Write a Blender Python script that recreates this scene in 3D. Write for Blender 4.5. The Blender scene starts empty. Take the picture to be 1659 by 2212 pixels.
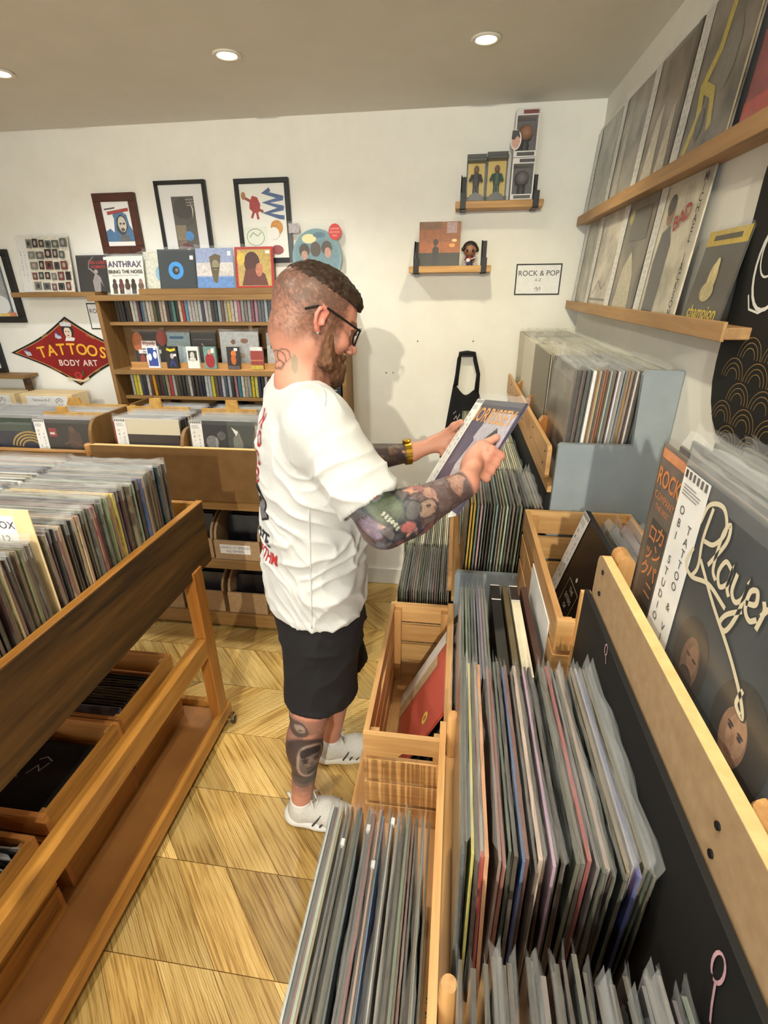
import bpy, bmesh, math, random
import numpy as np
from mathutils import Vector, Matrix
from mathutils.bvhtree import BVHTree

random.seed(7)
rng = np.random.default_rng(7)
S = bpy.context.scene
COL = S.collection

# ------------------------------------------------------------------ camera
CAM = np.array([0.0, 0.0, 1.70])
FPX, YAW, PITCH, ROLL = 1069.39, -0.143462, 0.427185, 0.0091212


def cam_axes():
    cy, sy = math.cos(YAW), math.sin(YAW)
    fwd = np.array([sy * math.cos(PITCH), cy * math.cos(PITCH), -math.sin(PITCH)])
    right = np.array([cy, -sy, 0.0])
    down = np.cross(fwd, right)
    r = math.cos(ROLL) * right + math.sin(ROLL) * down
    d = math.cos(ROLL) * down - math.sin(ROLL) * right
    return r, d, fwd


CR, CD, CF = cam_axes()
cam_data = bpy.data.cameras.new('camera')
cam_data.sensor_fit = 'HORIZONTAL'
cam_data.sensor_width = 36.0
cam_data.lens = FPX / 1659.0 * 36.0
cam_data.clip_start = 0.01
cam = bpy.data.objects.new('camera', cam_data)
COL.objects.link(cam)
mw = Matrix.Identity(4)
for i in range(3):
    mw[i][0], mw[i][1], mw[i][2], mw[i][3] = CR[i], -CD[i], -CF[i], CAM[i]
cam.matrix_world = mw
S.camera = cam


# measuring helpers: where a sight line of the photograph meets a real plane of the room
def sight(x, y):
    return CR * (x - 829.5) / FPX + CD * (y - 1106) / FPX + CF


def at_x(x, y, X):
    r = sight(x, y); return CAM + r * (X / r[0])


def at_y(x, y, Y):
    r = sight(x, y); return CAM + r * (Y / r[1])


def at_z(x, y, Z):
    r = sight(x, y); return CAM + r * ((Z - CAM[2]) / r[2])


# ------------------------------------------------------------------ world, exposure
S.view_settings.view_transform = 'Standard'
S.view_settings.look = 'None'
S.view_settings.gamma = 1.0
S.view_settings.use_curve_mapping = False
S.view_settings.exposure = 0.1
S.cycles.transparent_max_bounces = 12
S.cycles.max_bounces = 5
S.cycles.diffuse_bounces = 3
S.cycles.glossy_bounces = 2
S.cycles.use_light_tree = False
S.cycles.adaptive_threshold = 0.05
S.cycles.sample_clamp_indirect = 6.0
W = bpy.data.worlds.new('world')
S.world = W
W.use_nodes = True
W.node_tree.nodes['Background'].inputs[0].default_value = (0.80, 0.88, 1.0, 1)
W.node_tree.nodes['Background'].inputs[1].default_value = 1.2

# cool fill light, added outside an unseen shop window behind the photographer
XL, XR, YB, YF, ZC = -3.7, 0.558, 2.64, -5.0, 2.392
wl = bpy.data.lights.new('window_fill_light', 'AREA')
wl.shape = 'RECTANGLE'; wl.size = 2.9; wl.size_y = 1.5
wl.energy = 75; wl.color = (0.80, 0.91, 1.0)
wlo = bpy.data.objects.new('window_fill_light', wl)
wlo.location = (-1.45, YF - 0.06, 1.40)
wlo.rotation_euler = (math.radians(90), 0, 0)
COL.objects.link(wlo)
DOWNLIGHT_W = 34.0
DOWNLIGHT_COL = (1.0, 0.97, 0.86)
# position, strength, colour, aim point (None = straight down), cone
WARM = (1.0, 0.91, 0.60)
DOWNLIGHTS = [((0.04, 2.01), 0.72, WARM, None, 130), ((-0.79, 1.99), 1.0, DOWNLIGHT_COL, None, 140), ((-1.63, 2.00), 1.0, (0.96, 0.98, 0.98), None, 140),
              ((0.04, 0.55), 1.0, (1.0, 0.94, 0.74), None, 150), ((-0.79, 0.55), 1.1, DOWNLIGHT_COL, None, 150), ((-1.63, 0.55), 1.0, DOWNLIGHT_COL, None, 150),
              ((0.04, -0.9), 0.8, DOWNLIGHT_COL, None, 150), ((-0.79, -0.9), 0.8, DOWNLIGHT_COL, None, 150), ((-1.63, -0.9), 0.8, DOWNLIGHT_COL, None, 150),
              ((-0.08, -2.6), 14.0, (1.0, 0.94, 0.74), (-0.35, 2.64, 1.1), 56), ((-2.4, 1.2), 1.0, (0.96, 0.98, 0.98), None, 150), ((-2.4, -0.9), 0.8, DOWNLIGHT_COL, None, 150)]


# ------------------------------------------------------------------ materials
def new_mat(name):
    m = bpy.data.materials.new(name); m.use_nodes = True
    nt = m.node_tree; b = nt.nodes['Principled BSDF']
    return m, nt, b


def lk(nt, a, b):
    nt.links.new(a, b)


def rgba(c):
    return (c[0], c[1], c[2], 1.0)


def srgb(r, g, b):
    f = lambda v: (v / 255.0 / 12.92) if v / 255.0 <= 0.04045 else ((v / 255.0 + 0.055) / 1.055) ** 2.4
    return (f(r), f(g), f(b))


_cache = {}


def flat(rgb, rough=0.55, metal=0.0, coat=0.0, emit=0.0):
    """a plain material for a colour given in 0-255 sRGB"""
    k = (rgb, rough, metal, coat, emit)
    if k not in _cache:
        m, nt, b = new_mat('paint_%d_%d_%d' % rgb)
        b.inputs['Base Color'].default_value = rgba(srgb(*rgb))
        b.inputs['Roughness'].default_value = rough
        b.inputs['Metallic'].default_value = metal
        b.inputs['Coat Weight'].default_value = coat
        b.inputs['Coat Roughness'].default_value = 0.12
        if emit:
            b.inputs['Emission Color'].default_value = rgba(srgb(*rgb))
            b.inputs['Emission Strength'].default_value = emit
        _cache[k] = m
    return _cache[k]


def coords(nt, scale=(1, 1, 1), rot=(0, 0, 0), rand=7.0):
    tc = nt.nodes.new('ShaderNodeTexCoord'); oi = nt.nodes.new('ShaderNodeObjectInfo')
    mp = nt.nodes.new('ShaderNodeMapping'); add = nt.nodes.new('ShaderNodeVectorMath'); add.operation = 'MULTIPLY_ADD'
    cv = nt.nodes.new('ShaderNodeCombineXYZ')
    for i in range(3):
        lk(nt, oi.outputs['Random'], cv.inputs[i])
    lk(nt, cv.outputs[0], add.inputs[0]); add.inputs[1].default_value = (rand, rand * 1.7, rand * 2.3)
    lk(nt, tc.outputs['Object'], add.inputs[2])
    mp.inputs['Scale'].default_value = scale; mp.inputs['Rotation'].default_value = rot
    lk(nt, add.outputs[0], mp.inputs['Vector'])
    return mp.outputs[0], oi


def noise(nt, vec, scale, detail=4, rough=0.55, dist=0.0):
    n = nt.nodes.new('ShaderNodeTexNoise')
    n.inputs['Scale'].default_value = scale; n.inputs['Detail'].default_value = detail
    n.inputs['Roughness'].default_value = rough; n.inputs['Distortion'].default_value = dist
    lk(nt, vec, n.inputs['Vector'])
    return n.outputs['Fac']


def ramp(nt, fac, stops):
    r = nt.nodes.new('ShaderNodeValToRGB'); e = r.color_ramp.elements
    while len(e) < len(stops):
        e.new(0.5)
    for i, (p, c) in enumerate(stops):
        e[i].position = p; e[i].color = rgba(c) if len(c) == 3 else c
    lk(nt, fac, r.inputs[0])
    return r.outputs[0]


def mix(nt, fac, a, b, mode='MIX'):
    m = nt.nodes.new('ShaderNodeMix'); m.data_type = 'RGBA'; m.blend_type = mode
    for s, v in ((0, fac), (6, a), (7, b)):
        if hasattr(v, 'links') or hasattr(v, 'is_output'):
            lk(nt, v, m.inputs[s])
        else:
            m.inputs[s].default_value = v if s == 0 else rgba(v)
    return m.outputs[2]


def math_n(nt, op, a, b=0.0, c=0.0):
    m = nt.nodes.new('ShaderNodeMath'); m.operation = op
    for i, v in enumerate((a, b, c)):
        if hasattr(v, 'is_output'):
            lk(nt, v, m.inputs[i])
        else:
            m.inputs[i].default_value = v
    return m.outputs[0]


def bump(nt, b, h, strength=0.2, dist=0.002):
    n = nt.nodes.new('ShaderNodeBump'); n.inputs['Strength'].default_value = strength
    n.inputs['Distance'].default_value = dist
    lk(nt, h, n.inputs['Height']); lk(nt, n.outputs[0], b.inputs['Normal'])


def wood(name, dark, light, axis=1, scale=1.0, rough=0.5, contrast=0.5, rot=(0, 0, 0), vary=0.12, knots=0.0, coat=0.0):
    m, nt, b = new_mat(name)
    sc = [16.0 * scale] * 3; sc[axis] = 1.1 * scale
    v, oi = coords(nt, (1, 1, 1), rot)
    mp = nt.nodes.new('ShaderNodeMapping'); mp.inputs['Scale'].default_value = sc
    lk(nt, v, mp.inputs['Vector'])
    n1 = noise(nt, mp.outputs[0], 1.0, 4, 0.6, 1.2)
    n2 = noise(nt, mp.outputs[0], 5.0, 3, 0.6, 0.3)
    n3 = noise(nt, v, 2.5, 2)
    f = math_n(nt, 'ADD', math_n(nt, 'MULTIPLY', n1, 0.65), math_n(nt, 'MULTIPLY', n2, 0.35))
    col = ramp(nt, f, [(0.5 - 0.30 * (1.2 - contrast), dark), (0.5 + 0.28 * (1.2 - contrast), light)])
    val = math_n(nt, 'MULTIPLY_ADD', oi.outputs['Random'], vary * 2, 1.0 - vary)
    val = math_n(nt, 'MULTIPLY', val, math_n(nt, 'MULTIPLY_ADD', n3, 0.35, 0.82))
    hsv = nt.nodes.new('ShaderNodeHueSaturation'); lk(nt, col, hsv.inputs['Color']); lk(nt, val, hsv.inputs['Value'])
    out = hsv.outputs[0]
    if knots:
        sc2 = [3.2] * 3; sc2[axis] = 1.6
        mp2 = nt.nodes.new('ShaderNodeMapping'); mp2.inputs['Scale'].default_value = sc2
        lk(nt, v, mp2.inputs['Vector'])
        vo = nt.nodes.new('ShaderNodeTexVoronoi'); vo.inputs['Scale'].default_value = 1.6
        lk(nt, mp2.outputs[0], vo.inputs['Vector'])
        kf = ramp(nt, vo.outputs['Distance'], [(0.03, (1, 1, 1)), (0.14, (0, 0, 0))])
        out = mix(nt, math_n(nt, 'MULTIPLY', kf, knots), out, (dark[0] * 0.35, dark[1] * 0.3, dark[2] * 0.3))
    lk(nt, out, b.inputs['Base Color'])
    b.inputs['Roughness'].default_value = rough
    b.inputs['Coat Weight'].default_value = coat; b.inputs['Coat Roughness'].default_value = 0.25
    return m


def mottled(name, c1, c2, scale=30, rough=0.8, bs=0.1, bd=0.001, detail=4):
    m, nt, b = new_mat(name)
    v, oi = coords(nt)
    n = noise(nt, v, scale, detail)
    lk(nt, ramp(nt, n, [(0.3, c1), (0.7, c2)]), b.inputs['Base Color'])
    b.inputs['Roughness'].default_value = rough
    if bs >= 0.2:
        bump(nt, b, n, bs, bd)
    return m


M = {}
M['wall'] = mottled('wall_paint', srgb(236, 233, 224), srgb(242, 239, 231), 9, 0.75, 0.08, 0.002)
M['ceiling'] = mottled('ceiling_paint', srgb(226, 223, 214), srgb(231, 228, 220), 6, 0.85, 0.05, 0.002)
M['pine'] = wood('pine', srgb(170, 116, 64), srgb(222, 176, 118), 1, 1.0, 0.45, 0.55, knots=0.5)
M['pine_x'] = wood('pine_across', srgb(178, 124, 70), srgb(228, 184, 124), 0, 1.0, 0.45, 0.55, knots=0.5)
M['pine_z'] = wood('pine_upright', srgb(168, 114, 62), srgb(220, 172, 112), 2, 1.0, 0.45, 0.55, knots=0.4)
M['orange'] = wood('varnished_pine', srgb(132, 82, 30), srgb(204, 146, 68), 1, 0.9, 0.32, 0.6, knots=0.6, coat=0.25)
M['orange_z'] = wood('varnished_pine_upright', srgb(128, 76, 28), srgb(190, 126, 56), 2, 0.9, 0.35, 0.55, knots=0.4, coat=0.2)
M['dark_plank'] = wood('dark_stained_plank', srgb(40, 25, 10), srgb(96, 66, 28), 1, 0.8, 0.55, 0.75, knots=0.8)
M['oak_ledge'] = wood('oak_ledge', srgb(150, 112, 70), srgb(186, 146, 98), 1, 1.2, 0.55, 0.5)
M['mdf'] = mottled('mdf', srgb(160, 130, 96), srgb(174, 145, 110), 60, 0.75, 0.05, 0.0004)
M['mdf_edge'] = mottled('mdf_edge', srgb(216, 176, 118), srgb(228, 192, 134), 60, 0.7, 0.05, 0.0004)
M['board'] = mottled('brown_board', srgb(106, 76, 40), srgb(122, 90, 50), 14, 0.6, 0.05, 0.0006)
M['shelf_x'] = wood('shelf_board', srgb(120, 88, 48), srgb(160, 122, 72), 0, 1.2, 0.55, 0.45)
M['shelf_z'] = wood('shelf_board_upright', srgb(108, 78, 42), srgb(146, 108, 62), 2, 1.2, 0.55, 0.45)
M['osb'] = mottled('strand_board', srgb(176, 128, 58), srgb(214, 170, 92), 26, 0.65, 0.15, 0.001)
M['ply'] = wood('plywood', srgb(168, 120, 66), srgb(208, 158, 98), 0, 1.0, 0.5, 0.4)
M['tray'] = mottled('tray_board', srgb(132, 86, 42), srgb(166, 114, 62), 4, 0.5, 0.05, 0.0006)
M['blue_panel'] = mottled('blue_grey_paint', srgb(136, 146, 152), srgb(150, 158, 164), 10, 0.6, 0.1, 0.001)
M['black'] = mottled('black_card', srgb(5, 5, 6), srgb(10, 9, 10), 14, 0.75, 0.05, 0.0004)
M['black_metal'] = flat((26, 24, 24), 0.45, 0.4)
M['black_cloth'] = mottled('black_cotton', srgb(12, 12, 14), srgb(20, 20, 23), 220, 0.95, 0.3, 0.001)
M['white_card'] = mottled('white_card', srgb(232, 230, 228), srgb(242, 241, 240), 40, 0.6, 0.02, 0.0003)
M['cream_card'] = mottled('cream_card', srgb(226, 200, 150), srgb(236, 214, 168), 20, 0.7, 0.03, 0.0004)
M['skirting'] = flat((226, 224, 216), 0.45)
M['glow'] = flat((255, 244, 222), 0.5, 0, 0, 14.0)
M['chrome'] = flat((205, 205, 205), 0.2, 1.0)


def plastic(name, alpha, rough=0.16, tint=(0.92, 0.94, 0.95)):
    """thin clear polythene: mostly see-through, milky towards grazing angles, glossy"""
    m, nt, b = new_mat(name)
    out = nt.nodes['Material Output']
    tr = nt.nodes.new('ShaderNodeBsdfTransparent'); mx = nt.nodes.new('ShaderNodeMixShader')
    lw = nt.nodes.new('ShaderNodeLayerWeight'); lw.inputs['Blend'].default_value = 0.35
    f = math_n(nt, 'MULTIPLY_ADD', lw.outputs['Facing'], alpha * 1.2, alpha * 0.45)
    lk(nt, f, mx.inputs[0]); lk(nt, tr.outputs[0], mx.inputs[1]); lk(nt, b.outputs[0], mx.inputs[2])
    lk(nt, mx.outputs[0], out.inputs['Surface'])
    b.inputs['Base Color'].default_value = rgba(tint)
    b.inputs['Roughness'].default_value = rough
    b.inputs['Specular IOR Level'].default_value = 0.9
    return m


M['sleeve'] = plastic('clear_polythene', 0.12)
M['sleeve_thin'] = plastic('thin_polythene', 0.06)
M['glass'] = plastic('picture_glass', 0.05, 0.03)


def cover_mat(name, edge=False):
    """record sleeves: the base colour is each object's own colour, with printed patches"""
    m, nt, b = new_mat(name)
    v, oi = coords(nt, rand=11.0)
    c = oi.outputs['Color']
    if edge:
        n = noise(nt, v, 60, 3)
        col = mix(nt, math_n(nt, 'MULTIPLY', n, 0.40), c, srgb(150, 138, 118))
        b.inputs['Roughness'].default_value = 0.6
    else:
        n1 = ramp(nt, noise(nt, v, 7, 2, 0.5, 0.8), [(0.46, (0, 0, 0)), (0.52, (1, 1, 1))])
        n2 = ramp(nt, noise(nt, v, 16, 3, 0.5, 0.4), [(0.5, (0, 0, 0)), (0.6, (1, 1, 1))])
        hs = nt.nodes.new('ShaderNodeHueSaturation'); hs.inputs['Hue'].default_value = 0.58; hs.inputs['Value'].default_value = 1.7
        hs.inputs['Saturation'].default_value = 0.7
        lk(nt, c, hs.inputs['Color'])
        col = mix(nt, math_n(nt, 'MULTIPLY', n1, 0.7), c, hs.outputs[0])
        col = mix(nt, math_n(nt, 'MULTIPLY', n2, 0.5), col, srgb(30, 28, 30))
        b.inputs['Roughness'].default_value = 0.28
        b.inputs['Coat Weight'].default_value = 0.4; b.inputs['Coat Roughness'].default_value = 0.15
    lk(nt, col, b.inputs['Base Color'])
    return m


M['cover'] = cover_mat('printed_cover')
M['cover_edge'] = cover_mat('cover_edge', True)


def spine_mat(name, coat=0.5):
    m, nt, b = new_mat(name)
    v, oi = coords(nt, (1, 1, 1), rand=13.0)
    mp = nt.nodes.new('ShaderNodeMapping'); mp.inputs['Scale'].default_value = (30, 30, 90)
    lk(nt, v, mp.inputs['Vector'])
    n = ramp(nt, noise(nt, mp.outputs[0], 1.0, 2), [(0.52, (0, 0, 0)), (0.6, (1, 1, 1))])
    hs = nt.nodes.new('ShaderNodeHueSaturation'); hs.inputs['Value'].default_value = 0.45; hs.inputs['Saturation'].default_value = 0.6
    lk(nt, oi.outputs['Color'], hs.inputs['Color'])
    lk(nt, mix(nt, math_n(nt, 'MULTIPLY', n, 0.35), oi.outputs['Color'], hs.outputs[0]), b.inputs['Base Color'])
    b.inputs['Roughness'].default_value = 0.3; b.inputs['Coat Weight'].default_value = coat
    return m


M['spine'] = spine_mat('case_spine')

# ------------------------------------------------------------------ mesh builder
ORG = {}


class MB:
    def __init__(s):
        s.v = []; s.f = []; s.m = []

    def add(s, vs, fs, mi=0):
        o = len(s.v); s.v.extend([tuple(map(float, p)) for p in vs])
        for f in fs:
            s.f.append(tuple(i + o for i in f)); s.m.append(mi)
        return s

    def box(s, x0, x1, y0, y1, z0, z1, c=0.0, mi=0, T=None):
        x0, x1 = min(x0, x1), max(x0, x1); y0, y1 = min(y0, y1), max(y0, y1); z0, z1 = min(z0, z1), max(z0, z1)
        lo = (x0, y0, z0); hi = (x1, y1, z1); vs = []
        if c <= 0:
            for k in range(8):
                vs.append([hi[a] if k >> a & 1 else lo[a] for a in range(3)])
            fs = [(0, 2, 3, 1), (4, 5, 7, 6), (0, 1, 5, 4), (2, 6, 7, 3), (0, 4, 6, 2), (1, 3, 7, 5)]
        else:
            c = min(c, 0.45 * min(hi[a] - lo[a] for a in range(3)))
            ix = {}
            for k in range(8):
                for a in range(3):
                    p = []
                    for d in range(3):
                        up = k >> d & 1
                        e = hi[d] if up else lo[d]
                        if d != a:
                            e += -c if up else c
                        p.append(e)
                    ix[(k, a)] = len(vs); vs.append(p)
            fs = []
            for a in range(3):
                b_, c_ = (a + 1) % 3, (a + 2) % 3
                for side in (0, 1):
                    q = [(side << a) | (i << b_) | (j << c_) for i, j in ((0, 0), (1, 0), (1, 1), (0, 1))]
                    fs.append(tuple(ix[(k, a)] for k in q))
            for a in range(3):
                b_, c_ = (a + 1) % 3, (a + 2) % 3
                for i in (0, 1):
                    for j in (0, 1):
                        k0 = (i << b_) | (j << c_); k1 = k0 | (1 << a)
                        fs.append((ix[(k0, b_)], ix[(k1, b_)], ix[(k1, c_)], ix[(k0, c_)]))
            for k in range(8):
                fs.append((ix[(k, 0)], ix[(k, 1)], ix[(k, 2)]))
        if T is not None:
            vs = [T(*p) for p in vs]
        return s.add(vs, fs, mi)

    def prism(s, poly, fn, a, b, mi=0):
        """poly: 2-D outline; fn(u,v,w)->point; extruded w=a..b"""
        n = len(poly)
        vs = [fn(u, v, a) for u, v in poly] + [fn(u, v, b) for u, v in poly]
        fs = [tuple(range(n)), tuple(range(2 * n - 1, n - 1, -1))]
        for i in range(n):
            j = (i + 1) % n
            fs.append((i, j, n + j, n + i))
        return s.add(vs, fs, mi)

    def tube(s, path, r, n=8, mi=0, cap=True, closed=False):
        P = [np.array(p, float) for p in path]; rs = r if hasattr(r, '__len__') else [r] * len(P)
        vs = []; up = np.array([0.13, 0.31, 0.94])
        for i, p in enumerate(P):
            if closed:
                d = P[(i + 1) % len(P)] - P[i - 1]
            else:
                d = P[min(i + 1, len(P) - 1)] - P[max(i - 1, 0)]
            d = d / (np.linalg.norm(d) + 1e-12)
            a = np.cross(d, up)
            if np.linalg.norm(a) < 1e-3:
                a = np.cross(d, np.array([1.0, 0, 0]))
            a /= np.linalg.norm(a); b = np.cross(d, a); up = b * -1 if False else up
            for k in range(n):
                t = 2 * math.pi * k / n
                vs.append(p + rs[i] * (math.cos(t) * a + math.sin(t) * b))
        fs = []
        L = len(P)
        for i in range(L if closed else L - 1):
            i2 = (i + 1) % L
            for k in range(n):
                k2 = (k + 1) % n
                fs.append((i * n + k, i * n + k2, i2 * n + k2, i2 * n + k))
        if cap and not closed:
            fs.append(tuple(range(n - 1, -1, -1))); fs.append(tuple((L - 1) * n + k for k in range(n)))
        return s.add(vs, fs, mi)

    def lathe(s, prof, c, axis=(0, 0, 1), n=20, mi=0):
        ax = np.array(axis, float); ax /= np.linalg.norm(ax)
        a = np.cross(ax, [0.9, 0.2, 0.37]); a /= np.linalg.norm(a); b = np.cross(ax, a); c = np.array(c, float)
        vs = []
        for r, h in prof:
            for k in range(n):
                t = 2 * math.pi * k / n
                vs.append(c + ax * h + r * (math.cos(t) * a + math.sin(t) * b))
        fs = []
        for i in range(len(prof) - 1):
            for k in range(n):
                k2 = (k + 1) % n
                fs.append((i * n + k, i * n + k2, (i + 1) * n + k2, (i + 1) * n + k))
        fs.append(tuple(range(n - 1, -1, -1))); fs.append(tuple((len(prof) - 1) * n + k for k in range(n)))
        return s.add(vs, fs, mi)

    def ball(s, c, r, n=10, mi=0):
        prof = [(max(1e-4, math.sin(math.pi * i / n)), -math.cos(math.pi * i / n)) for i in range(n + 1)]
        rr = r if hasattr(r, '__len__') else (r, r, r)
        vs = []; c = np.array(c, float)
        for a, h in prof:
            for k in range(2 * n):
                t = math.pi * k / n
                vs.append(c + np.array([a * math.cos(t) * rr[0], a * math.sin(t) * rr[1], h * rr[2]]))
        fs = []
        for i in range(n):
            for k in range(2 * n):
                k2 = (k + 1) % (2 * n)
                fs.append((i * 2 * n + k, i * 2 * n + k2, (i + 1) * 2 * n + k2, (i + 1) * 2 * n + k))
        return s.add(vs, fs, mi)

    def mesh(s, name, mats, org=(0, 0, 0), smooth=False, recalc=True):
        me = bpy.data.meshes.new(name)
        o = np.array(org, float)
        me.from_pydata((np.array(s.v) - o).tolist(), [], s.f)
        for m in (mats if isinstance(mats, (list, tuple)) else [mats]):
            me.materials.append(m)
        me.polygons.foreach_set('material_index', s.m)
        if recalc:
            bm = bmesh.new(); bm.from_mesh(me)
            bmesh.ops.recalc_face_normals(bm, faces=bm.faces); bm.to_mesh(me); bm.free()
        if smooth:
            me.polygons.foreach_set('use_smooth', [True] * len(me.polygons))
            if smooth == 'auto':
                me.set_sharp_from_angle(angle=0.7)
        me.update()
        return me

    def build(s, name, mats, parent=None, smooth=False, org=None, recalc=True):
        if parent is not None:
            o = ORG[parent.name]
        elif org is not None:
            o = np.array(org, float)
        else:
            a = np.array(s.v); o = np.array([(a[:, 0].min() + a[:, 0].max()) / 2, (a[:, 1].min() + a[:, 1].max()) / 2, a[:, 2].min()])
        ob = bpy.data.objects.new(name, s.mesh(name, mats, o, smooth, recalc))
        COL.objects.link(ob)
        if parent is not None:
            ob.parent = parent
        else:
            ob.location = o
        ORG[ob.name] = o
        return ob


def tag(o, label=None, cat=None, group=None, kind=None):
    if label: o['label'] = label
    if cat: o['category'] = cat
    if group: o['group'] = group
    if kind: o['kind'] = kind
    return o


def thing(name, loc, label, cat, group=None):
    o = bpy.data.objects.new(name, None); o.empty_display_size = 0.05
    COL.objects.link(o); o.location = loc
    ORG[o.name] = np.array(loc, float)
    return tag(o, label, cat, group)


def B(origin, right, up):
    """plane frame: u along right, v along up, w along the face normal"""
    o = np.array(origin, float); r = np.array(right, float); r /= np.linalg.norm(r)
    u = np.array(up, float); u = u - r * (u @ r); u /= np.linalg.norm(u); n = np.cross(r, u)
    fn = lambda a, b, c=0.0: o + r * a + u * b + n * c
    return fn


_ink = {}


def printed(rgb, rough=0.4, coat=0.3):
    """printed ink: the colour with the uneven tone of a reproduced picture"""
    k = (rgb, rough, coat)
    if k not in _ink:
        m, nt, b = new_mat('print_%d_%d_%d' % rgb)
        v, oi = coords(nt)
        n = noise(nt, v, 95, 3, 0.6, 0.6)
        hs = nt.nodes.new('ShaderNodeHueSaturation'); hs.inputs['Color'].default_value = rgba(srgb(*rgb))
        lk(nt, math_n(nt, 'MULTIPLY_ADD', n, 1.1, 0.42), hs.inputs['Value'])
        lk(nt, hs.outputs[0], b.inputs['Base Color'])
        b.inputs['Roughness'].default_value = rough; b.inputs['Coat Weight'].default_value = coat; b.inputs['Coat Roughness'].default_value = 0.12
        _ink[k] = m
    return _ink[k]


def art(name, parent, fn, items, w=0.0006, step=0.00025, rough=0.4, coat=0.3):
    """flat printed shapes lying on a face: rect / disc / ring / poly"""
    mb = MB(); mats = []; idx = {}
    for it in items:
        col = it[-1]
        if col not in idx:
            idx[col] = len(mats); mats.append(printed(col, rough, coat) if max(col) < 224 else flat(col, rough, 0, coat))
        mi = idx[col]; k = it[0]
        if k == 'rect':
            _, u0, v0, u1, v1, _c = it
            mb.add([fn(u0, v0, w), fn(u1, v0, w), fn(u1, v1, w), fn(u0, v1, w)], [(0, 1, 2, 3)], mi)
        elif k == 'poly':
            mb.add([fn(u, v, w) for u, v in it[1]], [tuple(range(len(it[1])))], mi)
        elif k == 'disc':
            u, v, r = it[1:4]; ry = it[4] if len(it) > 5 else r; n = 28
            mb.add([fn(u + r * math.cos(2 * math.pi * i / n), v + ry * math.sin(2 * math.pi * i / n), w) for i in range(n)], [tuple(range(n))], mi)
        elif k == 'line':
            pts, wd = it[1], it[2]
            P = [np.array(p, float) for p in pts]; L = len(P); vs = []
            loop = np.linalg.norm(P[0] - P[-1]) < 1e-6
            for i in range(L):
                d0 = P[i] - P[i - 1] if i else (P[0] - P[-2] if loop else P[1] - P[0])
                d1 = P[i + 1] - P[i] if i < L - 1 else (P[1] - P[0] if loop else P[-1] - P[-2])
                d0 = d0 / (np.linalg.norm(d0) + 1e-12); d1 = d1 / (np.linalg.norm(d1) + 1e-12)
                t_ = d0 + d1; t_ = t_ / (np.linalg.norm(t_) + 1e-9) if np.linalg.norm(t_) > 1e-6 else d0
                nrm = np.array([-t_[1], t_[0]]); m_ = wd / 2 / max(0.45, float(nrm @ np.array([-d0[1], d0[0]])))
                for sg in (1, -1):
                    q = P[i] + nrm * m_ * sg; vs.append(fn(q[0], q[1], w))
            mb.add(vs, [(2 * i, 2 * i + 1, 2 * i + 3, 2 * i + 2) for i in range(L - 1)], mi)
        w += step
    return mb.build(name, mats, parent, recalc=False)


_txt = {}


def text_raw(s, size, bold=0.0, spacing=1.0, align='CENTER', line=1.0):
    cu = bpy.data.curves.new('lettering', 'FONT'); cu.body = s; cu.size = size; cu.offset = bold * size
    cu.align_x = align; cu.align_y = 'CENTER'; cu.space_character = spacing; cu.space_line = line; cu.resolution_u = 3
    ob = bpy.data.objects.new('lettering', cu)
    me = bpy.data.meshes.new_from_object(ob)
    v = [tuple(p.co) for p in me.vertices]; f = [tuple(p.vertices) for p in me.polygons]
    bpy.data.objects.remove(ob); bpy.data.curves.remove(cu); bpy.data.meshes.remove(me)
    return v, f


def letters(parent, fn, items, name='lettering', w=0.0012):
    """items: (string, u, v, size, colour, options)"""
    mb = MB(); mats = []; idx = {}
    for it in items:
        s, u, v, size, col = it[:5]; o = it[5] if len(it) > 5 else {}
        if col not in idx:
            idx[col] = len(mats); mats.append(flat(col, 0.45))
        vs, fs = text_raw(s, size, o.get('bold', 0.0), o.get('sp', 1.0), o.get('align', 'CENTER'), o.get('line', 1.0))
        a = math.radians(o.get('rot', 0)); sx = o.get('sx', 1.0); sh = o.get('shear', 0.0)
        pts = []
        for x, y, _z in vs:
            x = x * sx + y * sh
            pts.append(fn(u + x * math.cos(a) - y * math.sin(a), v + x * math.sin(a) + y * math.cos(a), w))
        mb.add(pts, fs, idx[col])
    return mb.build(name, mats, parent, recalc=False)


def stacked(s):
    return '\n'.join(s)

# ================================================================== the room
def struct(name, mb, mat, parent=None):
    o = mb.build(name, mat, parent, org=(0, 0, 0))
    if parent is None:
        o['kind'] = 'structure'
    return o


struct('wall_back', MB().box(XL - 0.1, XR + 0.1, YB, YB + 0.1, 0, ZC), M['wall'])
struct('wall_right', MB().box(XR, XR + 0.1, YF - 0.1, YB, 0, ZC), M['wall'])
struct('wall_left', MB().box(XL - 0.1, XL, YF - 0.1, YB, 0, ZC), M['wall'])
wf = MB()
wf.box(XL, -2.95, YF - 0.1, YF, 0, ZC).box(0.05, XR, YF - 0.1, YF, 0, ZC).box(-2.95, 0.05, YF - 0.1, YF, 0, 0.6).box(-2.95, 0.05, YF - 0.1, YF, 2.2, ZC)
struct('wall_front', wf, M['wall'])
win = struct('window_1', MB().box(-2.95, 0.05, YF - 0.09, YF - 0.03, 0.6, 0.64).box(-2.95, 0.05, YF - 0.09, YF - 0.03, 2.16, 2.2)
             .box(-2.95, -2.91, YF - 0.09, YF - 0.03, 0.64, 2.16).box(0.01, 0.05, YF - 0.09, YF - 0.03, 0.64, 2.16)
             .box(-1.47, -1.43, YF - 0.09, YF - 0.03, 0.64, 2.16), flat((60, 62, 64), 0.4))  # unseen window, added as the opening for the cool fill light
struct('ceiling', MB().box(XL - 0.1, XR + 0.1, YF - 0.1, YB + 0.1, ZC, ZC + 0.1), M['ceiling'])
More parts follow.
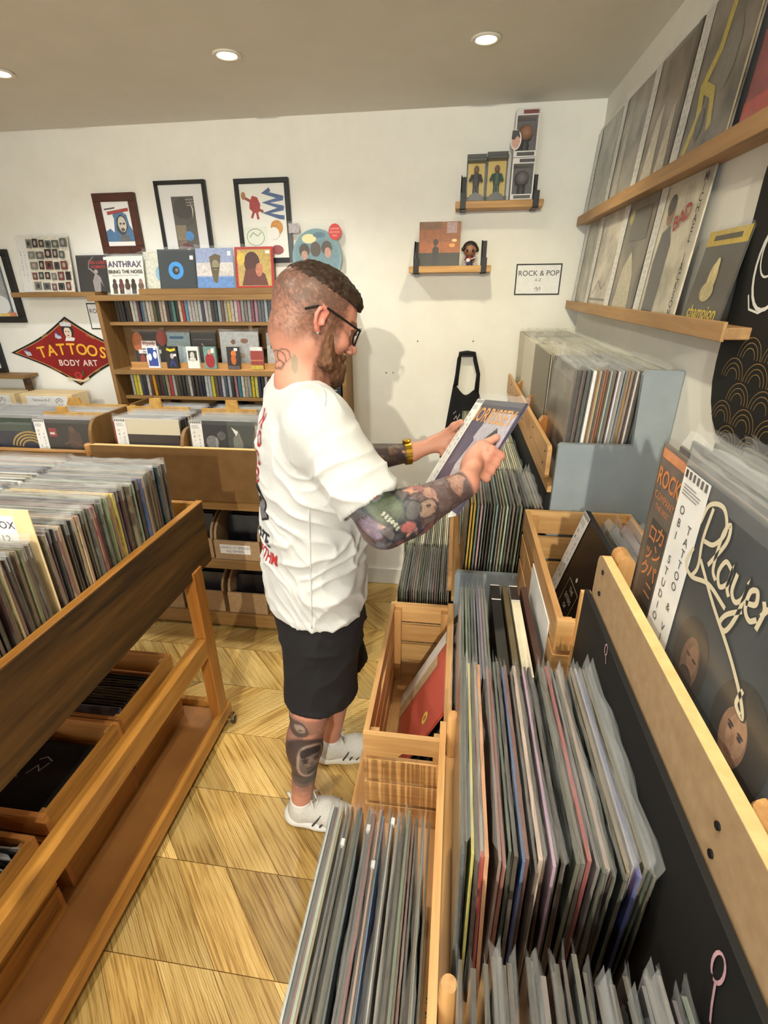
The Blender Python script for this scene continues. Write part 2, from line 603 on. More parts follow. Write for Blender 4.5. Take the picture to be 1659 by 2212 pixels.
for nm, a in (('baseboard_back', (XL, XR, YB - 0.018, YB, 0, 0.11)), ('baseboard_right', (XR - 0.018, XR, YF, YB - 0.018, 0, 0.11))):
    mb = MB().box(*a, c=0.004)
    struct(nm, mb, M['skirting'])

# ------------------------------------------------------------------ floor: 45 degree oak planks laid in rows
def oak(name, rot):
    m, nt, b = new_mat(name)
    v, oi = coords(nt, (1, 1, 1), (0, 0, rot), rand=9.0)
    mp = nt.nodes.new('ShaderNodeMapping'); mp.inputs['Scale'].default_value = (5.0, 130, 60)
    lk(nt, v, mp.inputs['Vector'])
    n1 = noise(nt, mp.outputs[0], 1.0, 3, 0.6, 0.5)
    mp2 = nt.nodes.new('ShaderNodeMapping'); mp2.inputs['Scale'].default_value = (3.0, 9.0, 9.0)
    lk(nt, v, mp2.inputs['Vector'])
    wv = nt.nodes.new('ShaderNodeTexWave'); wv.wave_type = 'RINGS'; wv.rings_direction = 'Z'
    wv.inputs['Scale'].default_value = 6.0; wv.inputs['Distortion'].default_value = 5.0
    wv.inputs['Detail'].default_value = 2; wv.inputs['Detail Scale'].default_value = 1.0
    lk(nt, mp2.outputs[0], wv.inputs['Vector'])
    n3 = noise(nt, v, 5.0, 2)
    sel = ramp(nt, noise(nt, v, 3.0, 1), [(0.45, (0, 0, 0)), (0.58, (1, 1, 1))])
    f = math_n(nt, 'ADD', math_n(nt, 'MULTIPLY', n1, 0.75), math_n(nt, 'MULTIPLY', math_n(nt, 'MULTIPLY', wv.outputs['Fac'], sel), 0.25))
    col = ramp(nt, f, [(0.26, srgb(158, 118, 56)), (0.42, srgb(216, 178, 104)), (0.72, srgb(242, 214, 148))])
    val = math_n(nt, 'MULTIPLY_ADD', oi.outputs['Random'], 0.56, 0.70)
    val = math_n(nt, 'MULTIPLY', val, math_n(nt, 'MULTIPLY_ADD', n3, 0.5, 0.75))
    hsv = nt.nodes.new('ShaderNodeHueSaturation'); lk(nt, col, hsv.inputs['Color']); lk(nt, val, hsv.inputs['Value'])
    hsv.inputs['Saturation'].default_value = 1.0
    lk(nt, hsv.outputs[0], b.inputs['Base Color'])
    b.inputs['Roughness'].default_value = 0.36
    return m


M['oak_plus'] = oak('oak_plank_a', -math.pi / 4)
M['oak_minus'] = oak('oak_plank_b', math.pi / 4)
floor = struct('floor', MB().box(XL - 0.1, XR + 0.1, YF - 0.1, YB + 0.1, -0.06, -0.006), M['oak_minus'])
rows = [(0.13, 0.385, -1), (0.385, 0.64, -1), (0.64, 0.897, -1), (0.897, 1.149, -1), (1.149, 1.40, -1), (1.40, 1.663, 1), (1.663, 1.912, -1), (1.912, 2.165, 1), (2.165, 2.42, -1), (2.42, 2.64, 1)]
pw, gp = 0.172, 0.0012
for y0, y1, sg in rows:
    h = y1 - y0; sl = h * sg
    P = [(gp, gp), (pw - gp, gp), (pw - gp + sl - gp * sg, h - gp), (gp + sl - gp * sg, h - gp)]
    me = MB().prism(P, lambda u, v, w: (u, v, w), -0.006, 0.0).mesh('plank', M['oak_plus'] if sg > 0 else M['oak_minus'])
    off = (0.05 if sg > 0 else 0.11) + (y0 * 0.37 % pw)
    x = -1.78 + off
    n = 0
    while x < 0.30:
        pl = bpy.data.objects.new('plank', me); COL.objects.link(pl); pl.parent = floor
        pl.location = (x, y0, 0); x += pw

# ------------------------------------------------------------------ recessed downlights
in_view = {0: 'round recessed downlight in the ceiling above the two wall shelves', 1: 'round recessed downlight in the ceiling above the man', 2: 'round recessed downlight cut off by the left picture edge'}
for i, ((x, y), pw_, pc_, aim, cone_) in enumerate(DOWNLIGHTS):
    t = thing('ceiling_light', (x, y, ZC), in_view.get(i, 'round recessed downlight in the ceiling behind the photographer'), 'light', 'recessed ceiling downlights')
    ring = MB()
    prof = [(0.030, -0.001), (0.046, -0.001), (0.047, -0.004), (0.044, -0.007), (0.034, -0.006), (0.030, -0.003)]
    n = 28; vs = []; fs = []
    for r, h in prof:
        for k in range(n):
            a = 2 * math.pi * k / n; vs.append((x + r * math.cos(a), y + r * math.sin(a), ZC + h))
    for j in range(len(prof)):
        j2 = (j + 1) % len(prof)
        for k in range(n):
            k2 = (k + 1) % n; fs.append((j * n + k, j * n + k2, j2 * n + k2, j2 * n + k))
    ring.add(vs, fs).build('trim_ring', flat((226, 220, 206), 0.35), t, smooth=True)
    MB().lathe([(0.030, -0.0005), (0.0295, -0.003), (0.024, -0.0048), (0.010, -0.0055)], (x, y, ZC), n=24).build('lens', M['glow'], t, smooth=True)
    sp = bpy.data.lights.new('downlight', 'SPOT'); sp.energy = DOWNLIGHT_W * pw_; sp.color = pc_
    sp.spot_size = math.radians(cone_); sp.spot_blend = 0.75; sp.shadow_soft_size = 0.025
    so = bpy.data.objects.new('downlight', sp); COL.objects.link(so); so.location = (x, y, ZC - 0.012)
    if aim:
        so.rotation_euler = (Vector(aim) - so.location).to_track_quat('-Z', 'Y').to_euler()

# ================================================================== vinyl records
LP = 0.315


def lp_mesh(w, t, name='record_cover'):
    mb = MB(); h = w / 2
    vs = [(-h, -t / 2, 0), (h, -t / 2, 0), (h, -t / 2, w), (-h, -t / 2, w), (-h, t / 2, 0), (h, t / 2, 0), (h, t / 2, w), (-h, t / 2, w)]
    mb.add(vs, [(0, 1, 2, 3), (5, 4, 7, 6)], 0)
    mb.add(vs, [(1, 5, 6, 2), (4, 0, 3, 7), (3, 2, 6, 7), (4, 5, 1, 0)], 1)
    return mb.mesh(name, [M['cover'], M['cover_edge']])


LPM = {t: lp_mesh(LP, t) for t in (0.0034, 0.0048, 0.0075)}


def sleeve_mesh(seed, w=0.323, hgt=0.333, cover=LP, t=0.0036, nx=12, full=False):
    r = np.random.default_rng(seed)
    zs = ([0.0, cover * 0.4, cover * 0.7, cover * 0.95] if full else [cover - 0.03]) + [cover + 0.001, cover + 0.006, hgt - 0.006, hgt]
    ph = r.uniform(0, 6.28, 6); amp = r.uniform(0.0006, 0.0022)
    v = []; f = []; mi = []
    nz = len(zs)
    tops = r.normal(0, 0.0018, nx + 1)
    tops[0] += r.uniform(-0.004, 0.010); tops[-1] += r.uniform(-0.004, 0.010)
    tops[1] += tops[0] * 0.4; tops[-2] += tops[-1] * 0.4
    lean = r.normal(0, 0.004)
    for side in (-1, 1):
        for j, z in enumerate(zs):
            for i in range(nx + 1):
                u = i / nx; x = (u - 0.5) * w
                edge = min(1.0, min(u, 1 - u) * 16)
                y = side * ((t / 2 + 0.0005) * edge + 0.0006 * edge * abs(math.sin(3.1 * u * math.pi + ph[0])))
                zz = z
                if z > cover:
                    k = (z - cover) / (hgt - cover)
                    y = side * (t / 2) * (1 - 0.75 * k) * edge + k * (lean + amp * math.sin(9 * u + ph[1]) + amp * 0.8 * math.sin(23 * u + ph[2] + side)) + r.normal(0, 0.0005)
                    zz = z + tops[i] * k
                v.append((x, y, zz))
    o = (nx + 1) * nz
    for s in (0, 1):
        for j in range(nz - 1):
            for i in range(nx):
                a = s * o + j * (nx + 1) + i
                f.append((a, a + 1, a + nx + 2, a + nx + 1)); mi.append(0 if j >= nz - 5 else 1)
    me = bpy.data.meshes.new('plastic_sleeve'); me.from_pydata(v, [], f)
    me.materials.append(M['sleeve']); me.materials.append(M['sleeve_thin'])
    me.polygons.foreach_set('material_index', mi)
    me.polygons.foreach_set('use_smooth', [True] * len(f)); me.update()
    return me


SLV = [sleeve_mesh(100 + i, hgt=0.328) for i in range(8)]
SLV_TALL = [sleeve_mesh(200 + i, hgt=0.338) for i in range(6)]
PALETTE = [(38, 38, 44), (60, 58, 56), (92, 88, 82), (150, 142, 128), (196, 186, 168), (214, 208, 196), (120, 60, 54), (52, 64, 92), (70, 92, 104), (92, 74, 62), (44, 52, 48), (170, 150, 110), (110, 108, 110), (28, 26, 28), (80, 50, 70), (176, 168, 160), (64, 76, 66), (140, 118, 92)]


def pick(pal=PALETTE):
    c = random.choice(pal); return tuple(min(255, max(0, int(x * random.uniform(0.85, 1.12)))) for x in c)


def record(pos, yaw, label, group, col=None, tilt=0.0, t=0.0034, sleeve=True, tall=False, roll=0.0, name='vinyl_record', cat='record'):
    """a record in its printed cover standing on its lower edge; front faces local -Y"""
    o = bpy.data.objects.new(name, LPM[t]); COL.objects.link(o)
    o.location = pos; o.rotation_euler = (tilt, roll, yaw)
    o.color = rgba(srgb(*(col or pick())))
    tag(o, label, cat, group)
    if sleeve:
        s = bpy.data.objects.new('plastic_sleeve', random.choice(SLV_TALL if tall else SLV)); COL.objects.link(s)
        s.parent = o; s.scale = (random.choice((-1, 1)), t / 0.0036 if t > 0.004 else random.choice((-1, 1)), 1)
    return o


def stock(name, label, cat, places, parts_sleeve=True, pal=PALETTE):
    """records beyond the individually built ones: one object of real covers and sleeve tops"""
    mb = MB(); cols = []; mats = [flat(c, 0.45) for c in pal] + [M['sleeve']]
    for (x, y, z, yaw, t) in places:
        h = LP / 2; c, s = math.cos(yaw), math.sin(yaw)
        T = lambda a, b_, d: (x + a * c - b_ * s, y + a * s + b_ * c, z + d)
        mb.box(-h, h, -t / 2, t / 2, 0, LP, 0, random.randrange(len(pal)), T)
        if parts_sleeve:
            n = 7; le = random.gauss(0, 0.004); p = random.uniform(0, 6)
            vs = []; fs = []
            for k in range(2):
                for i in range(n + 1):
                    u = i / n
                    vs.append(T((u - 0.5) * 0.323, (le + 0.002 * math.sin(9 * u + p)) * k + random.gauss(0, 0.0004), LP - 0.004 + k * (0.02 + random.gauss(0, 0.002))))
            for i in range(n):
                fs.append((i, i + 1, n + 2 + i, n + 1 + i))
            mb.add(vs, fs, len(pal))
    o = mb.build(name, mats, recalc=False)
    tag(o, label, cat, None, 'stuff')
    return o

# ================================================================== right side: stepped racks along the wall
def screws(parent, pts, r=0.004, ax=(1, 0, 0), mat=None):
    for p in pts:
        MB().lathe([(r, -0.0015), (r, 0.0008), (r * 0.5, 0.0012)], p, ax, 10).build('screw', mat or M['black_metal'], parent, smooth='auto')


# ---- near rack -----------------------------------------------------
nr = thing('record_rack', (0.15, 0.3, 0), 'long stepped wooden record rack beside the photographer, with chalk-marked black panel', 'record rack')
MB().box(-0.215, 0.012, -0.5, 1.33, 0.452, 0.470).box(-0.215, 0.012, -0.5, 1.33, 0.0, 0.02).build('shelf_board', M['pine'], nr)
MB().box(0.012, 0.258, -0.5, 0.80, 0.78, 0.798).build('shelf_board', M['pine'], nr)
MB().box(0.03, 0.212, 0.80, 1.33, 0.682, 0.70).box(0.212, 0.555, 0.80, 1.33, 0.792, 0.81).build('shelf_board', M['pine'], nr)
MB().box(0.258, 0.555, -0.5, 0.80, 1.155, 1.173).build('shelf_board', M['pine'], nr)
MB().box(0.012, 0.03, -0.5, 1.33, 0.0, 0.78).build('riser', M['pine'], nr)
MB().box(0.212, 0.23, 0.80, 1.33, 0.0, 0.792).build('riser', M['pine'], nr)
for yy in (-0.49, 0.79, 1.312):
    MB().box(-0.21, 0.012, yy, yy + 0.018, 0.0, 0.452).box(0.03, 0.555, yy, yy + 0.018, 0.0, 0.68).build('upright', M['pine_z'], nr)
MB().box(0.258, 0.555, 0.782, 0.80, 0.79, 1.155).build('upright', M['pine_z'], nr)
bp = MB().box(0.250, 0.258, -0.5, 0.80, 0.80, 1.20, 0.001).build('black_panel', M['black'], nr)
# pale chalk-pen swirls on the black panel
fn = B((0.2497, 0, 0), (0, -1, 0), (0, 0, 1))
def arc(cu, cv, ru, rv, a0, a1, n=14):
    return [(cu + ru * math.cos(math.radians(a0 + (a1 - a0) * i / n)), cv + rv * math.sin(math.radians(a0 + (a1 - a0) * i / n))) for i in range(n + 1)]
pink = (214, 168, 178)
art('chalk_marks', bp, fn, [('line', arc(-0.645, 1.190, 0.006, 0.009, -90, 250), 0.0022, pink), ('line', [(-0.640, 1.182), (-0.634, 1.172)], 0.0022, pink),
                            ('line', arc(-0.262, 1.165, 0.008, 0.017, -90, 250), 0.0032, pink), ('line', [(-0.258, 1.15), (-0.252, 1.128), (-0.246, 1.112)], 0.0032, pink), ('line', arc(-0.22, 1.10, 0.008, 0.014, -60, 260), 0.003, pink)])
# the MDF retaining rail of the top tier, rounded at its far end
out = [(-0.5, 1.188), (0.772, 1.188)] + [(0.772 + 0.020 * math.sin(math.radians(a)), 1.208 - 0.020 * math.cos(math.radians(a))) for a in range(15, 90, 15)] + [(0.792, 1.262)] + [(0.772 + 0.020 * math.cos(math.radians(a)), 1.262 + 0.020 * math.sin(math.radians(a))) for a in range(15, 90, 15)] + [(0.772, 1.282), (-0.5, 1.282)]
rl = MB().prism(out, lambda u, v, w: (w, u, v), 0.2605, 0.2612, 0).prism(out, lambda u, v, w: (w, u, v), 0.2613, 0.276, 1).build('rail', [M['mdf'], M['mdf_edge']], nr)
screws(rl, [(0.2600, 0.755, 1.262), (0.2600, 0.752, 1.222), (0.2600, 0.335, 1.245), (0.2600, 0.33, 1.212)], 0.0042)
batten = MB().box(0.262, 0.282, -0.5, 0.79, 1.150, 1.186, 0.002).build('batten', M['pine'], nr)
for yy in (0.745, 0.325, -0.1):
    pts = [(0.278, 1.174), (0.304, 1.174), (0.304, 1.285)] + [(0.291 + 0.013 * math.cos(math.radians(a)), 1.285 + 0.012 * math.sin(math.radians(a))) for a in range(20, 180, 20)] + [(0.278, 1.285)]
    if yy > 0.7:
        MB().prism(pts, lambda u, v, w: (u, w, v), yy, yy + 0.04).build('bracket', M['pine_z'], nr)
        MB().prism([(0.247, 0.80), (0.264, 0.80), (0.264, 1.19), (0.247, 1.19)], lambda u, v, w: (u, w, v), 0.80, 0.812).build('corner_post', M['pine_z'], nr)
    else:
        MB().lathe([(0.021, 0), (0.023, 0.004), (0.023, 0.075), (0.021, 0.08)], (0.2995, yy, 1.195), (0, 0, 1), 18).build('bracket', M['pine_z'], nr, smooth='auto')
# middle tier rail
out = [(-0.5, 0.80), (0.78, 0.80), (0.79, 0.81), (0.79, 0.85), (0.78, 0.86), (-0.5, 0.86)]
rl = MB().prism(out, lambda u, v, w: (w, u, v), 0.004, 0.0165).build('rail', M['pine'], nr)
screws(rl, [(0.0035, 0.33, 0.845), (0.0035, 0.325, 0.82), (0.0035, 0.765, 0.845)], 0.003)
for yy in (0.755, 0.325):
    MB().lathe([(0.011, 0), (0.012, 0.003), (0.012, 0.105), (0.010, 0.11)], (0.0295, yy, 0.80), (0, 0, 1), 16).build('bracket', M['pine_z'], nr, smooth='auto')

# ---- records of the near rack ---------------------------------------
FACE_L = math.radians(-90)   # covers face the aisle (-X)
GREY = [(58, 60, 62), (80, 80, 78), (42, 42, 46), (108, 106, 100), (30, 30, 34), (66, 70, 74), (128, 124, 116), (92, 86, 80), (48, 54, 62), (70, 64, 60)]
gB = 'records in the middle tier beside the photographer'
special = {3: (196, 186, 96), 4: (150, 160, 150), 6: (168, 50, 48), 7: (224, 160, 118), 9: (128, 60, 60), 14: (58, 96, 150), 27: (150, 60, 70), 36: (56, 72, 140)}
x = 0.036; n = 0
lab = {3: 'yellow-edged record near the rail in the nearest middle-tier bin', 6: 'red record near the rail in the nearest middle-tier bin', 7: 'pale orange record beside the red one in the middle-tier bin', 14: 'bright blue record in the nearest middle-tier bin'}
while x < 0.247:
    t = random.choice((0.0034, 0.0034, 0.0048))
    record((x, 0.52 + random.gauss(0, 0.006), 0.7985), FACE_L, lab.get(n, 'grey-looking record in clear sleeve packed in the nearest middle-tier bin'), gB, special.get(n, pick(GREY + PALETTE)), tilt=math.radians(random.gauss(0.6, 0.8)), t=t, tall=random.random() < 0.25)
    x += t + random.choice((0.0008, 0.0012, 0.0018)) ; n += 1
x = 0.040; n = 0
while x < 0.245:
    t = random.choice((0.0034, 0.0048))
    record((x, 0.105 + random.gauss(0, 0.008), 0.7985), FACE_L, 'dark record in clear sleeve at the bottom edge of the picture, middle tier', 'records in the middle tier at the bottom edge of the picture', pick(GREY[:5] + [(40, 30, 32), (30, 30, 36)]), tilt=math.radians(random.gauss(1.0, 1.2)), t=t, tall=random.random() < 0.6)
    x += t + 0.0028; n += 1
x = -0.186; n = 0
while x < -0.004:
    t = random.choice((0.0034, 0.0034, 0.0048))
    c = {10: (206, 92, 110), 15: (150, 52, 60), 20: (90, 140, 190), 3: (150, 134, 110)}.get(n, pick(GREY + PALETTE[:10]))
    l = {10: 'pink-edged record in the low bin at the bottom of the picture', 15: 'red-edged record in the low bin at the bottom of the picture', 20: 'pale blue record in the low bin at the bottom of the picture'}.get(n, 'record in clear sleeve packed in the low bin beside the shoe')
    record((x, 0.458 + random.gauss(0, 0.005), 0.4705), FACE_L, l, 'records in the low tier beside the shoe', c, tilt=math.radians(random.gauss(0.5, 1.0)), t=t, tall=random.random() < 0.4)
    x += t + random.choice((0.0009, 0.0015, 0.0022)); n += 1
# white price tags clipped over the sleeves
for (xx, yy, zz) in [(0.052, 0.20, 1.122), (0.085, 0.19, 1.124), (0.205, 0.19, 1.12), (0.225, 0.12, 1.12), (-0.16, 0.55, 0.79), (-0.118, 0.58, 0.792), (-0.10, 0.52, 0.79), (-0.075, 0.60, 0.79)]:
    t_ = MB().box(xx - 0.0035, xx + 0.0035, yy - 0.006, yy + 0.006, zz - 0.012, zz, 0.001).build('price_tag', M['white_card'])
    tag(t_, 'small white price tag over a sleeve top in the ' + ('low bin beside the shoe' if zz < 1 else 'nearest bin'), 'price tag', 'white price tags on sleeve tops in ' + ('the low bin' if zz < 1 else 'the middle tier'))

# ---- top tier: the two front records with paper strips ---------------
def lp_thing(name, pos, yaw, tilt, label, size=LP, thick=0.004, body=None, cat='record', group=None):
    """a record whose printed front is modelled: returns (thing, front frame in local metres, u right, v up)"""
    t = bpy.data.objects.new(name, None); t.empty_display_size = 0.03; COL.objects.link(t)
    t.location = pos; t.rotation_euler = (tilt, 0, yaw); ORG[t.name] = np.zeros(3)
    tag(t, label, cat, group)
    h = size / 2
    c = MB().box(-h, h, -thick / 2, thick / 2, 0, size, 0.0004).build('cover', body or flat((40, 40, 44), 0.35, 0, 0.4), t)
    fn = B((-h, -thick / 2, 0), (1, 0, 0), (0, 0, 1))
    return t, c, fn


def add_sleeve(t, thick=0.004, size=LP, seed=0, extra=0.018, thin=True):
    me = sleeve_mesh(500 + seed, size + 0.008, size + extra, size, thick + 0.004, 14, full=True)
    s = bpy.data.objects.new('plastic_sleeve', me); COL.objects.link(s); s.parent = t; ORG[s.name] = np.zeros(3)
    return s


def obi(cover, fn, u0, u1, v0, v1, lines=('TATTOO & VINYL', 'OBI STUDIO'), size=0.02, wrap=True):
    """white paper strip printed with two columns of capitals"""
    mb = MB()
    mb.add([fn(u0, v0, 0.0016), fn(u1, v0, 0.0016), fn(u1, v1, 0.0016), fn(u0, v1, 0.0016)], [(0, 1, 2, 3)])
    s = mb.build('paper_strip', M['white_card'], cover, recalc=False)
    w = u1 - u0; h = v1 - v0
    n0, n1 = len(lines[0]), len(lines[1])
    st = h * 0.72 / n0
    its = []
    for i, ch in enumerate(lines[0]):
        if ch != ' ':
            its.append((ch, u0 + w * 0.70, v1 - h * 0.22 - i * st, size, (40, 38, 38), {}))
    for i, ch in enumerate(lines[1]):
        if ch != ' ':
            its.append((ch, u0 + w * 0.28, v1 - h * 0.17 - i * st * 1.12, size, (40, 38, 38), {}))
    letters(s, fn, its, w=0.0022)
    its = [('rect', u0 + w * (0.06 + 0.155 * k), v1 - 0.012, u0 + w * (0.06 + 0.155 * k + 0.09), v1 - 0.002, (52, 50, 50)) for k in range(6)]
    its += [('rect', u0 + w * 0.1, v1 - 0.020 - 0.004 * k, u0 + w * (0.6 + 0.25 * random.random()), v1 - 0.0215 - 0.004 * k, (150, 146, 148)) for k in range(4)]
    art('perforation', s, fn, its, w=0.0019, step=0.00002)
    return s


dk = mottled('player_cover', srgb(34, 40, 46), srgb(62, 68, 74), 9, 0.3, 0.0, 0.001)
t, c, fn = lp_thing('vinyl_record', (0.300, 0.49, 1.1745), FACE_L, 0, 'dark record with cream script Player and white paper strip, at the right edge', body=dk)
obi(c, fn, 0.002, 0.072, 0.0, 0.3145, size=0.0165)
cream = (226, 214, 184); ink = (20, 22, 26)
def spline(pts, n=7):
    P = [np.array(p, float) for p in pts]; P = [2 * P[0] - P[1]] + P + [2 * P[-1] - P[-2]]; o = []
    for i in range(1, len(P) - 2):
        for k in range(n):
            t_ = k / n
            o.append(tuple(0.5 * (2 * P[i] + (P[i + 1] - P[i - 1]) * t_ + (2 * P[i - 1] - 5 * P[i] + 4 * P[i + 1] - P[i + 2]) * t_ ** 2 + (3 * P[i] - P[i - 1] - 3 * P[i + 1] + P[i + 2]) * t_ ** 3)))
    return o + [tuple(P[-2])]


SCRIPT = [[(0.16, 0.98), (0.13, 0.60), (0.18, 0.30), (0.10, 0.12)], [(0.0, 0.74), (0.08, 0.98), (0.32, 1.06), (0.46, 0.88), (0.34, 0.66), (0.16, 0.60)],
          [(0.34, 0.42), (0.52, 0.78), (0.50, 0.96), (0.43, 0.82), (0.44, 0.45), (0.53, 0.36)], [(0.72, 0.60), (0.60, 0.62), (0.54, 0.46), (0.62, 0.35), (0.72, 0.46), (0.73, 0.62), (0.73, 0.42), (0.79, 0.35)],
          [(0.81, 0.62), (0.81, 0.43), (0.90, 0.37), (0.98, 0.48), (0.99, 0.63), (0.98, 0.30), (0.90, 0.04), (0.79, 0.04), (0.84, 0.18), (1.02, 0.36)], [(1.03, 0.46), (1.15, 0.53), (1.12, 0.64), (1.04, 0.58), (1.05, 0.41), (1.14, 0.35), (1.22, 0.42)],
          [(1.23, 0.62), (1.27, 0.54), (1.25, 0.34)], [(1.25, 0.48), (1.33, 0.62), (1.42, 0.58)],
          [(0.02, 0.44), (-0.05, 0.22), (0.12, 0.14), (0.45, 0.26), (0.8, 0.22)], [(0.20, 0.40), (0.60, 0.14), (1.05, -0.10), (1.36, -0.32), (1.46, -0.46), (1.34, -0.42), (1.36, -0.24)]]
for k_, (wd_, col_, w_) in enumerate(((0.0092, ink, 0.0008), (0.0056, cream, 0.0014))):
    art('script_lettering', c, fn, [('line', [(0.070 + 0.118 * x_, 0.186 + 0.110 * y_) for x_, y_ in spline(st_)], wd_, col_) for st_ in SCRIPT], w=w_, step=0.00006)
skin_, hair_ = (176, 128, 92), (44, 34, 28)
art('group_portrait', c, (lambda u, v, w=0.0: fn(u + 0.008, v + 0.062, w)), [
    ('disc', 0.120, 0.048, 0.040, 0.058, (38, 32, 30)), ('disc', 0.122, 0.044, 0.021, 0.036, (112, 80, 60)), ('disc', 0.126, 0.050, 0.012, 0.022, (138, 100, 76)), ('disc', 0.122, 0.022, 0.016, 0.016, (60, 42, 34)), ('disc', 0.115, 0.054, 0.0055, 0.0022, (44, 32, 28)), ('disc', 0.131, 0.054, 0.0055, 0.0022, (44, 32, 28)), ('disc', 0.123, 0.030, 0.008, 0.002, (90, 52, 44)),
    ('disc', 0.236, 0.048, 0.050, 0.062, (34, 28, 26)), ('disc', 0.230, 0.042, 0.023, 0.036, (150, 112, 86)), ('disc', 0.234, 0.048, 0.016, 0.026, (176, 136, 106)), ('disc', 0.222, 0.054, 0.0055, 0.002, (60, 42, 34)), ('disc', 0.240, 0.054, 0.0055, 0.002, (60, 42, 34)), ('disc', 0.222, 0.050, 0.004, 0.0022, (50, 38, 34)), ('disc', 0.240, 0.050, 0.004, 0.0022, (50, 38, 34)), ('disc', 0.231, 0.040, 0.003, 0.007, (160, 118, 92)), ('disc', 0.231, 0.026, 0.008, 0.002, (124, 70, 60)),
    ('poly', [(0.165, -0.06), (0.18, 0.02), (0.205, 0.016), (0.212, -0.06)], (58, 70, 70)), ('poly', [(0.205, -0.06), (0.215, 0.0), (0.232, 0.008), (0.250, -0.002), (0.30, -0.03), (0.30, -0.06)], (52, 50, 54)), ('line', [(0.214, 0.002), (0.232, -0.004), (0.25, 0.0)], 0.003, (30, 26, 26))], w=0.0004, step=0.00008)
add_sleeve(t, seed=1)
br = mottled('rock_cover', srgb(84, 72, 62), srgb(110, 96, 84), 22, 0.35, 0.0, 0.001)
t, c, fn = lp_thing('vinyl_record', (0.309, 0.594, 1.1745), FACE_L, 0, 'brown record with orange ROCK lettering, just behind the Player record', body=br)
org_ = (214, 126, 44)
art('print_blocks', c, fn, [('rect', 0.006, 0.296, 0.086, 0.310, org_), ('rect', 0.022, 0.03, 0.078, 0.205, (44, 34, 28))])
letters(c, fn, [('ROCK', 0.047, 0.268, 0.036, org_, {'bold': 0.02, 'sx': 0.8}), ('COMPANY', 0.047, 0.240, 0.017, org_, {'sx': 0.85}), ('THE BEST', 0.047, 0.224, 0.012, org_)] +
        [(ch, 0.063, 0.188 - 0.030 * i, 0.030, org_, {'bold': 0.01}) for i, ch in enumerate('カンパニ')] + [(ch, 0.036, 0.182 - 0.030 * i, 0.030, org_, {'bold': 0.01}) for i, ch in enumerate('ロック')], w=0.0011)
add_sleeve(t, seed=2)
x = 0.320; n = 0
while x < 0.535:
    tt = random.choice((0.0048, 0.0075))
    record((x, 0.56 + random.uniform(-0.05, 0.06), 1.1735), FACE_L, 'record in a frilly clear sleeve behind the ROCK record, top tier', 'records behind the front pair of the top tier', pick(GREY), tilt=math.radians(random.gauss(-0.5, 0.8)), t=tt, tall=True)
    x += tt + 0.0105; n += 1
stock('record_stock', 'packed records in clear sleeves at the right picture edge, top tier', 'records', [(0.325 + 0.011 * k, 0.20, 1.1735, FACE_L, 0.006) for k in range(19)])

# ================================================================== far rack (blue-grey cheeks)
fr = thing('record_rack', (0.18, 1.95, 0), 'stepped record rack with blue-grey painted side panel in the far right corner', 'record rack')
pan = [(0.556, 0.0), (0.556, 1.505), (0.472, 1.507), (0.462, 1.495), (0.470, 1.312), (0.290, 1.312), (0.283, 1.305), (0.283, 0.892), (0.034, 0.892), (0.028, 0.886), (0.028, 0.50), (-0.19, 0.50), (-0.20, 0.49), (-0.20, 0.0)]
MB().prism(pan, lambda u, v, w: (u, w, v), 1.337, 1.355).build('side_panel', M['blue_panel'], fr)
MB().box(-0.20, 0.02, 1.355, 2.62, 0.45, 0.468).build('shelf_board', M['pine'], fr)
MB().box(0.02, 0.272, 1.355, 2.62, 0.772, 0.790).build('shelf_board', M['pine'], fr)
MB().box(0.272, 0.555, 1.355, 2.62, 1.165, 1.183).build('shelf_board', M['pine'], fr)
MB().box(0.020, 0.032, 1.355, 2.62, 0.0, 0.772).build('riser', M['black'], fr)
MB().box(0.272, 0.283, 1.355, 2.62, 0.790, 1.165).build('riser', M['black'], fr)
MB().box(-0.2, 0.555, 2.60, 2.618, 0.0, 0.45).build('upright', M['pine_z'], fr)
for (xa, xb, z0, z1, y1) in ((0.260, 0.272, 1.205, 1.297, 2.61), (0.006, 0.019, 0.80, 0.875, 2.3), (-0.196, -0.184, 0.47, 0.53, 1.9)):
    out = [(1.36, z0 + 0.01), (1.37, z0), (y1, z0), (y1, z1), (1.37, z1), (1.36, z1 - 0.01)]
    rl = MB().prism(out, lambda u, v, w: (w, u, v), xa, xb).build('rail', M['pine'], fr)
    screws(rl, [(xa - 0.0003, 1.39 + 0.13 * k + (0.02 if s_ else 0), z1 - 0.022 - 0.04 * s_) for k in range(0, 9, 2) for s_ in (0, 1)], 0.003)
for yy in (1.62, 1.95, 2.28):
    pts = [(0.274, 1.184), (0.31, 1.184), (0.31, 1.30), (0.30, 1.315), (0.284, 1.315), (0.274, 1.30)]
    MB().prism(pts, lambda u, v, w: (u, w, v), yy, yy + 0.035).build('bracket', M['orange_z'], fr)
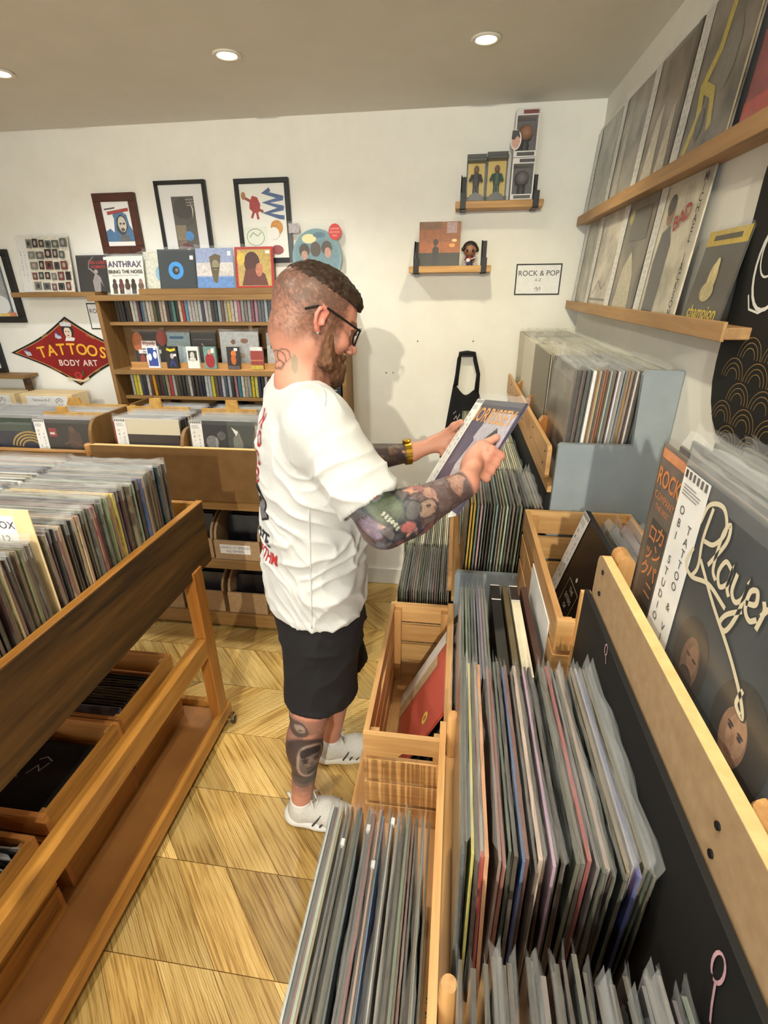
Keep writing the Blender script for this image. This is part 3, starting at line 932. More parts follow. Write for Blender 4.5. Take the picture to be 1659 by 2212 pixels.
# top tier of the far rack: spines towards the camera
gC = 'records with visible spines in the top tier of the far rack'
SPN = [(60, 62, 70), (110, 92, 70), (74, 84, 92), (160, 140, 110), (36, 34, 36), (196, 176, 140), (128, 78, 54), (90, 88, 84), (230, 228, 224), (70, 48, 40), (178, 120, 70), (104, 44, 50), (140, 132, 120), (44, 50, 60)]
x = 0.295; n = 0
while x < 0.466:
    t = random.choice((0.0034, 0.0048, 0.0048))
    c = (238, 238, 236) if n in (9, 10) else pick(SPN)
    record((x, 1.525 + random.gauss(0, 0.003), 1.1835), FACE_L, 'pair of white spines among the records of the far rack' if n in (9, 10) else 'record showing its spine above the blue-grey panel of the far rack', gC, c, tilt=math.radians(-2.0), t=t)
    x += t + 0.0006; n += 1
stock('record_stock', 'further ranks of sleeved records in the top tier of the far rack', 'records', [(0.294 + 0.0066 * k, 1.86, 1.1835, FACE_L, 0.004) for k in range(36)] + [(0.294 + 0.0066 * k, 2.20, 1.1835, FACE_L, 0.004) for k in range(36)] + [(0.30 + 0.0066 * k, 2.46, 1.1835, FACE_L, 0.004) for k in range(34)] + [(0.474 + 0.0066 * k, 1.53, 1.1835, FACE_L, 0.004) for k in range(11)], pal=[(196, 188, 164), (170, 164, 144), (206, 200, 182), (120, 112, 96), (186, 178, 150)])
x = 0.05; n = 0
while x < 0.262:
    t = random.choice((0.0034, 0.0048))
    c = (212, 168, 52) if n in (1, 2) else pick([(60, 60, 62), (160, 156, 148), (30, 30, 32), (196, 190, 178), (90, 86, 84), (120, 116, 112)])
    record((x, 1.535 + random.gauss(0, 0.004), 0.7905), FACE_L, 'yellow-spined record at the rail of the middle tier, far rack' if n in (1, 2) else 'grey-spined record in the middle tier of the far rack, by the forearm', 'front records in the middle tier of the far rack', c, tilt=math.radians(-1.5), t=t, tall=True)
    x += t + 0.0052; n += 1
PALE = [(214, 208, 178), (196, 190, 164), (226, 220, 196), (150, 150, 130), (120, 120, 110)]
stock('record_stock', 'further ranks of pale sleeved records in the middle tier of the far rack', 'records', [(0.045 + 0.0075 * k, 1.875, 0.7905, FACE_L, 0.004) for k in range(28)] + [(0.045 + 0.0075 * k, 2.21, 0.7905, FACE_L, 0.004) for k in range(28)] + [(0.045 + 0.0075 * k, 2.45, 0.7905, FACE_L, 0.004) for k in range(28)], pal=PALE)
x = -0.155; n = 0
while x < 0.012:
    t = random.choice((0.0048, 0.0034))
    record((x, 1.535 + random.gauss(0, 0.003), 0.4685), FACE_L, 'grey-sleeved record in the low tier right behind the pine crate', 'front records in the low tier of the far rack', pick(GREY[:8]), tilt=0, t=t, tall=True)
    x += t + 0.0034; n += 1
stock('record_stock', 'pale cream records in the second rank of the low tier, far rack', 'records', [(-0.168 + 0.0072 * k, 1.875, 0.4685, FACE_L, 0.004) for k in range(25)], pal=PALE)
stock('record_stock', 'third rank of records in the low tier of the far rack', 'records', [(-0.175 + 0.0085 * k, 2.21, 0.4685, FACE_L, 0.004) for k in range(22)], pal=PALE)

# ================================================================== pine crates
def crate(x0, x1, y0, y1, z0, z1, label, front='y0', slats=3, group='pine record crates', mats=None):
    t = thing('wooden_crate', ((x0 + x1) / 2, (y0 + y1) / 2, z0), label, 'crate', group)
    py, px_ = (mats or (M['pine'], M['pine_x']))
    h = z1 - z0; gap = 0.013; sh = (h - gap * (slats - 1)) / slats; th = 0.013
    for i in range(slats):
        a = z0 + i * (sh + gap); b = a + sh
        for xa in (x0, x1 - th):
            mid = (y0 + y1) / 2
            if i == slats - 1:   # hand-hold cut out of the top side slats
                o = [(y0 + th, a), (mid - 0.075, a), (mid - 0.055, a + 0.024), (mid + 0.055, a + 0.024), (mid + 0.075, a), (y1 - th, a), (y1 - th, b), (y0 + th, b)]
            else:
                o = [(y0 + th, a), (y1 - th, a), (y1 - th, b), (y0 + th, b)]
            MB().prism(o, lambda u, v, w: (w, u, v), xa, xa + th).build('slat', py, t)
        for ya in (y0, y1 - th):
            if i == slats - 1 and ya == y0:
                mid = x0 + (x1 - x0) * 0.62; w_ = min(0.06, (x1 - x0) * 0.22)
                o = [(x0, a), (mid - w_, a), (mid - w_ * 0.7, a + 0.016), (x1 - 0.004, a + 0.016), (x1, a + 0.016), (x1, b), (x0, b)]
            else:
                o = [(x0, a), (x1, a), (x1, b), (x0, b)]
            MB().prism(o, lambda u, v, w: (u, w, v), ya, ya + th).build('slat', px_, t)
    for xa in (x0 + th, x1 - th - 0.022):
        for ya in (y0 + th, y1 - th - 0.022):
            MB().box(xa, xa + 0.022, ya, ya + 0.022, z0, z1 - 0.012, 0.001).build('corner_post', M['pine_z'], t)
    nb = max(2, int((x1 - x0) / 0.07)); bw = (x1 - x0 - 2 * th) / nb
    for i in range(nb):
        MB().box(x0 + th + i * bw + 0.003, x0 + th + (i + 1) * bw - 0.003, y0 + th, y1 - th, z0, z0 + 0.008).build('base_board', py, t)
    return t


crate(-0.170, 0.026, 0.802, 1.330, 0.4705, 0.772, 'pine crate holding the leaning red record, next to the rail', slats=4)
crate(0.214, 0.50, 0.806, 1.330, 0.8105, 1.120, 'pine crate holding the black boxed record with a paper strip', slats=4)
# its papers: a white sheet stuck on the crate's aisle side
pp = MB().box(0.2115, 0.2135, 0.86, 1.10, 0.86, 1.075, 0).build('paper_sheet', M['white_card'])
tag(pp, 'white paper sheet stuck on the outside of the upper pine crate', 'paper')
# leaning red record and its neighbours
red = mottled('red_cover', srgb(186, 58, 34), srgb(204, 70, 42), 6, 0.35, 0.0, 0.001)
t, c, fn = lp_thing('vinyl_record', (-0.118, 1.06, 0.487), FACE_L, math.radians(-26), 'bright red record with a yellow sticker leaning in the pine crate', body=red)
art('sticker', c, fn, [('disc', 0.245, 0.19, 0.017, 0.017, (240, 214, 60)), ('disc', 0.245, 0.19, 0.007, 0.009, (212, 110, 40)), ('rect', 0.0, 0.0, 0.055, 0.3145, (236, 234, 230)), ('rect', 0.055, 0.0, 0.10, 0.25, (206, 176, 132))] + [('rect', 0.004 + 0.0085 * k, 0.300, 0.008 + 0.0085 * k, 0.3135, (70, 66, 64)) for k in range(6)])
add_sleeve(t, seed=3)
for k in range(9):
    record((-0.095 + 0.0125 * k, 1.06 + 0.02 * math.sin(k * 2.1), 0.487), FACE_L, 'dark record leaning behind the red record in the pine crate', 'dark records leaning in the pine crate', pick([(40, 40, 44), (70, 66, 66), (180, 176, 172), (90, 84, 80)]), tilt=math.radians(-25 + 2.0 * k), t=0.0034)
# contents of the upper crate
def boxset(pos, label, thick, body, tilt=0.0, size=0.318, yaw=FACE_L):
    return lp_thing('box_set', pos, yaw, math.radians(tilt), label, size, thick, body, 'box set')


blk = mottled('matt_black_print', srgb(18, 16, 16), srgb(28, 24, 24), 20, 0.4, 0.0, 0.001)
t, c, fn = boxset((0.285, 1.105, 0.845), 'black boxed record with a white paper strip standing in the upper crate', 0.014, blk, -15)
obi(c, fn, 0.002, 0.058, 0.0, 0.317, size=0.0125)
wht = (214, 208, 200)
letters(c, fn, [('THE', 0.150, 0.150, 0.017, wht, {'rot': 0}), ('SISTERS', 0.150, 0.128, 0.017, wht), ('OF', 0.150, 0.106, 0.017, wht), ('MERCY', 0.150, 0.084, 0.017, wht)], w=0.0009)
art('line_frame', c, fn, [('line', [(0.105, 0.07), (0.105, 0.166), (0.195, 0.166), (0.195, 0.07), (0.105, 0.07)], 0.0022, (170, 160, 130)), ('disc', 0.150, 0.185, 0.006, wht), ('line', [(0.135, 0.04), (0.165, 0.055), (0.150, 0.03)], 0.003, (150, 140, 120))])
for k in range(7):
    record((0.318 + 0.022 * k, 1.10 + random.gauss(0, 0.008), 0.8205), FACE_L, 'sleeved record leaning behind the black boxed record, upper crate', 'sleeved records leaning in the upper crate', pick([(120, 124, 120), (90, 94, 92), (150, 150, 144)]), tilt=math.radians(-17 - 1.2 * k), t=0.0034, tall=True)
# between the crates: sleeves and boxes on the middle board
for k in range(10):
    record((0.040 + 0.0065 * k, 0.905, 0.7005), FACE_L, 'tall grey sleeve standing between the two pine crates', 'grey sleeves between the two crates', pick([(110, 116, 116), (90, 96, 98), (140, 142, 138)]), tilt=math.radians(0.5), t=0.0034, tall=True)
for (xx, th, body, lb) in ((0.122, 0.022, blk, 'black boxed record with white bands between the two crates'), (0.146, 0.012, flat((96, 82, 58), 0.5), 'olive boxed record beside the black one between the crates'), (0.167, 0.02, flat((222, 212, 186), 0.5), 'cream boxed record with a black cap beside the upper crate'), (0.192, 0.014, flat((70, 42, 34), 0.5), 'dark brown boxed record touching the upper crate')):
    t, c, fn = boxset((xx, 0.92, 0.701), lb, th, body)
    g = B((-0.159, -th / 2, 0.318), (1, 0, 0), (0, 1, 0))
    if th in (0.022, 0.02):
        its = [('rect', 0.0, 0.0, 0.004, th, (236, 234, 230)), ('rect', 0.062, 0.0, 0.066, th, (236, 234, 230))]
        if th == 0.02:
            its = [('rect', 0, 0, 0.066, th, (40, 26, 24))] + its
        art('band', c, g, its, w=0.0004)

# ================================================================== left: rolling browser
lr = thing('record_rack', (-1.25, 0.7, 0), 'rolling pine record browser with a dark plank side at the left', 'record rack')
sp_ = MB().box(-0.908, -0.886, -0.4, 1.535, 0.757, 0.998, 0.002).build('side_plank', M['dark_plank'], lr)
MB().box(-0.909, -0.885, -0.4, 1.536, 0.998, 1.003, 0.001).build('plank_lip', M['orange'], lr)
MB().box(-1.645, -1.623, -0.4, 1.535, 0.757, 1.0, 0.002).build('side_plank', M['dark_plank'], lr)
MB().box(-1.623, -0.908, 1.513, 1.535, 0.757, 1.0, 0.002).build('end_plank', M['orange'], lr)
for k in range(5):
    MB().box(-1.623 + 0.143 * k + 0.002, -1.623 + 0.143 * (k + 1) - 0.002, -0.4, 1.513, 0.785, 0.800).build('base_board', M['orange'], lr)
for yy in (1.385, -0.33):
    for xa in (-0.925, -1.645):
        MB().box(xa, xa + 0.045, yy, yy + 0.062, 0.050, 0.785, 0.003).build('leg', M['orange_z'], lr)
MB().box(-0.922, -0.880, -0.268, 1.385, 0.418, 0.502, 0.003).build('stretcher', M['orange'], lr)
MB().box(-1.645, -1.600, -0.268, 1.385, 0.418, 0.502, 0.003).build('stretcher', M['orange'], lr)
MB().box(-0.902, -0.878, -0.4, 1.475, 0.050, 0.112, 0.003).build('base_rail', M['orange'], lr)
MB().box(-0.912, -0.904, -0.4, 1.475, 0.088, 0.100, 0.001).build('base_bead', M['orange'], lr)
MB().box(-1.645, -1.621, -0.4, 1.475, 0.050, 0.112, 0.003).build('base_rail', M['orange'], lr)
MB().box(-1.621, -0.902, 1.452, 1.475, 0.050, 0.112, 0.003).build('base_rail', M['orange'], lr)
for k in range(4):
    MB().box(-1.620 + 0.1795 * k + 0.0008, -1.620 + 0.1795 * (k + 1) - 0.0008, -0.4, 1.452, 0.062, 0.080, 0.0006).build('tray_board', M['tray'], lr)
for yy in (1.455, -0.35):
    for xx in (-0.875, -1.63):
        c_ = MB().box(xx - 0.012, xx + 0.012, yy - 0.012, yy + 0.012, 0.036, 0.050).build('caster', M['chrome'], lr)
        MB().lathe([(0.017, -0.009), (0.020, -0.006), (0.020, 0.006), (0.017, 0.009)], (xx + 0.004, yy + 0.004, 0.021), (1, 0.3, 0), 18).build('wheel', flat((34, 32, 32), 0.4), c_, smooth='auto')

# records in the browser: covers face the photographer, spine edges line the plank
g = 'records whose edges line the dark plank of the rolling browser'
EDGE = [(78, 70, 62), (48, 42, 42), (110, 98, 80), (146, 132, 106), (38, 36, 42), (92, 82, 72), (62, 50, 44), (124, 114, 100), (32, 28, 30), (80, 62, 54), (166, 152, 124), (56, 58, 66)]
y = 1.402; n = 0
while y > 0.60:
    t = random.choice((0.0048, 0.0075, 0.0075))
    special_ = {24: (196, 160, 60), 25: (180, 150, 70), 14: (60, 80, 110), 33: (120, 52, 60)}
    lb = {24: 'yellow-edged record half way along the dark plank', 14: 'blue-edged record towards the far end of the dark plank', 33: 'dark red edged record half way along the dark plank'}.get(n, 'record in clear sleeve standing behind the dark plank' if y > 0.86 else 'record in clear sleeve in front of the cream price card, rolling browser')
    record((-1.072 + random.gauss(0, 0.004), y, 0.8755 + random.gauss(0, 0.0015)), random.gauss(0, 0.004), lb, g if y > 0.86 else 'records in front of the cream price card', special_.get(n, pick(EDGE)), tilt=math.radians(random.gauss(0, 0.6)), t=t)
    y -= t + random.choice((0.003, 0.004, 0.006)); n += 1
    if abs(y - 0.868) < 0.006:
        y -= 0.014
# inner floor packing board under them
MB().box(-1.61, -0.912, -0.3, 1.44, 0.8605, 0.875).build('packing_board', M['orange'], lr)
MB().box(-1.60, -1.57, -0.3, 1.44, 0.80, 0.8605).box(-0.95, -0.92, -0.3, 1.44, 0.80, 0.8605).build('packing_batten', M['orange'], lr)
stock('record_stock', 'second column of sleeved records in the rolling browser, left side', 'records', [(-1.405 + random.gauss(0, 0.004), 1.40 - 0.0102 * k, 0.8755, random.gauss(0, 0.006), 0.007) for k in range(100)])
cdv = thing('price_card', (-1.08, 0.868, 0.876), 'cream divider card with a printed price label among the browser records', 'divider card')
MB().box(-1.235, -0.912, 0.8665, 0.8695, 0.876, 1.262, 0.0005).build('card', M['cream_card'], cdv)
lab_ = MB().box(-1.20, -0.955, 0.8655, 0.8664, 1.165, 1.245).build('paper_label', M['white_card'], cdv)
fn = B((-1.20, 0.8654, 1.165), (1, 0, 0), (0, 0, 1))
letters(lab_, fn, [('BARGAIN BOX', 0.158, 0.057, 0.026, (60, 58, 60)), ('2 FOR £12', 0.166, 0.022, 0.026, (60, 58, 60))], w=0.0006)

# crates on its lower tray
om = (M['orange'], wood('varnished_pine_across', srgb(150, 92, 44), srgb(208, 144, 78), 0, 0.9, 0.4, 0.5, knots=0.4))
crate(-1.38, -1.055, 1.075, 1.405, 0.0805, 0.395, 'brown wooden crate of singles under the browser, farthest from the camera', group='crates under the rolling browser', slats=3, mats=om)
crate(-1.38, -1.050, 0.740, 1.070, 0.0805, 0.395, 'brown wooden crate holding black cloth under the browser', group='crates under the rolling browser', slats=3, mats=om)
crate(-1.38, -1.03, 0.08, 0.690, 0.0805, 0.400, 'brown wooden crate at the left picture edge under the browser', group='crates under the rolling browser', slats=3, mats=om)
S7 = 0.18
lp7 = lp_mesh(S7, 0.003, 'single_cover')
for k in range(13):
    o = bpy.data.objects.new('vinyl_single', lp7); COL.objects.link(o)
    o.location = (-1.21, 1.125 + 0.013 * k, 0.168); o.rotation_euler = (math.radians(-14), 0, math.radians(random.gauss(0, 1)))
    o.color = rgba(srgb(*((130, 136, 160) if k == 0 else pick([(40, 38, 40), (70, 60, 56), (90, 80, 70)]))))
    tag(o, 'grey-blue single at the front of the crate under the browser' if k == 0 else 'dark single in the crate under the browser', 'record', 'singles in the crate under the browser')
MB().box(-1.36, -1.07, 1.09, 1.39, 0.150, 0.166).build('record_riser', M['pine_x'])
tag(bpy.data.objects['record_riser'], 'thin board lifting the singles inside the far lower crate', 'board')
# folded black cloth in the middle crate
vs = []; fs = []; N = 18
for j in range(N + 1):
    for i in range(N + 1):
        u, v = i / N, j / N
        e = min(u, 1 - u, v, 1 - v)
        zz = 0.33 + 0.012 * math.sin(5 * u + 2 * v) + 0.008 * math.sin(11 * v - 4 * u) - (0.20 if e == 0 else 0.03 * max(0, 1 - e * 9))
        vs.append((-1.355 + 0.28 * u, 0.762 + 0.286 * v, zz))
for j in range(N):
    for i in range(N):
        a = j * (N + 1) + i; fs.append((a, a + 1, a + N + 2, a + N + 1))
cl = MB().add(vs, fs).build('folded_cloth', M['black_cloth'], smooth=True)
tag(cl, 'folded black printed T-shirts filling the crate under the browser', 'cloth')
fn = B((-1.24, 0.88, 0.353), (1, 0.1, 0), (-0.1, 1, 0))
art('print', cl, fn, [('line', [(0.0, 0.0), (0.02, 0.03), (0.035, 0.01), (0.05, 0.04)], 0.003, (150, 146, 138)), ('line', [(0.01, 0.05), (0.03, 0.06), (0.055, 0.045)], 0.003, (150, 146, 138)), ('line', [(-0.05, 0.0), (-0.02, -0.01)], 0.003, (150, 146, 138))], w=0.004)
for k in range(8):
    record((-1.20, 0.665 - 0.016 * k, 0.0905), random.gauss(0, 0.03), 'sleeved record in the crate at the left picture edge', 'records in the crate at the left picture edge', pick(GREY), tilt=math.radians(3), t=0.0034)

# ================================================================== back: low browser unit along the wall
bu = thing('record_counter', (-1.1, 2.3, 0), 'brown record counter with bins above boxed shelves, along the back wall', 'record counter')
XA, XB = -1.645, -0.545
MB().box(XA, XB, 1.978, 1.996, 0.800, 1.052, 0.002).build('front_panel', M['board'], bu)
MB().box(XA, XB, 1.977, 1.997, 1.052, 1.056, 0.001).build('panel_lip', M['mdf_edge'], bu)
MB().box(XA, XB, 1.996, 2.60, 0.815, 0.835).build('bin_floor', M['board'], bu)
MB().box(XA, XB, 1.99, 2.03, 0.752, 0.800, 0.002).build('apron', M['shelf_x'], bu)
MB().box(XA, XB, 2.035, 2.60, 0.400, 0.452, 0.002).build('shelf', M['shelf_x'], bu)
MB().box(XA, XB, 2.07, 2.60, 0.020, 0.098, 0.002).build('plinth', M['shelf_x'], bu)
MB().box(XA, XB, 2.585, 2.60, 0.098, 0.815).build('back_board', M['black'], bu)
for xx in (XA, -0.563):
    MB().box(xx, xx + 0.018, 2.04, 2.585, 0.098, 0.400).box(xx, xx + 0.018, 2.04, 2.585, 0.452, 0.752).build('upright', M['shelf_z'], bu)
def divider(x, z0, z1, y0, y1, parent=bu, t=0.016, name='divider', mat=None):
    o = [(y0, z0), (y0, z1 - 0.10)]
    o += [(y0 + 0.07 * (1 - math.cos(math.radians(a))), z1 - 0.10 + 0.10 * math.sin(math.radians(a))) for a in range(15, 91, 15)]
    o += [(y1, z1), (y1, z0)]
    return MB().prism(o, lambda u, v, w: (w, u, v), x, x + t).build(name, mat or M['shelf_z'], parent)


for xx in (XA, -1.205, -0.860, XB - 0.016):
    divider(xx, 0.835, 1.165 if xx == XA else 1.125, 1.984, 2.585)
# chipboard header boards with a tab
for i, (x0, x1, yy, zt) in enumerate(((-1.62, -1.29, 2.262, 1.168), (-1.21, -0.93, 2.232, 1.172))):
    hb = [(x0, 0.84), (x1, 0.84), (x1, zt), (x0 + 0.19, zt), (x0 + 0.185, zt + 0.042), (x0 + 0.13, zt + 0.042), (x0 + 0.125, zt), (x0, zt)]
    o = MB().prism(hb, lambda u, v, w: (u, w, v), yy, yy + 0.012).build('header_board', M['osb'])
    tag(o, ('tabbed chipboard divider behind the cream-topped record' if i == 0 else 'tabbed chipboard divider behind the black and white record') + ' on the back counter', 'divider', 'tabbed chipboard dividers')

FACE_F = 0.0
def back_front(x, y, z, label, body, items, size=0.0135, strip=True, seed=0):
    t, c, fn = lp_thing('vinyl_record', (x, y, z), FACE_F, math.radians(-3), label, body=body)
    if items:
        art('cover_print', c, fn, items)
    if strip:
        obi(c, fn, 0.002, 0.058, 0.0, 0.3145, size=size)
    add_sleeve(t, seed=seed)
    return t, c, fn


zb = 0.8355
back_front(-1.377, 2.018, zb + 0.015, 'cream and dark record with a white strip in the left bin of the counter', flat((214, 206, 184), 0.4), [('rect', 0.058, 0.0, 0.315, 0.245, (44, 34, 36)), ('rect', 0.058, 0.10, 0.315, 0.16, (96, 44, 50))], seed=11)
back_front(-1.010, 2.018, zb + 0.015, 'black and white photo record with a strip, in the bin beside the man', flat((72, 74, 72), 0.4), [('rect', 0.058, 0.0, 0.175, 0.315, (44, 44, 50)), ('disc', 0.10, 0.22, 0.03, (120, 122, 126)), ('disc', 0.145, 0.25, 0.02, (90, 92, 96)), ('rect', 0.115, 0.12, 0.125, 0.24, (150, 150, 150)), ('poly', [(0.19, 0.0), (0.20, 0.24), (0.225, 0.28), (0.245, 0.22), (0.24, 0.0)], (120, 122, 116)), ('poly', [(0.25, 0.0), (0.30, 0.28), (0.315, 0.2), (0.315, 0.0)], (100, 106, 92)), ('poly', [(0.195, 0.29), (0.215, 0.25), (0.235, 0.29), (0.225, 0.27)], (226, 226, 222))], seed=12)
for k in range(4):
    record((-1.395 + random.gauss(0, 0.004), 2.032 + 0.0095 * k, zb), random.gauss(0, 0.004), 'sleeved record behind the cream-topped one in the counter bin', 'records in the left bin of the back counter', pick([(150, 60, 56), (60, 60, 60), (200, 190, 170), (40, 50, 44)]), tilt=math.radians(-3), t=0.0075)
for k in range(4):
    record((-1.018 + random.gauss(0, 0.004), 2.032 + 0.0095 * k, zb), random.gauss(0, 0.004), 'sleeved record behind the black and white one in the counter bin', 'records in the right bin of the back counter', pick(GREY), tilt=math.radians(-3), t=0.0075)
stock('record_stock', 'packed records filling the back of the counter bins', 'records', [(-1.40, 2.074 + 0.0085 * k, zb, 0.0, 0.006) for k in range(21)] + [(-1.02, 2.074 + 0.0085 * k, zb, 0.0, 0.006) for k in range(17)] + [(-0.70, 2.02 + 0.0085 * k, zb, 0.0, 0.006) for k in range(30)] + [(-1.40, 2.29 + 0.0085 * k, zb, 0.0, 0.006) for k in range(12)] + [(-1.02, 2.26 + 0.0085 * k, zb, 0.0, 0.006) for k in range(14)])

# storage boxes with swept sides on its shelves
def storage_box(x0, x1, y0, z0, h, label, text=None):
    t = thing('storage_box', ((x0 + x1) / 2, y0 + 0.2, z0), label, 'box', 'swept-sided storage boxes under the back counter')
    f = MB().box(x0, x1, y0, y0 + 0.012, z0, z0 + h, 0.001).build('front_board', M['mdf_edge'] if False else M['mdf'], t)
    for xa in (x0, x1 - 0.012):
        o = [(y0 + 0.012, z0), (y0 + 0.012, z0 + h + 0.01)] + [(y0 + 0.012 + 0.16 * (1 - math.cos(math.radians(a))), z0 + h + 0.01 + 0.10 * math.sin(math.radians(a))) for a in range(15, 91, 15)] + [(y0 + 0.40, z0 + h + 0.11), (y0 + 0.40, z0)]
        MB().prism(o, lambda u, v, w: (w, u, v), xa, xa + 0.012).build('side_board', M['mdf'], t)
    MB().box(x0 + 0.012, x1 - 0.012, y0 + 0.012, y0 + 0.40, z0, z0 + 0.01).build('base_board', M['mdf'], t)
    if text:
        lb = MB().box(x0 + 0.03, x1 - 0.05, y0 - 0.0012, y0 - 0.0002, z0 + 0.035, z0 + 0.085).build('paper_label', M['white_card'], f)
        fn = B((x0 + 0.03, y0 - 0.0012, z0 + 0.035), (1, 0, 0), (0, 0, 1))
        letters(lb, fn, [(text[0], (x1 - x0 - 0.08) / 2, 0.034, 0.017, (90, 84, 88)), (text[1], (x1 - x0 - 0.08) / 2, 0.014, 0.017, (90, 84, 88))], w=0.0004)
    return t


storage_box(-1.156, -0.918, 2.045, 0.4525, 0.105, 'labelled storage box on the upper shelf beside the man', ('DANCE 12" SINGLES', 'ALL GENRES'))
storage_box(-1.43, -1.17, 2.055, 0.4525, 0.105, 'storage box on the upper shelf half hidden by the browser plank')
storage_box(-1.150, -0.935, 2.085, 0.0985, 0.125, 'storage box on the lower shelf beside the man')
storage_box(-1.395, -1.175, 2.085, 0.0985, 0.125, 'storage box on the lower shelf behind the browser leg')
storage_box(-1.640, -1.410, 2.085, 0.0985, 0.125, 'storage box at the left end of the lower shelf')
for i, (x0, z0, n) in enumerate(((-1.037, 0.4635, 7), (-1.04, 0.1095, 8), (-1.285, 0.1095, 8), (-1.30, 0.4635, 6))):
    for k in range(n):
        o = bpy.data.objects.new('vinyl_single', lp7); COL.objects.link(o)
        o.location = (x0, 2.14 + 0.028 * k, z0); o.rotation_euler = (math.radians(-13), 0, 0)
        o.color = rgba(srgb(*pick([(20, 20, 22), (30, 28, 32), (52, 50, 46)])))
        wh = ('labelled box on the upper shelf', 'lower box beside the man', 'lower box behind the browser leg', 'half-hidden box on the upper shelf')[i]
        tag(o, 'dark single in the ' + wh, 'record', 'singles in the ' + wh)
t, c, fn = lp_thing('vinyl_record', (-1.00, 2.36, 0.4535), 0, math.radians(-4), 'black record with yellow EP2 lettering on the upper shelf', body=blk, size=0.26)
letters(c, fn, [('EP2', 0.115, 0.165, 0.078, (222, 200, 40), {'bold': 0.03, 'sx': 1.15})], w=0.0008)

# left half of the counter, a little lower
bl = thing('record_counter', (-2.3, 2.3, 0), 'lower left record counter of light wood at the left picture edge', 'record counter')
MB().box(-2.9, -1.665, 1.985, 2.003, 0.70, 1.010, 0.002).build('front_panel', M['board'], bl)
MB().box(-2.9, -1.665, 1.980, 2.006, 1.010, 1.018, 0.001).build('panel_lip', M['ply'], bl)
MB().box(-2.9, -1.665, 2.003, 2.60, 0.80, 0.82).build('bin_floor', M['board'], bl)
MB().box(-2.9, -1.665, 2.003, 2.60, 0.0, 0.70).build('cabinet_body', M['board'], bl)
MB().lathe([(0.016, 0), (0.018, 0.003), (0.018, 0.05), (0.012, 0.056)], (-1.660, 1.99, 1.0), (0, 0, 1), 14).build('knob_post', M['ply'], bl, smooth='auto')
navy = flat((26, 28, 48), 0.35, 0, 0.3); dbr = flat((34, 30, 28), 0.35, 0, 0.3)
t, c, fn = back_front(-2.02, 2.030, 0.8205, 'navy record with gold wave pattern at the left picture edge', navy, [('line', arc(0.18, 0.19, 0.10 - 0.017 * k, 0.075 - 0.013 * k, 5, 175), 0.008, (170, 140, 70)) for k in range(4)], strip=False, seed=13)
t, c, fn = back_front(-1.795, 2.022, 0.8355, 'dark brown record with a white strip next to the navy one', dbr, [('rect', 0.07, 0.235, 0.11, 0.275, (140, 40, 42)), ('rect', 0.075, 0.245, 0.10, 0.255, (206, 196, 190)), ('disc', 0.20, 0.22, 0.035, 0.05, (70, 48, 36)), ('disc', 0.19, 0.27, 0.016, (92, 66, 50)), ('line', [(0.14, 0.20), (0.18, 0.215), (0.24, 0.19)], 0.01, (80, 58, 44))], seed=14)
hb = [(-1.95, 0.84), (-1.64, 0.84), (-1.64, 1.158), (-1.645, 1.168), (-1.82, 1.168), (-1.825, 1.195), (-1.875, 1.195), (-1.88, 1.168), (-1.95, 1.168)]
o = MB().prism(hb, lambda u, v, w: (u, w, v), 2.105, 2.117).build('header_board', M['osb'])
tag(o, 'tabbed chipboard divider behind the dark brown record, left counter', 'divider', 'tabbed chipboard dividers')
hb = [(-1.98, 0.84), (-1.60, 0.84), (-1.60, 1.165), (-1.90, 1.165), (-1.905, 1.195), (-1.96, 1.195), (-1.98, 1.165)]
o = MB().prism(hb, lambda u, v, w: (u, w, v), 2.30, 2.312).build('header_board', M['osb'])
tag(o, 'tabbed chipboard divider farthest back under the red sign', 'divider', 'tabbed chipboard dividers')
stock('record_stock', 'packed records filling the left counter bins', 'records', [(-1.79, 2.04 + 0.0085 * k, 0.8355, 0.0, 0.006) for k in range(7)] + [(-1.79, 2.125 + 0.0085 * k, 0.8355, 0.0, 0.006) for k in range(18)] + [(-2.13, 2.045 + 0.0085 * k, 0.8355, 0.0, 0.006) for k in range(32)] + [(-2.47, 2.045 + 0.0085 * k, 0.8355, 0.0, 0.006) for k in range(32)])
for i, (x0, x1) in enumerate(((-2.76, -2.44), (-2.405, -2.085))):
    t = thing('card_box', ((x0 + x1) / 2, 2.52, 1.0), ('cream card box with a white label cut off by the left picture edge', 'cream card box with a white label below the red sign')[i], 'box', 'cream card boxes on the left counter')
    MB().box(x0, x1, 2.47, 2.60, 0.821, 1.175, 0.002).build('body', M['cream_card'], t)
    lb = MB().box(x0 + 0.04, x1 - 0.03, 2.4685, 2.4695, 1.10, 1.165).build('paper_label', M['white_card'], t)
    fn = B((x0 + 0.04, 2.4684, 1.10), (1, 0, 0), (0, 0, 1))
    letters(lb, fn, [('Various A-Z', 0.09, 0.042, 0.022, (110, 104, 108), {'shear': 0.2}), ('singles', 0.09, 0.018, 0.016, (110, 104, 108), {'shear': 0.2})], w=0.0004)
    art('scribble', lb, fn, [('line', arc(0.20, 0.034, 0.022, 0.018, 0, 330), 0.003, (110, 110, 100)), ('line', [(0.185, 0.03), (0.2, 0.045), (0.215, 0.028)], 0.003, (110, 110, 100))], w=0.0004)
post = thing('shelf_stand', (-2.60, 2.57, 0.0), 'dark wooden shelf bracket and ledge at the left picture edge', 'shelf')
MB().box(-2.455, -2.42, 2.575, 2.60, 0.82, 1.245, 0.002).build('upright', M['dark_plank'], post)
MB().box(-3.1, -2.40, 2.53, 2.638, 1.245, 1.263, 0.002).build('ledge', M['shelf_x'], post)

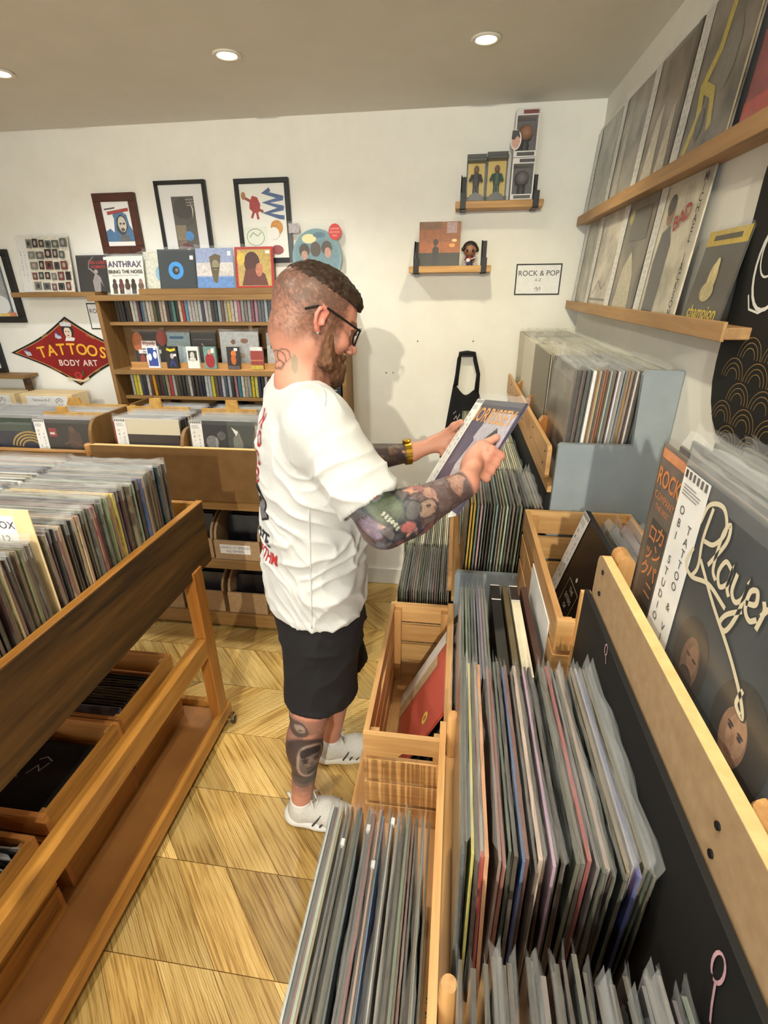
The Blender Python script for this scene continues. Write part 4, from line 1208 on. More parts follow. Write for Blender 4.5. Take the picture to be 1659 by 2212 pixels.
# ================================================================== back wall: cassette shelf unit
cu = thing('shelf_unit', (-1.18, 2.55, 0.836), 'brown shelf unit of cassettes on the back wall behind the man', 'shelf unit')
F0, F1 = 2.47, 2.635
for xx in (-1.815, -0.562):
    MB().box(xx, xx + 0.022, F0, F1, 0.8365, 1.646, 0.001).build('side_panel', M['shelf_z'], cu)
MB().box(-1.850, -0.532, F0 - 0.008, F1, 1.646, 1.672, 0.002).build('top_board', M['shelf_x'], cu)
MB().box(-1.793, -0.562, 2.622, F1, 0.90, 1.646).build('back_board', M['board'], cu)
MB().box(-1.793, -0.562, 2.520, 2.622, 1.528, 1.545, 0.001).build('shelf', M['shelf_x'], cu)
MB().box(-1.793, -0.562, F0, 2.622, 1.288, 1.312, 0.001).build('shelf', M['shelf_x'], cu)
MB().box(-1.793, -0.562, 2.520, 2.622, 1.150, 1.168, 0.001).build('shelf', M['shelf_x'], cu)
MB().box(-1.05, -1.03, 2.540, 2.622, 1.312, 1.528, 0.001).build('partition', M['shelf_z'], cu)
MB().box(-1.70, -0.57, 2.490, 2.497, 1.3125, 1.350, 0.001).build('front_rail', M['ply'], cu)
MB().box(-1.70, -0.57, 2.474, 2.490, 1.3125, 1.322, 0.001).build('front_ledge', M['ply'], cu)
MB().box(-1.60, -0.545, 2.525, 2.625, 1.6725, 1.700, 0.001).build('riser_step', M['shelf_x'], cu)

csm = MB().box(-0.0073, 0.0073, -0.035, 0.035, 0, 0.109, 0.0008).mesh('cassette_case', M['spine'])
R1 = [(40, 36, 38), (44, 40, 40), (36, 34, 40), (34, 30, 34), (60, 46, 44), (206, 204, 196), (190, 190, 186), (96, 60, 70), (60, 100, 140), (150, 150, 148), (214, 208, 200), (196, 180, 168), (90, 92, 60), (50, 56, 50), (200, 180, 168), (214, 196, 176), (60, 58, 66), (52, 56, 60), (86, 140, 138), (50, 46, 46), (220, 206, 180), (170, 60, 56), (110, 160, 196), (206, 204, 200), (200, 194, 196), (196, 196, 194), (204, 204, 204), (70, 76, 96), (206, 196, 204), (196, 190, 186), (64, 68, 70), (70, 74, 80), (170, 186, 200), (120, 96, 84), (190, 180, 170), (216, 206, 110), (220, 200, 196), (222, 214, 210), (200, 120, 140), (170, 170, 166), (150, 140, 136), (176, 176, 186), (150, 80, 100), (190, 150, 170), (120, 120, 126), (110, 116, 124), (180, 190, 196), (90, 96, 110), (150, 150, 156), (210, 204, 196)]
R3 = [(170, 170, 170), (216, 196, 40), (220, 214, 120), (60, 60, 90), (56, 56, 60), (190, 190, 190), (100, 60, 44), (214, 150, 40), (60, 62, 56), (90, 50, 56), (60, 80, 76), (170, 150, 120), (190, 60, 70), (180, 180, 176), (84, 80, 64), (64, 66, 60), (56, 54, 56), (90, 90, 84), (196, 190, 186), (48, 48, 54), (80, 70, 64), (60, 60, 80), (50, 50, 58), (196, 200, 206), (190, 196, 206), (214, 200, 60), (110, 100, 80), (90, 76, 110), (196, 196, 200), (80, 90, 110), (180, 190, 200), (60, 60, 64), (170, 120, 130), (70, 130, 150), (220, 216, 210), (180, 170, 150)]
special_r1 = {21: 'red cassette spine on the upper cassette row', 8: 'blue cassette spine left of centre, upper cassette row', 35: 'yellow cassette spine towards the man, upper cassette row', 22: 'pale blue cassette spine beside the red one, upper row'}
for rowi, (xs, z, cols, lbl, gp_) in enumerate(((-1.745, 1.5455, R1, 'cassette standing spine out on the upper row of the wall unit', 'cassettes on the upper row'), (-1.742, 1.1685, R3, 'cassette standing spine out on the lower row of the wall unit', 'cassettes on the lower row'))):
    x = xs
    for k in range(50 if rowi == 0 else 46):
        o = bpy.data.objects.new('cassette', csm); COL.objects.link(o)
        o.location = (x, 2.565 + random.gauss(0, 0.0012), z); o.rotation_euler = (0, math.radians(random.gauss(0, 0.5)), 0)
        o.color = rgba(srgb(*cols[k % len(cols)]))
        sp2 = special_r1.get(k) if rowi == 0 else {1: 'bright yellow cassette spine near the left end, lower row', 7: 'orange cassette spine on the lower cassette row', 12: 'red cassette spine on the lower cassette row'}.get(k)
        tag(o, sp2 or lbl, 'cassette', gp_)
        x += 0.0174 if rowi == 0 else 0.0185
# titles standing face out on the middle shelf
def card(name, x0, x1, y, z0, h, label, body, items, cat='single', tilt=-6, thick=0.003, sleeve=True, seed=0, yaw=0.0, group=None):
    w = x1 - x0
    t = bpy.data.objects.new(name, None); t.empty_display_size = 0.03; COL.objects.link(t)
    t.location = ((x0 + x1) / 2, y, z0); t.rotation_euler = (math.radians(tilt), 0, yaw); ORG[t.name] = np.zeros(3)
    tag(t, label, cat, group)
    c = MB().box(-w / 2, w / 2, -thick / 2, thick / 2, 0, h, 0.0003).build('cover', printed(body, 0.35, 0.4) if max(body) < 224 else flat(body, 0.35, 0, 0.4), t)
    fn = B((-w / 2, -thick / 2, 0), (1, 0, 0), (0, 0, 1))
    sc = [(k if not isinstance(k, tuple) else k) for k in items]
    if sc:
        art('cover_print', c, fn, sc)
    if sleeve:
        me = sleeve_mesh(900 + seed, w + 0.008, h + 0.012, h, thick + 0.003, 10, full=True)
        s = bpy.data.objects.new('plastic_sleeve', me); COL.objects.link(s); s.parent = t
    return t, c, fn


t, c, fn = card('vinyl_single', -1.722, -1.545, 2.575, 1.3125, 0.180, 'black and red single with white-edged lettering, left of the middle shelf', (34, 26, 28), [('disc', 0.02, 0.13, 0.03, 0.05, (176, 96, 50)), ('disc', 0.16, 0.15, 0.03, 0.04, (150, 60, 50)), ('rect', 0.04, 0.095, 0.125, 0.135, (232, 226, 220)), ('rect', 0.02, 0.070, 0.15, 0.090, (232, 226, 220)), ('rect', 0.06, 0.02, 0.11, 0.06, (232, 226, 220)), ('disc', 0.04, 0.04, 0.015, 0.025, (150, 50, 36))], seed=1)
letters(c, fn, [('Woody', 0.082, 0.123, 0.024, (150, 34, 40), {'bold': 0.02}), ('Gold', 0.082, 0.104, 0.018, (150, 34, 40), {'bold': 0.02}), ('the one more', 0.086, 0.079, 0.015, (40, 30, 34), {'bold': 0.01}), ('time', 0.085, 0.040, 0.02, (150, 34, 40), {'bold': 0.02})], w=0.0024)
card('vinyl_single', -1.540, -1.405, 2.580, 1.3125, 0.178, 'pale blue single behind the middle shelf cassettes', (150, 170, 176), [('rect', 0.02, 0.145, 0.10, 0.158, (60, 110, 140)), ('disc', 0.07, 0.08, 0.04, (170, 186, 190))], seed=2)
card('vinyl_single', -1.395, -1.262, 2.582, 1.3125, 0.176, 'dark grey single in a shiny sleeve on the middle shelf', (48, 46, 46), [('rect', 0.01, 0.14, 0.12, 0.144, (110, 106, 104)), ('poly', [(0.05, 0.12), (0.055, 0.125), (0.085, 0.09), (0.08, 0.086)], (150, 148, 146))], seed=3)
card('vinyl_single', -1.205, -1.000, 2.520, 1.3245, 0.174, 'silvery single with brown marks in a shiny sleeve, middle shelf', (160, 160, 158), [('disc', 0.07, 0.125, 0.012, (110, 70, 44)), ('disc', 0.13, 0.13, 0.02, 0.012, (120, 78, 50)), ('disc', 0.10, 0.06, 0.03, 0.014, (140, 120, 100))], seed=4, tilt=-4)
card('vinyl_single', -0.980, -0.80, 2.575, 1.3125, 0.176, 'white single half hidden by the neck, middle shelf', (206, 206, 204), [('rect', 0.02, 0.1, 0.08, 0.15, (90, 90, 92))], seed=5)
for i, (x0, body, items, lb) in enumerate(((-1.592, (234, 234, 234), [('rect', 0.006, 0.01, 0.058, 0.1, (44, 78, 156)), ('disc', 0.016, 0.055, 0.010, 0.018, (238, 238, 240)), ('disc', 0.045, 0.065, 0.010, 0.018, (238, 238, 240)), ('rect', 0.04, 0.09, 0.055, 0.103, (230, 230, 230)), ('rect', 0.02, 0.012, 0.024, 0.03, (170, 60, 120))], 'white-framed blue cassette face out on the middle shelf'),
                                          (-1.488, (36, 34, 36), [('line', [(0.008, 0.095), (0.03, 0.088), (0.056, 0.094)], 0.012, (220, 196, 44)), ('disc', 0.034, 0.06, 0.010, 0.014, (190, 176, 170)), ('line', [(0.02, 0.01), (0.034, 0.04), (0.05, 0.01)], 0.01, (50, 60, 130)), ('rect', 0.044, 0.06, 0.058, 0.072, (236, 236, 236))], 'black cassette with yellow lettering on the middle shelf'),
                                          (-1.372, (232, 230, 222), [('rect', 0.008, 0.04, 0.056, 0.088, (62, 62, 50)), ('disc', 0.03, 0.065, 0.012, 0.017, (206, 200, 190)), ('disc', 0.03, 0.046, 0.018, 0.010, (214, 210, 200))], 'white cassette with a portrait on the middle shelf'),
                                          (-1.280, (110, 150, 140), [('disc', 0.032, 0.04, 0.026, 0.036, (160, 40, 48)), ('disc', 0.032, 0.082, 0.010, 0.012, (200, 160, 140)), ('rect', 0.042, 0.078, 0.058, 0.1, (226, 226, 220))], 'green cassette with a red figure on the middle shelf'),
                                          (-1.155, (44, 38, 36), [('disc', 0.036, 0.075, 0.014, 0.016, (214, 120, 44)), ('disc', 0.034, 0.045, 0.014, 0.024, (200, 100, 40)), ('rect', 0.04, 0.088, 0.058, 0.102, (236, 236, 236)), ('rect', 0.0, 0.0, 0.064, 0.016, (90, 80, 84))], 'black cassette with an orange figure on the middle shelf'),
                                          (-1.030, (150, 56, 46), [('rect', 0.0, 0.09, 0.064, 0.108, (222, 218, 210)), ('rect', 0.0, 0.0, 0.064, 0.02, (196, 170, 60)), ('rect', 0.0, 0.04, 0.064, 0.046, (196, 120, 80))], 'red cassette with a white heading beside the neck, middle shelf'))):
    card('cassette', x0, x0 + 0.064, 2.480, 1.3225, 0.108, lb, body, items, 'cassette', -3, 0.015, sleeve=False)
for k in range(3):
    t, c, fn = card('magazine', -0.70 + 0.002 * k, -0.59, 2.555 + 0.006 * k, 1.1690, 0.112, ('black booklet with white headline LINE on the lower shelf end', 'black booklet just behind the LINE booklet', 'rearmost black booklet at the lower shelf end')[k], (30, 30, 32), [] if k else [('rect', 0.02, 0.06, 0.09, 0.063, (206, 206, 206)), ('rect', 0.02, 0.050, 0.08, 0.055, (206, 206, 206)), ('rect', 0.02, 0.036, 0.09, 0.042, (206, 206, 206)), ('rect', 0.02, 0.022, 0.07, 0.028, (206, 206, 206))], 'booklet', -2, 0.004, sleeve=False)
    if k == 0:
        letters(c, fn, [('LINE', 0.05, 0.088, 0.026, (220, 220, 220), {'bold': 0.01})], w=0.002)
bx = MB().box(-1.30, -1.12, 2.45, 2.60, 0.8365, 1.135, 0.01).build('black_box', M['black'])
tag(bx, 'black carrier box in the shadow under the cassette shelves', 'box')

# ------------------------------------------------------------------ wall ledge left of the unit and the sleeves on top
lg = thing('wall_ledge', (-2.05, 2.6, 1.66), 'brown ledge shelf left of the cassette unit on the back wall', 'shelf')
MB().box(-2.335, -1.852, 2.535, 2.638, 1.664, 1.688, 0.002).build('ledge_board', M['shelf_x'], lg)
white = (236, 236, 232)
its = [('rect', 0.0, 0.0, 0.055, 0.26, (226, 224, 222))]
rr = random.Random(5)
for row in range(5):
    u = 0.066
    while u < 0.27:
        w_ = rr.choice((0.028, 0.036, 0.042)); h_ = rr.choice((0.034, 0.04))
        v_ = 0.006 + 0.05 * row + rr.uniform(0, 0.006)
        its.append(('rect', u, v_, u + w_, v_ + h_, rr.choice([(60, 60, 60), (90, 92, 92), (50, 40, 42), (110, 60, 56), (80, 90, 88), (120, 118, 112)])))
        its.append(('disc', u + w_ / 2, v_ + h_ * 0.5, w_ * 0.25, h_ * 0.3, rr.choice([(150, 150, 146), (170, 150, 136), (40, 40, 44)])))
        u += w_ + 0.009
t, c, fn = card('vinyl_record', -2.29, -1.995, 2.585, 1.6885, 0.262, 'cream record covered in small photos, at the left end of the ledge', (222, 214, 196), its, 'record', -8, 0.004, seed=6)
letters(c, fn, [(ch, 0.017 + 0.022 * (j), 0.19 - 0.0135 * i, 0.011, (120, 116, 118)) for j, s_ in enumerate(('OBISTUDIO', 'TATTOOVINYL')) for i, ch in enumerate(s_)], w=0.0022)
t, c, fn = card('vinyl_single', -1.965, -1.783, 2.585, 1.6885, 0.172, 'black single with red heading and a pale figure, on the ledge', (30, 28, 30), [('line', [(0.065, 0.105), (0.07, 0.14), (0.10, 0.165)], 0.006, (120, 112, 112)), ('poly', [(0.085, 0.0), (0.08, 0.05), (0.10, 0.09), (0.125, 0.07), (0.14, 0.02), (0.125, 0.05), (0.118, 0.0)], (150, 142, 140)), ('disc', 0.105, 0.095, 0.010, (170, 160, 156)), ('line', [(0.10, 0.085), (0.07, 0.11)], 0.008, (150, 142, 140)), ('rect', 0.155, 0.148, 0.172, 0.162, white)], 'single', -8, 0.003, seed=7)
letters(c, fn, [('RED LORRY', 0.122, 0.136, 0.019, (196, 40, 40), {'bold': 0.01}), ('NOMADS', 0.122, 0.116, 0.019, (196, 40, 40), {'bold': 0.01})], w=0.002)
figs = []
for i, (u, c1, c2) in enumerate(((0.03, (60, 44, 36), (90, 70, 50)), (0.066, (96, 40, 44), (60, 40, 40)), (0.10, (70, 50, 40), (200, 196, 190)), (0.134, (60, 54, 50), (80, 80, 84)), (0.175, (110, 90, 76), (150, 156, 170)))):
    figs += [('rect', u - 0.012, 0.004, u + 0.012, 0.034, c2), ('disc', u, 0.040, 0.015, 0.018, c1), ('disc', u, 0.062, 0.010, 0.012, c1 if i < 4 else (150, 116, 96))]
t, c, fn = card('vinyl_single', -1.778, -1.582, 2.560, 1.6735, 0.178, 'white single printed ANTHRAX BRING THE NOISE, on the unit top', (230, 228, 218), figs, 'single', -8, 0.003, seed=8)
letters(c, fn, [('ANTHRAX', 0.098, 0.140, 0.040, (86, 76, 110), {'bold': 0.012, 'sx': 0.95}), ('BRING THE NOISE', 0.098, 0.106, 0.0235, (30, 30, 32), {'bold': 0.014, 'sx': 0.98}), ('featuring CHUCK D from PUBLIC ENEMY', 0.098, 0.089, 0.0085, (90, 84, 84), {'shear': 0.2})], w=0.0044)
yR, zR = 2.575, 1.7005
card('vinyl_single', -1.590, -1.42, 2.585, zR, 0.170, 'cream single with a pale blue label disc, behind the ANTHRAX sleeve', (212, 210, 192), [('disc', 0.10, 0.07, 0.042, (130, 176, 200)), ('disc', 0.10, 0.07, 0.003, (40, 40, 44))], 'single', -8, seed=9)
t, c, fn = card('vinyl_single', -1.502, -1.305, 2.568, zR, 0.178, 'black single with a bright blue ring label on the unit top', (40, 50, 56), [('disc', 0.092, 0.082, 0.040, (56, 150, 222)), ('disc', 0.092, 0.082, 0.020, (34, 38, 44)), ('disc', 0.096, 0.084, 0.008, (120, 124, 126)), ('rect', 0.17, 0.13, 0.188, 0.148, white)], 'single', -8, seed=10)
t, c, fn = card('vinyl_single', -1.300, -1.108, 2.568, zR, 0.180, 'pale blue and pink single with a brown figure on the unit top', (150, 164, 200), [('rect', 0.0, 0.055, 0.192, 0.115, (206, 200, 196)), ('rect', 0.0, 0.0, 0.192, 0.05, (100, 140, 196)), ('poly', [(0.07, 0.14), (0.10, 0.155), (0.13, 0.145), (0.12, 0.09), (0.105, 0.02), (0.085, 0.03), (0.075, 0.09)], (96, 84, 56)), ('disc', 0.10, 0.105, 0.018, 0.022, (150, 140, 110)), ('line', [(0.085, 0.09), (0.115, 0.09)], 0.006, (52, 44, 36)), ('rect', 0.165, 0.145, 0.182, 0.165, white)], 'single', -8, seed=11)
t, c, fn = card('vinyl_single', -1.096, -0.903, 2.566, zR, 0.182, 'red-framed single with a brown figure, beside the head', (178, 40, 36), [('rect', 0.012, 0.008, 0.181, 0.170, (186, 160, 90)), ('disc', 0.085, 0.11, 0.040, 0.05, (76, 40, 36)), ('poly', [(0.03, 0.01), (0.05, 0.08), (0.11, 0.09), (0.15, 0.06), (0.165, 0.01)], (100, 48, 40)), ('disc', 0.12, 0.08, 0.018, 0.03, (190, 120, 90)), ('rect', 0.155, 0.152, 0.176, 0.164, white), ('disc', 0.03, 0.13, 0.02, 0.03, (214, 186, 80))], 'single', -8, seed=12)
# clear picture-disc sleeve
t = thing('picture_disc', (-0.69, 2.60, zR), 'round picture disc in a clear sleeve with a red sticker, above the head', 'record')
fn = B((-0.825, 2.598, zR), (1, 0, 0), (0, 0.05, 1))
MB().prism([(0.135 + 0.122 * math.cos(2 * math.pi * i / 40), 0.13 + 0.122 * math.sin(2 * math.pi * i / 40)) for i in range(40)], fn, 0, 0.003).build('disc', flat((120, 156, 164), 0.25, 0, 0.6), t)
art('disc_print', t, fn, [('disc', 0.135, 0.13, 0.108, (104, 140, 152)), ('disc', 0.10, 0.21, 0.035, 0.02, (226, 216, 160)), ('disc', 0.15, 0.225, 0.03, 0.012, (70, 110, 130)), ('disc', 0.075, 0.16, 0.026, 0.03, (60, 48, 38)), ('disc', 0.130, 0.165, 0.026, 0.032, (70, 58, 46)), ('disc', 0.185, 0.17, 0.026, 0.03, (62, 50, 42)), ('disc', 0.19, 0.15, 0.016, 0.022, (190, 140, 120)), ('disc', 0.075, 0.14, 0.016, 0.02, (180, 140, 120))], w=0.0035)
MB().prism([(0, 0), (0.27, 0), (0.27, 0.285), (0, 0.285)], fn, -0.002, -0.001).prism([(0, 0), (0.27, 0), (0.27, 0.285), (0, 0.285)], fn, 0.0065, 0.007).build('clear_sleeve', M['sleeve_thin'], t)
st_ = MB().prism([(0.228 + 0.030 * math.cos(2 * math.pi * i / 26), 0.236 + 0.034 * math.sin(2 * math.pi * i / 26)) for i in range(26)], fn, 0.0072, 0.0076).build('sticker', flat((206, 52, 44), 0.4), t)
letters(st_, fn, [('LIMITED', 0.228, 0.248, 0.012, (240, 190, 186)), ('EDITION', 0.228, 0.234, 0.012, (240, 190, 186)), ('DISC', 0.228, 0.220, 0.012, (240, 190, 186))], w=0.0080)
art('grey_label', t, fn, [('rect', 0.005, 0.235, 0.055, 0.275, (176, 168, 170))], w=0.0078)

# ------------------------------------------------------------------ framed pictures
def frame(x0, x1, z0, z1, fw, fmat, label, paper, items, y=2.617, glass=True, cat='picture'):
    t = thing('framed_picture', ((x0 + x1) / 2, YB - 0.01, z0), label, cat, 'framed pictures on the back wall')
    yb = YB - 0.0005
    for a in ((x0, x1, z0, z0 + fw), (x0, x1, z1 - fw, z1), (x0, x0 + fw, z0 + fw, z1 - fw), (x1 - fw, x1, z0 + fw, z1 - fw)):
        MB().box(a[0], a[1], y, yb, a[2], a[3], 0.0015).build('frame_bar', fmat, t)
    p = MB().box(x0 + fw, x1 - fw, y + 0.010, yb, z0 + fw, z1 - fw).build('print', flat(paper, 0.6), t)
    fn = B((x0 + fw, y + 0.010, z0 + fw), (1, 0, 0), (0, 0, 1))
    if items:
        art('drawing', p, fn, items)
    if glass:
        MB().box(x0 + fw, x1 - fw, y + 0.004, y + 0.0055, z0 + fw, z1 - fw).build('glazing', M['glass'], t)
    return t, p, fn


brown = mottled('brown_frame', srgb(66, 32, 20), srgb(84, 44, 28), 30, 0.45, 0.05, 0.0005)
blkf = flat((22, 21, 22), 0.4)
t, p, fn = frame(-1.812, -1.590, 1.862, 2.126, 0.036, brown, 'brown framed drawing of a blue hooded figure on the back wall', (240, 238, 234), [
    ('poly', [(0.0, 0.02), (0.0, 0.065), (0.025, 0.078), (0.045, 0.06), (0.055, 0.12), (0.05, 0.135), (0.065, 0.148), (0.10, 0.150), (0.125, 0.135), (0.132, 0.09), (0.15, 0.06), (0.15, 0.02)], (62, 112, 156)),
    ('poly', [(0.06, 0.07), (0.068, 0.12), (0.09, 0.138), (0.115, 0.125), (0.122, 0.08), (0.10, 0.05), (0.08, 0.05)], (34, 32, 36)), ('disc', 0.094, 0.095, 0.022, 0.034, (206, 196, 176)), ('disc', 0.086, 0.098, 0.006, 0.005, (50, 46, 44)), ('disc', 0.104, 0.098, 0.006, 0.005, (50, 46, 44)), ('disc', 0.094, 0.072, 0.010, 0.008, (70, 60, 54)), ('poly', [(0.07, 0.02), (0.08, 0.05), (0.11, 0.05), (0.13, 0.02)], (96, 96, 96)),
    ('line', [(0.012, 0.160), (0.07, 0.166)], 0.006, (60, 50, 50)), ('line', [(0.025, 0.143), (0.14, 0.158)], 0.014, (168, 44, 40))])
t, p, fn = frame(-1.478, -1.220, 1.800, 2.167, 0.017, blkf, 'black framed abstract grey print with a blue dot on the back wall', (230, 228, 228), [
    ('rect', 0.058, 0.0, 0.172, 0.285, (78, 74, 68)), ('disc', 0.115, 0.22, 0.058, 0.062, (70, 66, 62)), ('disc', 0.115, 0.235, 0.05, 0.045, (52, 48, 46)), ('poly', [(0.15, 0.27), (0.165, 0.23), (0.155, 0.19), (0.158, 0.23)], (206, 196, 170)), ('rect', 0.062, 0.10, 0.115, 0.165, (130, 116, 90)), ('rect', 0.064, 0.07, 0.11, 0.098, (120, 98, 80)), ('disc', 0.128, 0.118, 0.021, (60, 136, 206)), ('disc', 0.105, 0.07, 0.028, 0.018, (96, 36, 40)), ('rect', 0.130, 0.268, 0.168, 0.274, (140, 136, 128)), ('rect', 0.132, 0.256, 0.170, 0.262, (140, 136, 128)), ('rect', 0.134, 0.244, 0.170, 0.250, (140, 136, 128))])
t, p, fn = frame(-1.076, -0.812, 1.812, 2.163, 0.021, blkf, 'black framed colour drawing with a blue spiral and red blob, above the head', (238, 236, 230), [
    ('poly', [(0.045, 0.235), (0.06, 0.262), (0.085, 0.255), (0.098, 0.225), (0.09, 0.195), (0.062, 0.19), (0.042, 0.21)], (170, 44, 46)), ('line', [(0.05, 0.24), (0.02, 0.255)], 0.012, (160, 60, 44)), ('line', [(0.09, 0.205), (0.11, 0.195)], 0.012, (160, 60, 44)), ('line', [(0.062, 0.195), (0.05, 0.17)], 0.011, (170, 44, 46)), ('line', [(0.078, 0.193), (0.082, 0.165)], 0.011, (170, 44, 46)), ('disc', 0.018, 0.262, 0.011, 0.016, (176, 120, 60)),
    ('line', [(0.150, 0.285), (0.125, 0.272), (0.20, 0.252), (0.212, 0.248)], 0.017, (58, 88, 140)), ('line', [(0.21, 0.248), (0.125, 0.232), (0.20, 0.212), (0.212, 0.208)], 0.017, (66, 98, 150)), ('line', [(0.21, 0.208), (0.125, 0.190), (0.19, 0.172), (0.212, 0.17)], 0.017, (58, 88, 140)),
    ('rect', 0.006, 0.045, 0.118, 0.135, (228, 232, 218)), ('line', arc(0.06, 0.09, 0.044, 0.036, 0, 360), 0.003, (120, 140, 110)), ('line', [(0.03, 0.09), (0.05, 0.11), (0.07, 0.095), (0.09, 0.11)], 0.004, (140, 160, 130)), ('disc', 0.17, 0.13, 0.03, (206, 140, 50)), ('disc', 0.155, 0.105, 0.026, (236, 232, 226)), ('disc', 0.165, 0.035, 0.03, 0.02, (150, 60, 64))])
t, p, fn = frame(-2.82, -2.372, 1.535, 1.895, 0.032, blkf, 'black framed grey picture with a rainbow stripe at the left picture edge', (230, 230, 228), [('rect', 0.30, 0.0, 0.372, 0.02, (220, 130, 90)), ('rect', 0.0, 0.02, 0.35, 0.29, (150, 152, 152)), ('disc', 0.28, 0.06, 0.07, 0.05, (224, 226, 228)), ('line', [(0.353, 0.02), (0.353, 0.29)], 0.012, (60, 84, 96)), ('rect', 0.27, 0.0, 0.33, 0.016, (226, 196, 90))])
t, p, fn = frame(-2.95, -2.585, 1.264, 1.522, 0.024, blkf, 'black framed white sheet standing on the ledge at the left edge', (232, 230, 226), [])

# ------------------------------------------------------------------ paper signs
def sign(x0, x1, z0, z1, label, lines):
    t = thing('paper_sign', ((x0 + x1) / 2, YB - 0.003, z0), label, 'sign', 'black-edged paper signs')
    MB().box(x0, x1, YB - 0.0022, YB - 0.0004, z0, z1).build('border', flat((24, 22, 24), 0.5), t)
    p = MB().box(x0 + 0.006, x1 - 0.006, YB - 0.003, YB - 0.0023, z0 + 0.006, z1 - 0.006).build('sheet', M['white_card'], t)
    fn = B((x0, YB - 0.003, z0), (1, 0, 0), (0, 0, 1))
    letters(p, fn, lines, w=0.0004)
    return p, fn


w_ = 0.207
p, fn = sign(0.254, 0.461, 1.658, 1.791, 'paper sign reading ROCK & POP A-Z in the right corner', [('ROCK & POP', w_ / 2, 0.092, 0.032, (44, 42, 44), {'bold': 0.004}), ('A-Z', w_ / 2, 0.064, 0.018, (60, 58, 60))])
art('small_mark', p, fn, [('line', [(0.09, 0.024), (0.10, 0.034), (0.105, 0.022), (0.115, 0.034), (0.118, 0.022)], 0.003, (120, 116, 120)), ('line', [(0.092, 0.018), (0.118, 0.018)], 0.002, (150, 146, 150))])
p, fn = sign(-1.992, -1.785, 1.500, 1.633, 'paper sign starting RO half hidden behind the cassette unit', [('ROCK & POP', w_ / 2, 0.092, 0.032, (44, 42, 44), {'bold': 0.004}), ('A-Z', w_ / 2, 0.05, 0.018, (60, 58, 60))])

# ------------------------------------------------------------------ the red lozenge sign
t = thing('tattoo_sign', (-2.145, YB - 0.005, 1.19), 'red lozenge metal sign reading TATTOOS BODY ART on the back wall', 'sign')
def lozenge(k):
    c0 = np.array([-2.145, 1.379]); P = [np.array(p) for p in ((-2.534, 1.373), (-2.145, 1.194), (-1.757, 1.373), (-2.140, 1.565))]
    outl = []
    for a, b in zip(P, P[1:] + P[:1]):
        for s_ in range(8):
            u = s_ / 8; m = a * (1 - u) + b * u
            m = m + (c0 - m) * 0.10 * math.sin(math.pi * u)
            outl.append(tuple(c0 + (m - c0) * k))
    return outl


pl = lambda u, v, w: (u, YB - 0.0005 - w, v)
MB().prism(lozenge(1.0), pl, 0, 0.003).build('edge', flat((20, 18, 18), 0.4), t)
MB().prism(lozenge(0.93), pl, 0.0031, 0.0036).build('gold_line', flat((206, 160, 96), 0.4), t)
MB().prism(lozenge(0.905), pl, 0.0037, 0.0042).build('red_field', mottled('sign_red', srgb(120, 14, 18), srgb(168, 24, 26), 4, 0.35, 0, 0.001), t)
fn = B((-2.145, YB - 0.0047, 1.379), (1, 0, 0), (0, 0, 1))
yel = (236, 180, 50)
lets = [(ch, -0.188 + 0.0625 * i, 0.004 + 0.028 * math.cos((i - 3) / 3.2 * 1.3) - 0.018, 0.084, yel, {'rot': (3 - i) * 3.0, 'bold': 0.018}) for i, ch in enumerate('TATTOOS')]
lets += [('BODY ART', 0.02, -0.060, 0.046, (232, 214, 204), {'bold': 0.016, 'sp': 1.1})]
lets += [('FINE', -0.145, 0.085, 0.020, (206, 160, 96), {'rot': 24}), ('LINES', 0.135, 0.085, 0.020, (206, 160, 96), {'rot': -24}), ('CLASSIC', -0.13, -0.098, 0.017, (206, 160, 96), {'rot': -24}), ('INKS', 0.13, -0.098, 0.017, (206, 160, 96), {'rot': 24})]
letters(t, fn, lets, w=0.0006)
art('sign_picture', t, fn, [('disc', 0.005, 0.115, 0.036, 0.040, (34, 28, 30)), ('poly', [(-0.025, 0.06), (0.03, 0.06), (0.04, 0.075), (0.012, 0.082), (-0.012, 0.082)], (232, 230, 226)), ('disc', 0.004, 0.104, 0.022, 0.030, (228, 206, 184)), ('poly', [(-0.03, 0.132), (0.034, 0.130), (0.036, 0.152), (0.0, 0.164), (-0.032, 0.154)], (214, 214, 216)), ('line', [(-0.03, 0.134), (0.035, 0.132)], 0.007, (44, 40, 44)), ('disc', -0.005, 0.110, 0.004, 0.003, (40, 34, 34)), ('disc', 0.012, 0.110, 0.004, 0.003, (40, 34, 34)), ('disc', 0.004, 0.089, 0.006, 0.003, (170, 40, 44)),
                             ('poly', [(-0.075, 0.10), (-0.045, 0.088), (-0.04, 0.075), (-0.06, 0.07), (-0.08, 0.078)], (196, 200, 214)), ('poly', [(-0.075, 0.12), (-0.062, 0.09), (-0.045, 0.085)], (70, 90, 150)),
                             ('poly', [(-0.30, 0.005), (-0.262, 0.0), (-0.255, -0.02), (-0.285, -0.022)], (190, 196, 210)), ('poly', [(-0.30, 0.03), (-0.28, 0.0), (-0.265, 0.0)], (70, 90, 150)),
                             ('disc', 0.005, -0.128, 0.026, 0.022, (186, 44, 44)), ('disc', 0.003, -0.126, 0.014, 0.012, (140, 26, 30)), ('poly', [(-0.025, -0.14), (-0.05, -0.128), (-0.035, -0.15)], (58, 96, 52)), ('poly', [(0.03, -0.115), (0.042, -0.095), (0.045, -0.14)], (58, 96, 52)), ('line', [(-0.07, -0.142), (-0.03, -0.150), (0.03, -0.158), (0.07, -0.140)], 0.012, (222, 206, 170))], w=0.0004)

